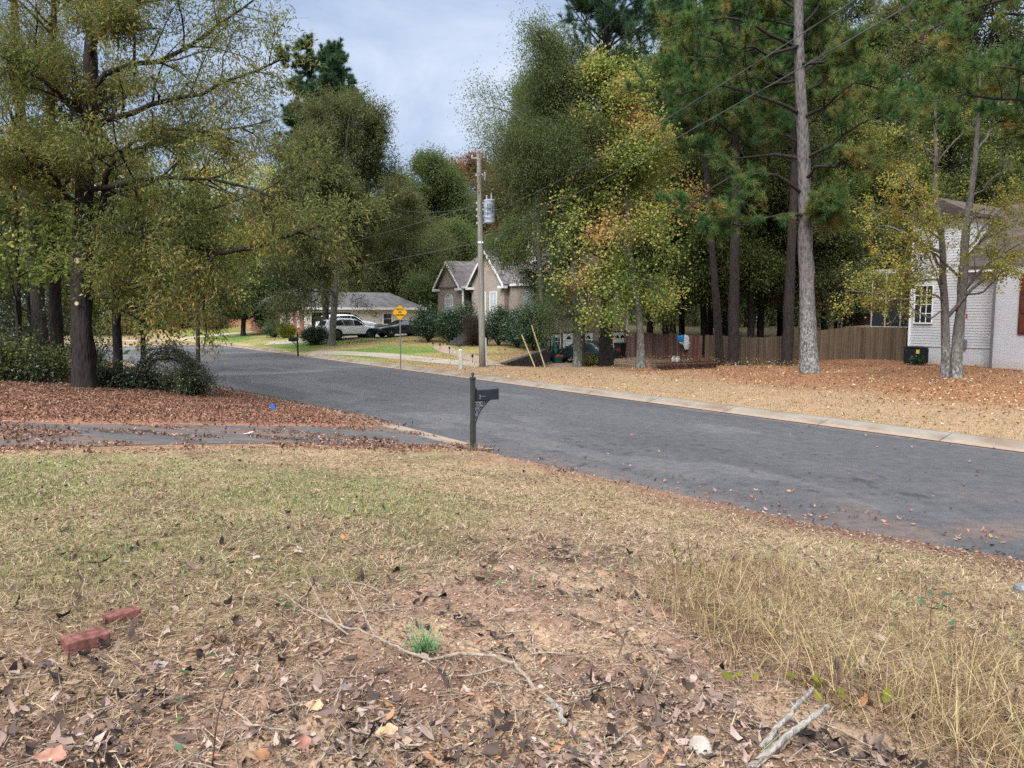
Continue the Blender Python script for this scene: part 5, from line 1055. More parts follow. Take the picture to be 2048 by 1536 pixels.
sh = MB(); sh.box(-.62, -.555, -6.4, -5.45, 1.75, 4.6)
for z in (1.8, 2.7, 3.6): sh.box(-.645, -.61, -6.3, -5.55, z+.04, z+.8)
sh.build('shutter', M['shutter_red'], H4)
mt = MB(); mt.box(-.12, .03, -2.95, -2.7, .95, 1.4); mt.tube([(-.05, -2.6, 1.1), (-.05, -2.6, .35), (-.15, -2.4, .05), (-.2, -1.9, -.0)], .03, 8); mt.tube([(-.05, -2.82, 1.4), (-.05, -2.82, 2.2)], .02, 6); mt.build('utility_meter', M['galv'], H4)
pr = MB(); pr.box(2.6, 7, .02, 3.6, 1.9, 5.0); po = pr.build('screened_porch', M['porch_screen'], H4)
fm = MB()
for y in (.05, .95, 1.85, 2.75, 3.58): fm.box(2.54, 2.598, y-.025, y+.025, 1.9, 5.0)
for z in (1.95, 3.55, 4.95): fm.box(2.55, 2.597, .03, 3.6, z-.025, z+.025)
fm.box(2.5, 7.0, .02, 3.7, 5.002, 5.25); fm.build('screen_frame', M['weathered'], po)
pbx = MB()
for y in (.3, 3.4): pbx.box(2.7, 2.85, y, y+.15, -.3, 1.9)
pbx.build('porch_post', M['fence_tan'], H4)
# ------------------------------------------------------------------ fences: each run one thing, boards its pattern
def fence(name, label, pts, h, mat, bw=.14, seed=1, post=None):
    rng = np.random.default_rng(seed); o = thing(name, label, 'fence', (pts[0][0], pts[0][1], gz(*pts[0][:2])), 0); b = np.array([pts[0][0], pts[0][1], gz(*pts[0][:2])])
    mb = MB(); pts = [np.array(p, float) for p in pts]; posts = []
    for a, c in zip(pts[:-1], pts[1:]):
        L = np.hypot(*(c-a)[:2]); n = int(L/bw); d = (c-a)[:2]/L; nrm = np.array([-d[1], d[0]])
        for i in range(n):
            f = (i+.5)/n; p = a+(c-a)*f; g = gz(p[0], p[1]) if len(p) < 3 else p[2]; jit = rng.normal(0, .012); off = rng.normal(0, .004)
            zt = g+h+jit; hw = bw/2-.004
            q0 = p[:2]-d*hw+nrm*off-b[:2]; q1 = p[:2]+d*hw+nrm*off-b[:2]; tk = nrm*.02
            z0, z1 = g-.15-b[2], zt-b[2]
            vs = [(*q0, z0), (*q1, z0), (*(q1+tk), z0), (*(q0+tk), z0), (*q0, z1-.03), (*q1, z1-.03), (*(q1+tk), z1-.03), (*(q0+tk), z1-.03), (*(q0+d*.03), z1), (*(q1-d*.03), z1), (*(q1-d*.03+tk), z1), (*(q0+d*.03+tk), z1)]
            mb.add(vs, [(0, 3, 2, 1), (0, 1, 5, 4), (1, 2, 6, 5), (2, 3, 7, 6), (3, 0, 4, 7), (4, 5, 9, 8), (5, 6, 10, 9), (6, 7, 11, 10), (7, 4, 8, 11), (8, 9, 10, 11)])
    mb.build('boards', M[mat], o)
    a, c = pts[0], pts[-1]; rl = MB()
    for zz in (.35, h-.3):
        for a, c in zip(pts[:-1], pts[1:]):
            d = (c-a)[:2]/np.hypot(*(c-a)[:2]); nn = np.array([-d[1], d[0]])*.06
            n = 8; q = [a[:2]+(c-a)[:2]*i/n+nn for i in range(n+1)]; q = [(p[0]-b[0], p[1]-b[1], gz(p[0], p[1])+zz-b[2]) for p in q]
            for u_, v_ in zip(q[:-1], q[1:]): rl.bar(u_, v_, .05, .09)
    rl.build('rail', M[mat], o); return o
fA, fB, fC, fD = P(1248, 700, 55.5)[:2], P(1404, 700, 51)[:2], P(1650, 700, 46)[:2], P(1812, 700, 42.4)[:2]
fence('board_fence', 'weathered red-stained board fence beside the garage, with the float hanging over it', [fA, fB], 1.75, 'fence_red', .15, 3)
fence('board_fence', 'newer tan board fence rising to the white house', [fB+np.array([.05, -.5]), fC, fD], 1.83, 'fence_tan', .14, 4)
k0, k1 = P(1668, 640, 60)[:2], P(1742, 640, 57)[:2]
kf = fence('board_fence', 'distant pale board fence behind the shed roof', [k0, k1], 1.5, 'fence_grey', .15, 5); kf.location.z = 1.35
# leaf-strewn shed roof just behind the tan fence
a = P(1700, 665, 50); sh = thing('shed', 'low shed behind the tan fence, its shallow roof covered in brown leaves', 'shed', (a[0], a[1], gz(a[0], a[1])), RZ)
z = a[2]-gz(a[0], a[1])
wl = MB(); wl.box(.0, 3.2, -3.6, 2.0, -.2, z-.15); wl.build('wall', M['dark_inside'], sh)
rf = MB(); rf.add([(-.3, -3.9, z+.25), (-.3, 2.4, z-.2), (3.4, 2.4, z+.25), (3.4, -3.9, z+.65), (-.3, -3.9, z+.33), (-.3, 2.4, z-.12), (3.4, 2.4, z+.33), (3.4, -3.9, z+.73)], [(3, 2, 1, 0), (4, 5, 6, 7), (0, 1, 5, 4), (1, 2, 6, 5), (2, 3, 7, 6), (3, 0, 4, 7)]); M['leafy_roof'] = groundmat('leafy_roof', 30, .5); M['leafy_roof'] = paint('leafy_roof2', (.23, .145, .09), .95, .5, 9., b=.8); rf.build('roof', M['leafy_roof'], sh)
# white patio table behind the wood
a = P(1662, 640, 56); pt = thing('patio_table', 'white patio table far behind the tan fence', 'table', (a[0], a[1], a[2]-.72), 0)
m_ = MB(); m_.box(-.75, .75, -.4, .4, .70, .74); m_.build('table_top', M['white_trim'], pt)
for sx in (-.65, .65):
    for sy in (-.32, .32): m_ = MB(); m_.tube([(sx, sy, -1.2), (sx, sy, .70)], .025, 6); m_.build('leg', M['white_trim'], pt)
# ------------------------------------------------------------------ retaining wall, steps, low hedge
rw = MB(); pts = []
for f in np.linspace(0, 1, 26):
    p = WA*(1-f)+WB*f; zt = gz(p[0]-.5*.96, p[1]+.5*.28)+.10+.10*f; zb = -1.1; pts.append((p, zt, zb))
nrm = np.array([(WB-WA)[1], -(WB-WA)[0]])/np.hypot(*(WB-WA))
for (p, zt, zb), (q, zt2, zb2) in zip(pts[:-1], pts[1:]):
    a0, a1, c0, c1 = p+nrm*.30, p-nrm*.05, q+nrm*.30, q-nrm*.05
    rw.add([(*a0, zb), (*a1, zb), (*c1, zb), (*c0, zb), (*a0, zt), (*a1, zt), (*c1, zt2), (*c0, zt2)], [(0, 1, 2, 3), (4, 7, 6, 5), (0, 3, 7, 4), (1, 5, 6, 2)])
p, zt, zb = pts[0]; rw.add([(*(p+nrm*.3), zb), (*(p-nrm*.05), zb), (*(p-nrm*.05), zt), (*(p+nrm*.3), zt)], [(0, 1, 2, 3)])
p, zt, zb = pts[-1]; rw.add([(*(p+nrm*.3), zb), (*(p-nrm*.05), zb), (*(p-nrm*.05), zt), (*(p+nrm*.3), zt)], [(3, 2, 1, 0)])
tag(rw.build('retaining_wall', M['retaining'], bevel=.02), 'dark stained retaining wall stepping up the lawn beside the sunken drive', 'wall')
b = G(905, 692); stp = thing('entry_steps', 'brick entry steps with black handrails between the dark bushes', 'steps', (b[0], b[1], gz(b[0], b[1])), RZ)
m_ = MB()
for i in range(6): m_.box(i*.32, 2.4, -.9, .9, .17*i-.2*(i == 0), .17*(i+1)-.003*0)
m_.build('treads', M['retaining'], stp)
for y in (-.95, .95):
    m_ = MB(); m_.tube([(-.2, y, 0), (-.2, y, .95), (2.0, y, 2.0), (2.0, y, .9)], .022, 6)
    for i in range(1, 9): m_.tube([(-.2+i*.24, y, .1+i*.1), (-.2+i*.24, y, .95+i*.115)], .009, 5)
    m_.build('handrail', M['black_metal'], stp)
def hedge_row():
    a, c = G(1308, 741)[:2], G(1428, 737)[:2]; n = 7000; f = RNG.random(n); o_ = RNG.uniform(-.30, .30, n); d = (c-a)/np.hypot(*(c-a)); nn = np.array([-d[1], d[0]])
    x = a[0]+(c-a)[0]*f+nn[0]*o_; y = a[1]+(c-a)[1]*f+nn[1]*o_; g = H(x, y); top = .36*(1-.25*(np.abs(o_)/.3)**3)+.05*(fbm(x, y, 2, 7)-.5)
    V, F = blades(x, y, g+top*RNG.random(n)**.5-.06, RNG.uniform(.06, .2, n), RNG.uniform(.012, .022, n), RNG.uniform(.3, 1.8, n), RNG.normal(0, .5, n), 2)
    b = np.array([a[0], a[1], gz(*a)]); o = thing('low_hedge', 'low flat rust-brown dead hedge in front of the fence corner', 'hedge', b)
    mesh_np('foliage', V-b, F, M['pine_straw_bale'], o)
    m_ = MB()
    for i in range(12):
        p, q = a+(c-a)*i/12, a+(c-a)*(i+1)/12; z0, z1 = gz(*p), gz(*q); w_ = .22; e0 = d*.01
        m_.add([(*(p-nn*w_-b[:2]), z0-.1-b[2]), (*(p+nn*w_-b[:2]), z0-.1-b[2]), (*(q+nn*w_-b[:2]), z1-.1-b[2]), (*(q-nn*w_-b[:2]), z1-.1-b[2]), (*(p-nn*w_*.9-b[:2]), z0+.28-b[2]), (*(p+nn*w_*.9-b[:2]), z0+.28-b[2]), (*(q+nn*w_*.9-b[:2]), z1+.28-b[2]), (*(q-nn*w_*.9-b[:2]), z1+.28-b[2])], [(0, 3, 2, 1), (4, 5, 6, 7), (0, 1, 5, 4), (1, 2, 6, 5), (2, 3, 7, 6), (3, 0, 4, 7)])
    m_.build('inner_stems', M['stick_brown'], o)
hedge_row()
# ------------------------------------------------------------------ shrubs by the houses
HB = 'clipped shrubs round the gabled house'
def gb(px, Y): x = (px-1024)/FPX*Y; return np.array([x, Y, gz(x, Y)-.05])
for i, (px, Y, top, hw, lf, lb, gp) in enumerate([(857, 58, 606, 1.25, 'deep_green', 'large dark holly at the corner of the gabled house, by the grey coupe', HB), (900, 57, 622, .95, 'deep_green', 'dark holly at the foot of the arched window, left of the steps', HB), (932, 57.5, 606, 1.15, 'deep_green', 'dark holly beside the porch column, right of the steps', HB),
        (997, 54, 612, 1.2, 'deep_green', 'dark holly below the front windows, just right of the pole', HB), (1068, 50.5, 606, 1.45, 'deep_green', 'largest dark holly, above the retaining wall', HB), (1036, 52, 618, 1.1, 'deep_green', 'dark holly between the other two hollies right of the pole', HB)]):
    b = gb(px, Y-(.8 if px == 1068 else 0)); h_ = P(px, top, Y)[2]-b[2]
    shrub('holly_bush', lb, b, 60, lf, 22, .12, .06, 200+i, gp, h=h_, r=hw, m3=12, l3=.5, spread=.14, f0=.25)
b = gb(946, 53.5); shrub('bare_shrub', 'purple-brown leafless shrub in front of the porch, left of the pole', b, 80, 'purple_twig', 10, .05, .02, 210, None, 'bark_dark', h=P(946, 622, 53.5)[2]-b[2], r=1.0, m3=14, l3=.5, spread=.06)
b = gb(575, 70); shrub('yellow_shrub', 'bright yellow-green shrub against the red brick wall', b, 40, 'lime_shrub', 26, .12, .06, 211, None, h=1.35, r=.75, m3=10, l3=.35, spread=.12)
b = gb(549, 72); shrub('brick_wall_bush', 'dark bush between the yellow-green shrub and the magnolia', b, 40, 'magnolia', 20, .12, .06, 212, None, h=1.6, r=.8, m3=10, l3=.35, spread=.12)
b = gb(631, 60.5); shrub('mound_bush', 'black-green mounded bush at the foot of the pale grey oak trunk', b, 70, 'deep_green', 24, .10, .05, 213, None, h=1.35, r=1.25, m3=11, l3=.4, spread=.12, f0=.3)
for i, (px, Y, h_, r_, lb) in enumerate([(372, 92, 2.6, 2.4, 'maroon shrub on the mulch bank nearest the bend'), (408, 95, 2.2, 1.8, 'maroon shrub in front of the far white house'), (432, 90, 1.6, 1.6, 'bare brown shrub on the mulch bank beside the magnolia')]):
    shrub('maroon_shrub', lb, gb(px, Y), 50, 'maroon' if i < 2 else 'purple_twig', 14, .16, .08, 220+i, 'shrubs on the mulch bank', h=h_, r=r_, m3=10, l3=.6, spread=.2)
b = gb(1158, 51); shrub('leafy_weed', 'young green sapling leaves behind the slim trunks at the sunken drive', gb(1175, 39.5), 8, 'lime_shrub', 8, .12, .09, 225, None, h=.9, r=.5, m3=5, l3=.3)
shrub('small_weed', 'small green weeds in front of the air conditioner', gb(1838, 38.8), 8, 'magnolia', 6, .13, .08, 226, None, h=.4, r=.45, m3=4, l3=.2)
# ------------------------------------------------------------------ utility pole, wires, guys
pb = np.array([*P(965, 738, 38.6)[:2], 0]); pb[2] = gz(*pb[:2]); PT = P(958, 308, 38.6)
UP = thing('utility_pole', 'tall grey wooden utility pole carrying a pale transformer on the far verge', 'utility pole', pb)
def rel(p): return tuple(np.asarray(p)-pb)
tp = np.array(rel(PT))
m_ = MB(); m_.tube([tp*f-np.array([0, 0, .3])*(f == 0) for f in np.linspace(0, 1, 9)], np.linspace(.168, .118, 9), 14); m_.build('pole', M['pole_wood'], UP, True)
def pole_at(py): 
    f = (738-py)/(738-308); return tp*f
t0 = np.array(rel(P(979, 424, 38.55)))
m_ = MB(); m_.lathe([(.20, -.53), (.27, -.52), (.275, .50), (.29, .51), (.29, .56), (.24, .60), (.06, .63)], t0, 20)
tk = m_.build('transformer', M['grey_transformer'], UP, False)
m_ = MB()
for dx, h in ((-.13, .18), (.10, .30)): m_.lathe([(.05, .58), (.05, .62), (.03, .64), (.045, .68), (.03, .71), (.04, .75), (.025, .62+h)], t0+np.array([dx, -.08, 0]), 8)
m_.build('bushing', M['insulator'], tk)
m_ = MB()
for z in (-.3, .3): m_.bar(t0+np.array([-.27, 0, z]), pole_at(424)+np.array([.1, 0, z]), .07, .12)
for k in range(3): m_.box(t0[0]-.11+k*.10, t0[0]-.06+k*.10, t0[1]-.30, t0[1]-.25, t0[2]+.02, t0[2]+.38)
m_.build('mounting_bracket', M['galv'], tk)
m_ = MB(); q = pole_at(316); m_.bar(q+np.array([-.38, 0, .0]), q+np.array([.1, 0, .0]), .05); m_.lathe([(.035, 0), (.06, .03), (.035, .07), (.06, .10), (.03, .15)], q+np.array([-.34, 0, 0]), 8)
for py in (349, 405, 418, 431, 445): q = pole_at(py); m_.bar(q+np.array([-.19, 0, 0]), q+np.array([-.1, 0, 0]), .06, .09); m_.bar(q+np.array([.1, 0, 0]), q+np.array([.19, 0, 0]), .06, .09)
m_.build('insulator', M['insulator'], UP)
m_ = MB(); q = pole_at(352); m_.lathe([(.03, -.2), (.05, -.15), (.05, .15), (.03, .2)], q+np.array([.27, -.05, 0]), 8); m_.build('fuse_cutout', M['insulator'], UP)
m_ = MB(); q = pole_at(330)
m_.tube([q+np.array([.1, -.1, 0]), q+np.array([.2, -.1, -.3]), pole_at(352)+np.array([.27, -.05, .2])], .012, 5); m_.tube([pole_at(352)+np.array([.27, -.05, -.2]), pole_at(380)+np.array([.42, -.08, 0]), t0+np.array([.1, -.08, .92])], .012, 5)
for i, (dz, sag) in enumerate(((.25, .25), (.05, .30), (-.2, .28), (-.45, .35))): m_.tube([t0+np.array([.2, -.22, dz]), t0+np.array([.05, -.34, dz-sag*.5]), t0+np.array([-.25, -.25, dz-sag*.3]), pole_at(424)+np.array([.05, -.17, dz+.1])], .014, 5)
m_.tube([pole_at(440)+np.array([.12, -.12, 0]), pole_at(462)+np.array([.4, -.1, 0]), pole_at(455)+np.array([.6, -.05, 0])], .014, 5)
m_.build('jumper_wire', M['wire'], UP)
m_ = MB(); q0, q1 = pole_at(735), pole_at(678); m_.tube([q0+np.array([.2, -.06, 0]), q1+np.array([.19, -.06, 0])], .038, 8); m_.build('riser_conduit', M['weathered'], UP)
m_ = MB(); q = pole_at(484); m_.box(q[0]-.12, q[0]+.14, q[1]-.16, q[1]-.12, q[2]-.06, q[2]+.03); m_.build('pole_tag', M['white_trim'], UP)
def cable(name, label, a, c, sag, r=.012, group='overhead wires', twist=False, n=26):
    a, c = np.array(a), np.array(c); o = thing(name, label, 'wire', a, 0, group); pts = []
    for f in np.linspace(0, 1, n): p = a+(c-a)*f; p[2] -= sag*4*f*(1-f); pts.append(p-a)
    m_ = MB(); m_.tube(pts, r, 6); m_.build('strand', M['wire'], o)
    if twist:
        nn_ = 220; q = resample(pts, 60); Q = []
        for k, f in enumerate(np.linspace(0, 59, nn_)):
            i = min(int(f), 58); p = q[i]*(1-(f-i))+q[i+1]*(f-i); ang = k*.75; Q.append(p+np.array([math.cos(ang)*r*1.2, 0, math.sin(ang)*r*1.2]))
        m_ = MB(); m_.tube(Q, r*.55, 4); m_.build('wrap', M['wire'], o)
    return o
W0 = np.array(PT); E = lambda z: np.array([9.6, -9.5, z])
at = lambda py: pole_at(py)+pb
cable('power_wire', 'uppermost thin wire rising from the pole top towards the trees', at(312)+np.array([-.3, 0, .15]), E(11.6), .9, .008)
cable('power_wire', 'upper of the two heavy cables crossing the pines, ending at the transformer', at(432), E(8.6), .95, .0085, twist=True)
cable('power_wire', 'lower of the two heavy cables crossing the pines', at(484), np.array([9.8, -9.5, 7.75]), .35, .009, twist=True)
far = np.array([-43.6, 98.2, 0.]); far[2] = gz(far[0], far[1])
cable('power_wire', 'upper wire leading from the pole towards the brown-green oak', at(406), far+np.array([0, 0, 7.0]), 1.0, .010)
cable('power_wire', 'slack branch wire between the pole and the brown-green oak', at(410), np.array(P(760, 406, 60)), .5, .009)
cable('power_wire', 'lower wire leading from the pole to the left over the sign', at(484), far+np.array([0, 0, 5.6]), .75, .011)
FP = thing('utility_pole', 'far grey utility pole half hidden behind yellow leaves at the bend', 'utility pole', far); m_ = MB(); m_.tube([(0, 0, -.3), (0, 0, 5), (0, 0, 10.6)], [.17, .15, .11], 12); m_.build('pole', M['pole_wood'], FP, True); m_ = MB(); m_.bar((-.9, 0, 9.9), (.9, 0, 9.9), .09, .12); m_.build('crossarm', M['pole_wood'], FP)
for (px, py), (tx, ty), ph, lb in (((1071, 738), (1043.5, 670), 474, 'shorter pale guy-wire guard, nearer the pole'), ((1091, 738), (1063, 650), 330, 'longer pale guy-wire guard, nearer the slim trunks')):
    gpt = np.array(P(px, py, 38.9)); gpt[2] = gz(gpt[0], gpt[1]); o = thing('guy_wire', lb, 'guy wire', gpt, 0, 'guy wires of the pole'); topp = pole_at(ph)+pb-gpt
    m_ = MB(); m_.tube([(0, 0, -.1), tuple(topp)], .008, 5); m_.build('strand', M['wire'], o)
    L = np.linalg.norm(topp); f = (np.array(P(tx, ty, 38.9))-gpt)[2]/topp[2]; m_ = MB(); m_.tube([(0, 0, -.05), tuple(topp*f)], [.035, .032], 8); m_.build('guard', M['guard_yellow'], o)
g_ = np.array(P(921, 736, 37.5)); g_[2] = gz(g_[0], g_[1]); o = thing('marker_post', 'short pale weathered post standing left of the utility pole', 'post', g_)
m_ = MB(); m_.prism([(-.08, -.08), (.08, -.08), (.08, .08), (-.08, .08)], 'z', -.2, .90); m_.build('post', M['weathered'], o, bevel=.012); m_ = MB(); m_.prism([(-.085, -.085), (.085, -.085), (.085, .085), (-.085, .085)], 'z', .90, .95); m_.build('cap', M['white_trim'], o, bevel=.02)
# ------------------------------------------------------------------ road sign
b = np.array(P(801.5, 737, 39.2)); b[2] = gz(b[0], b[1]); SG = thing('road_sign', 'yellow diamond sign reading WATCH FOR CHILDREN on a thin grey post', 'sign', b)
zc = P(800, 625, 39.2)[2]-b[2]; hx = P(800, 625, 39.2)[0]-b[0]
m_ = MB(); m_.bar((0, 0, -.3), (hx, 0, zc+.3), .06, .035, (0, 1, 0)); m_.build('post', M['galv'], SG)
R_ = .43
def dia(r): return [(hx, zc-r), (hx+r, zc), (hx, zc+r), (hx-r, zc)]
def rdia(r, c=.05):
    out = []
    for k in range(4):
        a = -PI/2+k*PI/2
        for d in (-1, 1): out.append((hx+math.cos(a)*(r-c)-math.sin(a)*c*d, zc+math.sin(a)*(r-c)+math.cos(a)*c*d))
    return out
m_ = MB(); m_.prism(rdia(R_), 'y', -.035, -.030); pnl = m_.build('panel', M['sign_yellow'], SG)
m_ = MB(); o1, i1 = rdia(R_-.012, .045), rdia(R_-.034, .04)
for i in range(8): m_.prism([o1[i], o1[(i+1) % 8], i1[(i+1) % 8], i1[i]], 'y', -.0375, -.0352)
m_.build('border', M['sign_black'], pnl)
for txt, dz, wd in (('WATCH', .155, .36), ('FOR', .015, .17), ('CHILDREN', -.135, .46)):
    cu = bpy.data.curves.new('lettering', 'FONT'); cu.body = txt; cu.align_x = 'CENTER'; cu.align_y = 'CENTER'; cu.size = .135; cu.extrude = .001; cu.offset = .004
    ob = bpy.data.objects.new('lettering', cu); COL.objects.link(ob); bpy.context.view_layer.update(); k = wd/max(ob.dimensions.x, .01)
    me = bpy.data.meshes.new_from_object(ob); COL.objects.unlink(ob); bpy.data.objects.remove(ob)
    lo = bpy.data.objects.new('lettering', me); link(lo, pnl); lo.rotation_euler = (PI/2, 0, 0); lo.location = (hx, -.0385, zc+dz); lo.scale = (k, 1.0, 1); me.materials.clear(); me.materials.append(M['sign_black'])
# ------------------------------------------------------------------ mailboxes (local +x = towards where the box points)
def mailbox(label, base, rz, post, box):
    o = thing('mailbox', label, 'mailbox', base, rz)
    m_ = MB(); c = lambda r: [(-r, -r), (r, -r), (r, r), (-r, r)]
    m_.prism(c(.048), 'z', -.3, .58); m_.prism(c(.041), 'z', .58, 1.50); m_.prism(c(.056), 'z', 1.50, 1.53); m_.prism(c(.045), 'z', 1.53, 1.545)
    m_.build('post', M[post], o, bevel=.006)
    m_ = MB(); m_.lathe([(.02, 1.545), (.016, 1.565), (.034, 1.59), (.036, 1.605), (.022, 1.63), (.006, 1.645)], (0, 0, 0), 12); m_.build('finial', M[post], o, True)
    def prof(r, h, y0=1.05): return [(-r, y0), (r, y0)]+[(r*math.cos(a), y0+h-r*.62+r*.62*math.sin(a)) for a in np.linspace(0, PI, 11)]
    m_ = MB(); m_.prism(prof(.095, .265), 'x', .055, .56); bx = m_.build('box', M[box], o, bevel=.008)
    m_ = MB(); m_.prism(prof(.102, .275, 1.045), 'x', .56, .585); m_.build('door', M[box], bx, bevel=.006)
    m_ = MB(); m_.box(.585, .60, -.015, .015, 1.27, 1.31); m_.build('latch', M['galv'], bx)
    m_ = MB(); m_.box(.10, .24, -.106, -.097, 1.13, 1.145); m_.box(.10, .125, -.108, -.098, 1.08, 1.18); m_.build('flag', M['galv'], bx)
    m_ = MB(); m_.box(.0, .42, -.03, .03, 1.028, 1.048)
    sp = lambda cx, cz, r0, turns, a0, n=26: [(cx+(r0*(1-.75*i/n))*math.cos(a0+turns*2*PI*i/n), 0, cz+(r0*(1-.75*i/n))*math.sin(a0+turns*2*PI*i/n)) for i in range(n+1)]
    for cx, cz, r0, tn, a0 in ((.115, .955, .06, 1.4, 2.2), (.245, .985, .045, -1.4, 1.), (.335, 1.0, .03, 1.3, 2.), (.10, .82, .055, -1.4, 2.), (.19, .88, .04, 1.3, 0), (.085, .70, .035, 1.3, 2.4)): m_.tube(sp(cx, cz, r0, tn, a0), .0085, 5)
    m_.tube([(.40, 0, 1.03), (.30, 0, .945), (.20, 0, .84), (.13, 0, .74), (.075, 0, .60), (.05, 0, .52)], .011, 6)
    m_.build('scroll_bracket', M['black_metal'], o, True); return o
b = np.array(P(946, 903, 15.8)); b[2] = gz(b[0], b[1])-.02
mailbox('dark mailbox with a finial-topped post and scroll bracket beside the near driveway', b, RZ, 'post_green', 'box_black')
b = G(596, 712); mailbox('small black mailbox far off on the green lawn, facing the road', (b[0], b[1], gz(b[0], b[1])), RZ+PI, 'black_metal', 'black_metal')
n = 130; x = -.8+RNG.normal(0, .07, n); y = 15.75+RNG.normal(0, .07, n); b = np.array([-.8, 15.75, gz(-.8, 15.75)])
V, F = blades(x, y, H(x, y)-.01, RNG.uniform(.08, .22, n), RNG.uniform(.005, .009, n), RNG.uniform(.05, .7, n), RNG.uniform(.1, 1, n), 3); o = thing('grass_clump', 'dry grass tuft round the foot of the near mailbox post', 'grass tuft', b); mesh_np('blades', V-b, F, M['blade_dry'], o)
# ------------------------------------------------------------------ cars
def car(name, label, loc, rz, S, wheels, mats, glass, wind, rear, lamps, rr=.34, rim='rim_grey', group=None, extra=None):
    o = thing(name, label, 'car', loc, rz, group); V = []; K = 15
    for x, w_, zb, ze, wr, zr in S:
        h = [(0, zb), (w_*.90, zb), (w_*.985, zb+.10), (w_, zb+(ze-zb)*.55), (w_*.965, ze), (wr+.012, zr-.075), (wr*.86, zr-.012), (0, zr+.02)]
        V += [(x, y, z) for y, z in h]+[(x, -y, z) for y, z in h[-2:0:-1]]
    k = 14; m = len(S); F = [(i*k+j, i*k+(j+1) % k, (i+1)*k+(j+1) % k, (i+1)*k+j) for i in range(m-1) for j in range(k)]+[tuple(range(k-1, -1, -1)), tuple((m-1)*k+j for j in range(k))]
    mb = MB(); mb.add(V, F); bd = mb.build('body', M[mats], o, True)
    sub = bd.modifiers.new('sub', 'SUBSURF'); sub.levels = sub.render_levels = 2
    xs = [s[0] for s in S]
    def side_y(x, z, e):
        w_, ze, wr, zr = (np.interp(x, xs, [s[i] for s in S]) for i in (1, 3, 4, 5)); a, c = w_*.965, wr+.012; f = np.clip((z-ze)/max(zr-.075-ze, .01), -1, 1.1); return (a+(c-a)*f if f > 0 else w_*(.965-.03*f))+e
    for poly in glass:
        for sgn in (1, -1):
            g = MB(); n = len(poly); a = [(x, sgn*side_y(x, z, .012), z) for x, z in poly]; c = [(x, sgn*side_y(x, z, -.03), z) for x, z in poly]
            g.add(a+c, [tuple(range(n)) if sgn < 0 else tuple(range(n-1, -1, -1))]+[(i, (i+1) % n, n+(i+1) % n, n+i) for i in range(n)]); g.build('side_window', M['glass_dark'], bd)
    for nm, (x0, z0, w0, x1, z1, w1) in (('windscreen', wind), ('rear_window', rear)):
        g = MB(); d = .03 if x1 > x0 else -.03; g.add([(x0, -w0, z0), (x0, w0, z0), (x1, w1, z1), (x1, -w1, z1), (x0-d, -w0, z0-.03), (x0-d, w0, z0-.03), (x1-d, w1, z1-.03), (x1-d, -w1, z1-.03)], [(0, 1, 2, 3), (0, 4, 5, 1), (1, 5, 6, 2), (2, 6, 7, 3), (3, 7, 4, 0)]); g.build(nm, M['glass_dark'], bd)
    for x in wheels:
        w_ = np.interp(x, xs, [s[1] for s in S])
        for sgn in (1, -1):
            a = MB(); n = 22
            a.tube([(x, sgn*(w_-.25), rr+.02), (x, sgn*(w_+.006), rr+.02)], rr+.075, n); a.build('wheel_arch', M['tyre'], bd)
            t_ = MB(); t_.tube([(x, sgn*(w_-.2), rr), (x, sgn*(w_-.0), rr), (x, sgn*(w_+.022), rr)], [rr, rr, rr*.95], 22); wh = t_.build('wheel', M['tyre'], o)
            r_ = MB(); r_.tube([(x, sgn*(w_+.018), rr), (x, sgn*(w_+.030), rr)], [rr*.70, rr*.66], 18)
            rm = r_.build('rim', M['rim_grey' if rim == 'rim_grey' else 'tyre'], wh)
            s_ = MB()
            for q in range(5): an = q*2*PI/5+.3; s_.bar((x, sgn*(w_+.034), rr), (x+math.cos(an)*rr*.64, sgn*(w_+.034), rr+math.sin(an)*rr*.64), .012, .075 if rim != 'rim_grey' else .045, (0, 1, 0))
            s_.build('spoke', M[rim], rm)
    for nm, mt, (x, y, z, dx, dy, dz) in lamps:
        for sgn in (1, -1): l = MB(); l.box(x-dx, x+dx, sgn*y-dy, sgn*y+dy, z-dz, z+dz); l.build(nm, M[mt], bd, bevel=.02)
    for nm, mt, (x, y, z, dx, dy, dz) in (extra or ()): l = MB(); l.box(x-dx, x+dx, y-dy, y+dy, z-dz, z+dz); l.build(nm, M[mt], bd, bevel=.008)
    return o
SUV = [(-2.47, .80, .48, .95, .66, 1.00), (-2.42, .90, .36, 1.02, .68, 1.22), (-2.15, .965, .30, 1.04, .70, 1.58), (-1.2, .98, .28, 1.03, .74, 1.69), (-.2, .98, .28, 1.02, .74, 1.70), (.45, .98, .28, 1.01, .72, 1.63), (.95, .975, .28, 1.0, .78, 1.28), (1.18, .97, .28, 1.0, .84, 1.10), (2.0, .955, .30, .95, .84, 1.01), (2.36, .90, .36, .84, .78, .90), (2.47, .80, .42, .70, .70, .74)]
gl = [[(-2.0, 1.10), (-1.75, 1.46), (-1.0, 1.56), (-.85, 1.10)], [(-.80, 1.09), (-.93, 1.56), (-.02, 1.57), (.02, 1.08)], [(.08, 1.08), (.05, 1.56), (.42, 1.51), (.98, 1.08)]]
def cpos(px, py, Y): x = P(px, py, Y)[0]; return (x, Y, gz(x, Y)+.015)
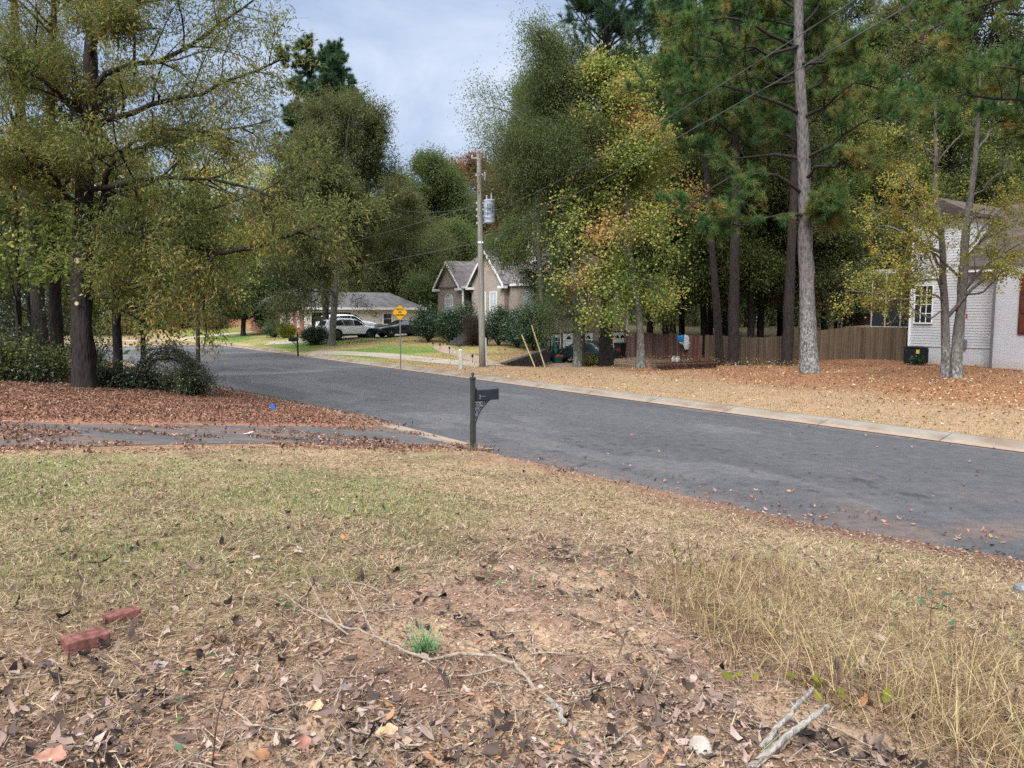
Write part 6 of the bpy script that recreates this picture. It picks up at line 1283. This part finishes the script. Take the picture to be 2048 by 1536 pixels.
car('suv', 'white sport utility vehicle nearest the lawn, behind the grey oak trunk', cpos(699, 672, 64.5), RZ, SUV, (-1.45, 1.5), 'car_white', gl, (.50, 1.63, .66, 1.13, 1.16, .78), (-2.30, 1.50, .60, -2.46, 1.10, .72), [('headlight', 'lamp_clear', (2.36, .68, .78, .05, .16, .06)), ('taillight', 'lamp_red', (-2.42, .70, .98, .05, .16, .05))], .38,
    extra=[('mirror', 'car_white', (.88, 1.05, 1.13, .07, .09, .06)), ('mirror', 'car_white', (.88, -1.05, 1.13, .07, .09, .06)), ('sill', 'plastic_black', (0, -.975, .34, 1.1, .02, .06)), ('grille', 'plastic_black', (2.46, 0, .66, .02, .45, .10))])
S2 = [(x*1.08, w_*1.03, zb+.1, ze+.12, wr+.05, zr+.18) for x, w_, zb, ze, wr, zr in SUV]
g2 = [[(x*1.08, z+.16) for x, z in p] for p in gl]
car('suv', 'taller boxy white sport utility vehicle parked closer to the open garage', cpos(694, 655, 69.5), RZ, S2, (-1.55, 1.6), 'car_white', g2, (.54, 1.83, .70, 1.22, 1.32, .82), (-2.48, 1.68, .62, -2.66, 1.25, .75), [('headlight', 'lamp_clear', (2.55, .70, .95, .05, .16, .06)), ('taillight', 'lamp_red', (-2.62, .72, 1.1, .05, .12, .12))], .40)
CPE = [(-2.38, .78, .46, .80, .60, .86), (-2.28, .88, .34, .90, .68, .97), (-1.7, .935, .26, .94, .70, 1.04), (-1.2, .94, .22, .93, .62, 1.22), (-.5, .94, .2, .92, .60, 1.37), (.1, .94, .2, .92, .60, 1.36), (.55, .94, .2, .92, .66, 1.16), (.85, .935, .2, .92, .76, 1.00), (1.6, .92, .22, .86, .78, .91), (2.2, .87, .28, .74, .72, .80), (2.38, .76, .34, .60, .62, .66)]
gc = [[(-1.25, .98), (-.95, 1.20), (-.45, 1.28), (-.40, .97)], [(-.35, .97), (-.38, 1.28), (.05, 1.27), (.62, .97)]]
car('sports_coupe', 'dark grey two-door coupe with bright wheels, nose towards the white cars', cpos(802, 671, 65.5), RZ+PI, CPE, (-1.35, 1.38), 'car_grey', gc, (.12, 1.37, .55, .86, 1.02, .68), (-.62, 1.36, .52, -1.5, 1.08, .62), [('headlight', 'lamp_clear', (2.22, .66, .68, .05, .12, .05)), ('taillight', 'lamp_red', (-2.34, .62, .82, .04, .2, .04))], .34, 'rim_bright',
    extra=[('grille', 'plastic_black', (2.37, 0, .56, .02, .42, .08)), ('mirror', 'car_grey', (.55, 1.0, 1.0, .06, .08, .05)), ('mirror', 'car_grey', (.55, -1.0, 1.0, .06, .08, .05))])
SED = [(-2.38, .78, .48, .84, .62, .92), (-2.26, .87, .34, .98, .70, 1.04), (-1.7, .905, .26, 1.0, .70, 1.10), (-1.25, .91, .24, .99, .60, 1.32), (-.5, .91, .22, .98, .58, 1.46), (.25, .91, .22, .97, .58, 1.44), (.8, .91, .22, .96, .66, 1.16), (1.05, .905, .22, .95, .74, 1.03), (1.8, .88, .24, .88, .74, .93), (2.25, .82, .30, .76, .68, .80), (2.38, .74, .36, .62, .62, .66)]
gs = [[(-1.35, 1.04), (-1.05, 1.28), (-.5, 1.37), (-.45, 1.03)], [(-.40, 1.03), (-.44, 1.37), (.22, 1.36), (.72, 1.03)]]
x0, y0 = 4.75, 49.4
car('sedan', 'dark green sedan seen from behind at the basement garage, half hidden by a trunk', (x0, y0, gz(x0, y0)+.02), RZ+PI/2, SED, (-1.32, 1.40), 'car_green', gs, (.28, 1.45, .54, .98, 1.06, .68), (-.62, 1.45, .50, -1.58, 1.13, .62), [('headlight', 'lamp_clear', (2.22, .62, .70, .05, .14, .05)), ('taillight', 'lamp_red', (-2.30, .66, .90, .05, .16, .08))], .33,
    extra=[('licence_plate', 'tank_white', (-2.40, 0, .78, .01, .16, .08)), ('mirror', 'car_green', (.75, .98, 1.05, .06, .08, .05)), ('mirror', 'car_green', (.75, -.98, 1.05, .06, .08, .05)), ('bumper', 'car_green', (-2.37, 0, .52, .05, .74, .10))])
# ------------------------------------------------------------------ things round the sunken drive and the fences
a = P(1240, 716, 53.5); o = thing('wheelie_bin', 'black wheeled bin between the garage door and the red fence', 'bin', (a[0], a[1], gz(a[0], a[1])), RZ)
m_ = MB(); m_.add([(-.24, -.24, .06), (.24, -.24, .06), (.24, .24, .06), (-.24, .24, .06), (-.30, -.32, .98), (.30, -.32, .98), (.30, .32, .98), (-.30, .32, .98)], [(0, 3, 2, 1), (4, 5, 6, 7), (0, 1, 5, 4), (1, 2, 6, 5), (2, 3, 7, 6), (3, 0, 4, 7)]); m_.build('body', M['plastic_black'], o, bevel=.03)
m_ = MB(); m_.prism([(-.34, .985), (.34, .985), (.30, 1.06), (0, 1.10), (-.30, 1.06)], 'x', -.32, .33); m_.build('lid', M['plastic_black'], o, bevel=.02)
for s_ in (-.27, .27): m_ = MB(); m_.tube([(.25, s_-.03, .1), (.25, s_+.03, .1)], .1, 14); m_.build('wheel', M['tyre'], o)
for px, lb in ((1347.5, 'white propane cylinder before the red fence, the one nearer the garage'), (1355.5, 'white propane cylinder before the red fence, the one nearer the tan fence')):
    a = P(px, 722, 50.0); o = thing('propane_tank', lb, 'gas cylinder', (a[0], a[1], gz(a[0], a[1])), 0, 'propane cylinders')
    m_ = MB(); m_.lathe([(.10, 0), (.11, .03), (.10, .04), (.15, .08), (.155, .14), (.155, .28), (.14, .34), (.08, .38), (.03, .39)], (0, 0, 0), 16); m_.build('tank', M['tank_white'], o, True)
    m_ = MB(); m_.tube([(.09*math.cos(t_), .09*math.sin(t_), .44) for t_ in np.linspace(.5, 5.8, 14)], .018, 6); m_.bar((.07, .05, .36), (.07, .05, .44), .02); m_.bar((-.09, 0, .36), (-.09, 0, .44), .02); m_.build('collar', M['tank_white'], o)
    m_ = MB(); m_.tube([(0, 0, .38), (0, 0, .43)], .03, 8); m_.build('valve', M['galv'], o)
a, c = P(1362, 722, 50.2), P(1378, 722, 50.0); o = thing('timber_plank', 'short pale timber lying by the propane cylinders', 'plank', (a[0], a[1], gz(a[0], a[1])), 0); m_ = MB(); m_.bar((0, 0, .12), (c[0]-a[0], c[1]-a[1], .12), .06, .24); m_.build('board', M['fence_grey'], o, bevel=.01)
# pool float draped over the red fence
def drape(name, parent, pts, mat, th=.09, seed=0):
    rng = np.random.default_rng(seed); nU = 14
    L = [np.array(p) for p in pts]; rows = []
    for l, r_ in zip(L[0::2], L[1::2]): rows.append((l, r_))
    nV = 16; V = []
    A = np.array([r[0] for r in rows]); B = np.array([r[1] for r in rows]); q = np.linspace(0, len(rows)-1, nV); i = np.minimum(q.astype(int), len(rows)-2); f = (q-i)[:, None]
    l = A[i]*(1-f)+A[i+1]*f; r_ = B[i]*(1-f)+B[i+1]*f
    u = np.linspace(0, 1, nU)[None, :, None]; S = l[:, None]*(1-u)+r_[:, None]*u
    uu, vv = np.meshgrid(np.linspace(0, 1, nU), np.linspace(0, 1, nV)); puff = th*(np.abs(np.sin(uu*PI*2.5+vv*1.5))**.5*.7+.3)*np.sin(uu*PI)**.35*np.sin(np.clip(vv, .02, .98)*PI)**.3+.02*rng.normal(size=uu.shape)
    S1 = S.copy(); S1[..., 1] -= puff; S2_ = S.copy(); S2_[..., 1] += puff*.3
    idx = np.arange(nU*nV).reshape(nV, nU); Fq = np.stack([idx[:-1, :-1], idx[:-1, 1:], idx[1:, 1:], idx[1:, :-1]], -1).reshape(-1, 4)
    V = np.concatenate([S1.reshape(-1, 3), S2_.reshape(-1, 3)]); return mesh_np(name, V, np.concatenate([Fq, Fq[:, ::-1]+nU*nV]), M[mat], parent, True)
ff = np.array(P(1368, 688, 51.8)); yF = ff[1]
o = thing('pool_float', 'crumpled blue and white pool float hanging over the red fence', 'pool float', ff)
q = lambda px, py, dy=0: np.array(P(px, py, yF+dy))-ff
drape('blue_panel', o, [q(1351, 672), q(1372, 669), q(1356, 682), q(1376, 679), q(1360, 688), q(1372, 684)], 'float_blue', .10, 1)
drape('white_panel', o, [q(1369, 669, -.05), q(1376, 671, -.05), q(1367, 683, -.05), q(1381, 682, -.05), q(1366, 690, -.05), q(1384, 694, -.05), q(1370, 700, -.05), q(1377, 698, -.05)], 'float_white', .10, 2)
drape('white_edge', o, [q(1357, 684, -.1), q(1366, 684, -.1), q(1361, 688, -.1), q(1366, 689, -.1)], 'float_white', .06, 3)
drape('teal_tip', o, [q(1369, 699, .02), q(1383, 695, .02), q(1372, 703, .02), q(1381, 705, .02)], 'tub_green', .05, 4)
a = P(1113, 727, 50.5); o = thing('garden_umbrella', 'closed teal garden umbrella leaning by the side door', 'umbrella', (a[0], a[1], gz(a[0], a[1])), 0)
m_ = MB(); m_.tube([(0, 0, 0), (-.25, 0, 1.75)], .018, 8); m_.build('pole', M['galv'], o); m_ = MB(); m_.tube([(-.03, 0, .3), (-.10, 0, .75), (-.19, 0, 1.4), (-.24, 0, 1.7)], [.20, .17, .09, .03], 10); m_.build('canopy', M['teal'], o, True)
a = P(1116, 734, 49.6); o = thing('garden_tub', 'green plastic tub with red scraps by the retaining wall end', 'tub', (a[0], a[1], gz(a[0], a[1])), 0)
m_ = MB(); m_.lathe([(.30, 0), (.38, .34), (.41, .36), (.40, .38), (.34, .34)], (0, 0, 0), 16); m_.build('body', M['tub_green'], o); m_ = MB(); 
for k in range(7): m_.ball((RNG.uniform(-.2, .25), RNG.uniform(-.2, .2), .40+RNG.uniform(0, .1)), .10, (1.2, 1, .6), 8, 5)
m_.build('red_toys', M['red_bits'], o)
a = P(760, 668, 69.0); o = thing('condenser_unit', 'grey condenser box against the cream garage wall', 'air conditioner', (a[0], a[1], gz(a[0], a[1])), RZ); m_ = MB(); m_.box(-.4, .4, -.35, .35, .05, .85); m_.build('cabinet', M['galv'], o, bevel=.03); m_ = MB(); m_.lathe([(.28, .85), (.28, .88), (.1, .89)], (0, 0, 0), 16); m_.build('fan_guard', M['plastic_black'], o)
a = P(1831, 724, 39.4); o = thing('air_conditioner', 'dark navy air conditioner with a yellow tag at the white house corner', 'air conditioner', (a[0], a[1], gz(a[0], a[1])), RZ)
m_ = MB(); m_.box(-.43, .43, -.43, .43, .06, .86); m_.build('cabinet', M['ac_navy'], o, bevel=.06)
m_ = MB()
for k in range(13):
    c = -.38+k*.0633
    m_.box(-.444, -.432, c-.012, c+.012, .12, .80); m_.box(c-.012, c+.012, -.444, -.432, .12, .80)
m_.build('louvre', M['plastic_black'], o); m_ = MB(); m_.box(-.46, .46, -.46, .46, .865, .90); m_.lathe([(.34, .90), (.34, .93), (.05, .95)], (0, 0, 0), 20); m_.build('top_cover', M['plastic_black'], o)
m_ = MB(); m_.box(-.451, -.446, -.40, -.24, .58, .78); m_.build('energy_tag', M['tag_yellow'], o)
# lawn edger leaning on the white wall
a = np.array(P(2047, 745, 36.6)); a[2] = gz(a[0], a[1]); o = thing('lawn_edger', 'black wheeled edger leaning upside down on the white brick wall', 'lawn tool', a); e = lambda px, py, dy=0: np.array(P(px, py, 36.6+dy))-a
m_ = MB(); m_.tube([np.array([.05, 0, .02]), e(2035, 710, .3), e(2029, 692, .5), e(2022, 670, .75)], .022, 8); m_.build('shaft', M['plastic_black'], o)
wc = e(2036, 699, .4); m_ = MB(); m_.tube([wc+np.array([math.cos(t_)*.18, -.03, math.sin(t_)*.18]) for t_ in np.linspace(0, 2*PI, 25)], .022, 6, False)
for k in range(5): m_.bar(wc+np.array([0, -.03, 0]), wc+np.array([math.cos(k*1.257)*.18, -.03, math.sin(k*1.257)*.18]), .02)
m_.build('wheel', M['plastic_black'], o); m_ = MB(); m_.prism([(wc[0]-.27, wc[2]-.14), (wc[0]+.05, wc[2]-.17), (wc[0]+.02, wc[2]+.02), (wc[0]-.10, wc[2]+.03)], 'y', wc[1]-.07, wc[1]+.03); m_.build('guard', M['plastic_black'], o)
m_ = MB(); m_.tube([e(2044, 741), e(2041, 733)], .05, 8); m_.tube([e(2039, 730, .1), e(2036, 721, .2)], .035, 8); m_.build('grip', M['tank_white'], o); m_ = MB(); m_.tube([e(2019, 672, .7), e(2024, 667, .7)], .035, 8); m_.build('cutter_head', M['plastic_black'], o)
# tag on the two-stemmed tree
a = np.array(P(1933, 633, 31.7)); o = thing('bird_feeder', 'small red feeder hanging from the two-stemmed tree', 'feeder', a); m_ = MB(); m_.lathe([(.045, -.09), (.05, -.06), (.03, -.03), (.03, .06), (.05, .07), (.01, .12)], (0, 0, 0), 10); m_.build('body', M['red_bits'], o); m_ = MB(); m_.tube([(0, 0, .12), (-.02, 0, .32), (-.06, 0, .5)], .004, 4); m_.build('cord', M['wire'], o)
# walk lights
for px, py, w_ in ((866, 697, 'nearest the lawn leaves'), (880, 700, 'second along the brick path'), (899, 708, 'midway along the brick path'), (921, 716, 'fourth along the brick path'), (945, 726, 'nearest the utility pole')):
    a = G(px, py); o = thing('path_light', 'small dark solar path light, '+w_, 'path light', (a[0], a[1], gz(a[0], a[1])), 0, 'path lights beside the brick path')
    m_ = MB(); m_.tube([(0, 0, -.1), (0, 0, .38)], .014, 6); m_.build('stake', M['black_metal'], o); m_ = MB(); m_.lathe([(.05, .30), (.055, .40), (.085, .41), (.03, .46)], (0, 0, 0), 10); m_.build('lamp_head', M['black_metal'], o)
# blue survey flag
a = G(541, 822); o = thing('marker_flag', 'small bright blue survey flag in the leaf litter', 'flag', (a[0], a[1], gz(a[0], a[1])), 0); m_ = MB(); m_.tube([(0, 0, -.05), (.01, 0, .22)], .004, 5); m_.build('wire_stem', M['wire'], o); m_ = MB(); m_.add([(.01, 0, .23), (.01, 0, .06), (.13, .02, .05), (.11, .04, .13), (.01, .008, .23), (.01, .008, .06), (.13, .028, .05), (.11, .048, .13)], [(0, 1, 2, 3), (7, 6, 5, 4), (0, 3, 7, 4), (3, 2, 6, 7), (2, 1, 5, 6), (1, 0, 4, 5)]); m_.build('pennant', M['marker_blue'], o)
# ------------------------------------------------------------------ the near yard
def Gn(px, py, up=0.): p = G(px, py); return np.array([p[0], p[1], gz(p[0], p[1])+up])
def brick(label, px0, py0, px1, py1, wd, h, sink):
    a, c = Gn(px0, py0), Gn(px1, py1); d = c-a; L = float(np.hypot(d[0], d[1])); o = thing('loose_brick', label, 'brick', (a+c)/2, math.atan2(d[1], d[0]), 'loose bricks on the bare earth')
    m_ = MB(); nx_ = 9; rng = np.random.default_rng(int(px0)); V = []
    for i in range(nx_+1):
        x = -L/2+L*i/nx_; j = rng.normal(0, .0009, 8); V += [(x, -wd/2+j[0], -sink), (x, wd/2+j[1], -sink), (x, wd/2+j[2], h+j[3]), (x, -wd/2+j[4]+.003, h+j[5])]
    m_.add(V, [(4*i+k, 4*i+(k+1) % 4, 4*i+4+(k+1) % 4, 4*i+4+k) for i in range(nx_) for k in range(4)]+[(3, 2, 1, 0), tuple(4*nx_+k for k in range(4))]); bo = m_.build('block', M['brick_old'], o, bevel=.005); bo.rotation_euler = (RNG.normal(0, .05), RNG.normal(0, .05), 0)
brick('larger old red brick lying flat among brown leaves', 128, 1304, 214, 1284, .105, .052, .02)
brick('half-buried old red brick lying in the grass behind the larger one', 212, 1250, 276, 1234, .085, .036, .03)
def stick(label, pts, r0, r1, mat='stick_pale', forks=(), cat='stick', name='fallen_stick', group='sticks on the bare earth', lift=.01):
    P_ = [Gn(p[0], p[1], lift+(p[2] if len(p) > 2 else 0)) for p in pts]; b = P_[0]; o = thing(name, label, cat, b, 0, group)
    q = resample(np.array(P_)-b, max(10, len(pts)*4)); q[1:-1] += RNG.normal(0, r0*.35, (len(q)-2, 3)); m_ = MB(); m_.tube([tuple(v) for v in q], list(np.linspace(r0, r1, len(q))), 8)
    m_.build('stem', M[mat], o, True)
    for fk in forks: q = resample(np.array([Gn(p[0], p[1], lift+(p[2] if len(p) > 2 else 0)) for p in fk])-b, 9); m_ = MB(); m_.tube([tuple(v) for v in q], list(np.linspace(r0*.6, r1*.5, 9)), 6); m_.build('side_twig', M[mat], o, True)
    return o
stick('longest pale fallen branch, running past the green tuft to bare soil', [(1068, 1395), (1039, 1360, .02), (1018, 1341, .03), (993, 1337, .03), (915, 1335, .03), (865, 1339, .02), (807, 1326, .03), (745, 1300, .04), (675, 1275, .04), (600, 1231, .05), (560, 1205, .06)], .0085, .0025, 'stick_pale', [[(1018, 1343, .03), (973, 1352, .02), (923, 1360, .01), (869, 1348, .01), (840, 1330, 0)], [(700, 1285, .04), (662, 1270, .05), (630, 1215, .09), (610, 1180, .12)], [(750, 1302, .04), (720, 1250, .08), (690, 1190, .12), (676, 1160, .15)], [(800, 1325, .03), (812, 1300, .03), (830, 1240, .02)]])
stick('short thick grey stick end by the pale pebble', [(1130, 1455), (1112, 1428), (1093, 1405)], .012, .008, 'stick_grey')
stick('crooked pale twig bent at a right angle, with red leaves', [(1072, 1338), (1068, 1300, .01), (1064, 1266, .03), (1014, 1268, .02), (989, 1244, .01)], .005, .003)
stick('hooked pale root curl in front of the long branch', [(666, 1364), (683, 1378, .02), (685, 1395, .02), (662, 1436)], .005, .003)
stick('straight bark strip near the dry grass', [(1134, 1233), (1190, 1252, .005), (1238, 1270)], .007, .004, 'stick_brown')
stick('thin arching twig crossing behind the green tuft', [(600, 1297), (654, 1285, .03), (724, 1240, .05), (832, 1223, .02), (886, 1208)], .005, .002)
stick('white bleached stick lying in the green grass', [(224, 978), (250, 970, .01), (268, 962)], .010, .006, 'stick_grey')
stick('thin twig looping near the bottom edge', [(1310, 1310), (1318, 1345, .02), (1305, 1380, .02), (1286, 1400)], .0035, .002)
stick('root-like twig fanning over the soil at the bottom edge', [(1190, 1525), (1230, 1505, .02), (1262, 1470, .02), (1320, 1455)], .0055, .003, 'stick_pale', [[(1230, 1505, .02), (1225, 1460, .03), (1190, 1440, .01)]])
def sapling(label, p0, p1, dy, r0, r1, mat='stick_grey', name='cut_sapling', group='cut saplings'):
    b = Gn(*p0); e = np.array(P(p1[0], p1[1], b[1]+dy))-b; o = thing(name, label, 'stick', b, 0, group); q = resample(np.array([[0, 0, -.02], e*.5+[.006, 0, .008], e]), 10); q[1:-1] += RNG.normal(0, .0018, (8, 3))
    m_ = MB(); m_.tube([tuple(v) for v in q], list(np.linspace(r0, r1, 10)*RNG.uniform(.92, 1.1, 10)), 9); m_.build('stem', M[mat], o, True)
    k = q[6]; m_ = MB(); m_.tube([tuple(k), tuple(k+np.array([-.02, .01, .03]))], [.004, .003], 6); m_.build('twig_stub', M[mat], o)
sapling('longer of the two cut saplings sticking up at the bottom edge', (1484, 1540), (1657, 1412), .16, .0135, .0095)
sapling('shorter cut sapling, leaning over the longer one', (1512, 1512), (1624, 1378), .22, .011, .008)
sapling('upright brown stub at the edge of the dry grass', (1669, 1400), (1676, 1316), .02, .012, .0095, 'stick_brown', 'stump_stub', None)
sapling('dark stem poking up from bare soil before the dry grass', (1232, 1316), (1256, 1256), .02, .0035, .002, 'stick_brown', 'weed_stalk', 'thin stems')
def sprout(label, base, pts, leaves, seed, lf='magnolia', size=.05, name='seedling', wd=.6):
    rng = np.random.default_rng(seed); o = thing(name, label, 'seedling', base, 0, 'green seedlings'); m_ = MB(); q = resample(np.array(pts, float), 9); m_.tube([tuple(v) for v in q], list(np.linspace(.0035, .0015, 9)), 6); m_.build('stem', M['stick_brown'], o, True)
    n = len(leaves); V, F = inst(curled(LV*np.array([wd*1.6, 1, 1]), .25), LF, np.array(leaves, float), rots(n, .5, rng), size*rng.uniform(.7, 1.25, n)); mesh_np('leaves', V, F, M[lf], o)
b = Gn(424, 1530); q = lambda px, py, dy=0.: np.array(P(px, py, b[1]+dy))-b
sprout('tall thin seedling stem with round green leaves low on the left', b, [(0, 0, 0), q(432, 1450), q(442, 1400), q(480, 1320), q(515, 1262)], [q(360, 1400, .1), q(356, 1440, .05), q(358, 1495), q(455, 1345, .1), q(422, 1312, .2), q(370, 1345, .2)], 1, size=.034)
b = Gn(190, 1400); sprout('two broad green leaves on the soil beside the larger brick', b, [(0, 0, 0), (0, 0, .03), (.01, 0, .05)], [(.02, 0, .05), (-.03, .02, .05)], 2, size=.055)
b = Gn(565, 1235); sprout('small blue-green seedling behind the long branch', b, [(0, 0, 0), (0, 0, .05), (.02, 0, .09)], [(.0, 0, .09), (.03, 0, .07), (-.04, .02, .05), (.06, .03, .03)], 3, size=.04)
b = Gn(1590, 1400); sprout('bright green weeds at the foot of the dry grass', b, [(0, 0, 0), (0, 0, .06), (.01, 0, .1)], [tuple(RNG.normal(0, 1, 3)*[.10, .06, .02]+[0, 0, .06]) for _ in range(16)], 4, 'lime_shrub', .05)
b = Gn(1860, 1260); sprout('green broadleaf weed in the dry grass', b, [(0, 0, 0), (0, 0, .12), (.01, 0, .24)], [tuple(RNG.normal(0, 1, 3)*[.09, .07, .05]+[0, 0, .2]) for _ in range(12)], 5, 'magnolia', .05)
for i, (px, py, h_, lb) in enumerate([(1378, 1180, .36, 'tallest bare weed stalk at the front of the verge'), (1350, 1160, .32, 'leafy weed stalk next to the tallest one'), (1400, 1175, .2, 'short weed stalk with a dark seed head')]):
    b = Gn(px, py); o = thing('weed_stalk', lb, 'weed', b, 0, 'thin stems'); m_ = MB(); m_.tube([(0, 0, 0), (.01, 0, h_*.4), (-.01-.02*i, 0, h_*.75), (-.01-.03*i, 0, h_)], [.0035, .003, .0024, .0015], 6); m_.build('stem', M['stick_brown'], o, True)
    n = 10 if i == 1 else 5; V, F = inst(LV, LF, np.stack([RNG.normal(0, .025, n), RNG.normal(0, .02, n), RNG.uniform(.2, .8, n)*h_], 1), rots(n, .8), RNG.uniform(.02, .035, n)); mesh_np('leaves', V, F, M['under_leaf'], o)
b = Gn(848, 1306); n = 95; az = RNG.uniform(0, 2*PI, n); V, F = blades(RNG.normal(0, .022, n), RNG.normal(0, .018, n), np.zeros(n)-.01, RNG.uniform(.07, .17, n), RNG.uniform(.004, .007, n), RNG.uniform(.1, .9, n), RNG.uniform(.2, 1.1, n), 4, az)
M['tuft_green'] = leafmat('tuft_green', [(.05, (.07, .16, .06)), (.5, (.13, .27, .11)), (.95, (.24, .38, .18))], 2., .3, .8, .2)
o = thing('grass_tuft', 'fresh green grass tuft alone on bare earth', 'grass tuft', b); mesh_np('blades', V, F, M['tuft_green'], o)
def bigleaf(label, px, py, size, mat, tilt, yaw, curl=.6):
    b = Gn(px, py, .012); o = thing('fallen_leaf', label, 'leaf', b, yaw, 'large single leaves'); rng = np.random.default_rng(int(px)); R_, C_n = 15, 7; V = []
    for i in range(R_):
        f = i/(R_-1); hw = .34*math.sin(PI*min(1, f*.93+.06))**.75*(1+.16*math.sin(f*PI*5.2+.6)*(.15 < f < .9)); 
        for k in range(C_n):
            u = k/(C_n-1)*2-1; x = u*hw*(1+.06*rng.normal()); V.append((x, f-.5, .16*abs(u)**1.5*hw+curl*.35*(f-.45)**2+.02*rng.normal()*abs(u)+.10*u*math.sin(f*4)))
    F = [(i*C_n+k, i*C_n+k+1, (i+1)*C_n+k+1, (i+1)*C_n+k) for i in range(R_-1) for k in range(C_n-1)]
    m = mesh_np('blade', np.array(V)*size, np.array(F), M[mat], o, True); m.rotation_euler = (tilt, 0, 0)
    m_ = MB(); m_.tube([(0, -.5*size, .004), (0, -.72*size, .012), (.02*size, -.9*size, .01)], size*.012, 5); m_.build('stalk', M['stick_brown'], o)
M['dry_leaf_tan'] = paint('dry_leaf_tan', (.36, .235, .135), .8, .35, 28.); M['dry_leaf_grey'] = paint('dry_leaf_grey', (.25, .215, .20), .8, .3, 28.); M['dry_leaf_red'] = paint('dry_leaf_red', (.27, .135, .095), .8, .4, 28.)
bigleaf('large tan leaf lying flat at the bottom edge', 778, 1486, .105, 'dry_leaf_tan', .12, 1.9, .3); bigleaf('pale grey leaf on the soil before the larger brick', 318, 1328, .085, 'dry_leaf_grey', .3, .4, -.5); bigleaf('orange-brown narrow leaf at the bottom left corner', 100, 1526, .10, 'dry_leaf_red', .1, 1.4, .3); bigleaf('pinkish dry leaf standing on edge near the bottom', 607, 1500, .09, 'dry_leaf_red', .9, .3, .8); bigleaf('orange leaf on the soil between twigs', 628, 1424, .075, 'dry_leaf_tan', .1, 1.2, .2)
def stone(label, px, py, r, sz, mat='stone_pale', seed=0):
    b = Gn(px, py); o = thing('stone', label, 'stone', b, RNG.uniform(0, 6), 'stones on the bare earth'); m_ = MB(); m_.ball((0, 0, r*sz[2]*.5), r, sz, 14, 9); rng = np.random.default_rng(seed)
    dirs = unit(rng.normal(size=(7, 3))); V = np.array(m_.v); c = np.array([0, 0, r*sz[2]*.5]); D = V-c
    for d in dirs: k = D@d; lim = r*.66*np.linalg.norm(np.array(sz)*d); D = D-np.maximum(k-lim, 0)[:, None]*d*.9
    m_.v = [tuple(v) for v in D+c]; m_.build('rock', M[mat], o)
stone('pale angular stone at the foot of the cut saplings', 1404, 1498, .048, (1.2, .9, .75), 'stone_pale', 1); stone('small white chip on the soil beside the grey stick end', 1065, 1484, .020, (1, .7, .5), 'tank_white', 2); stone('brown rotten wood lump on the reddish soil', 1290, 1405, .05, (1.4, .8, .6), 'stick_brown', 3); stone('grey-blue rock cut by the frame edge, behind the dry grass', 2046, 1195, .075, (1, 1, .95), 'galv', 4)
a = G(497, 872); o = thing('litter_scrap', 'red and white wrapper scrap on the near driveway', 'litter', (a[0], a[1], gz(a[0], a[1])+.03)); m_ = MB(); m_.add([(-.09, -.05, 0), (.06, -.07, .02), (.10, .05, .035), (-.06, .06, .01), (-.09, -.05, .006), (.06, -.07, .026), (.10, .05, .041), (-.06, .06, .016)], [(3, 2, 1, 0), (4, 5, 6, 7), (0, 1, 5, 4), (1, 2, 6, 5), (2, 3, 7, 6), (3, 0, 4, 7)]); m_.build('wrapper', M['tank_white'], o); m_ = MB(); m_.box(-.09, .0, -.03, .05, .022, .035); m_.build('red_print', M['red_bits'], o)
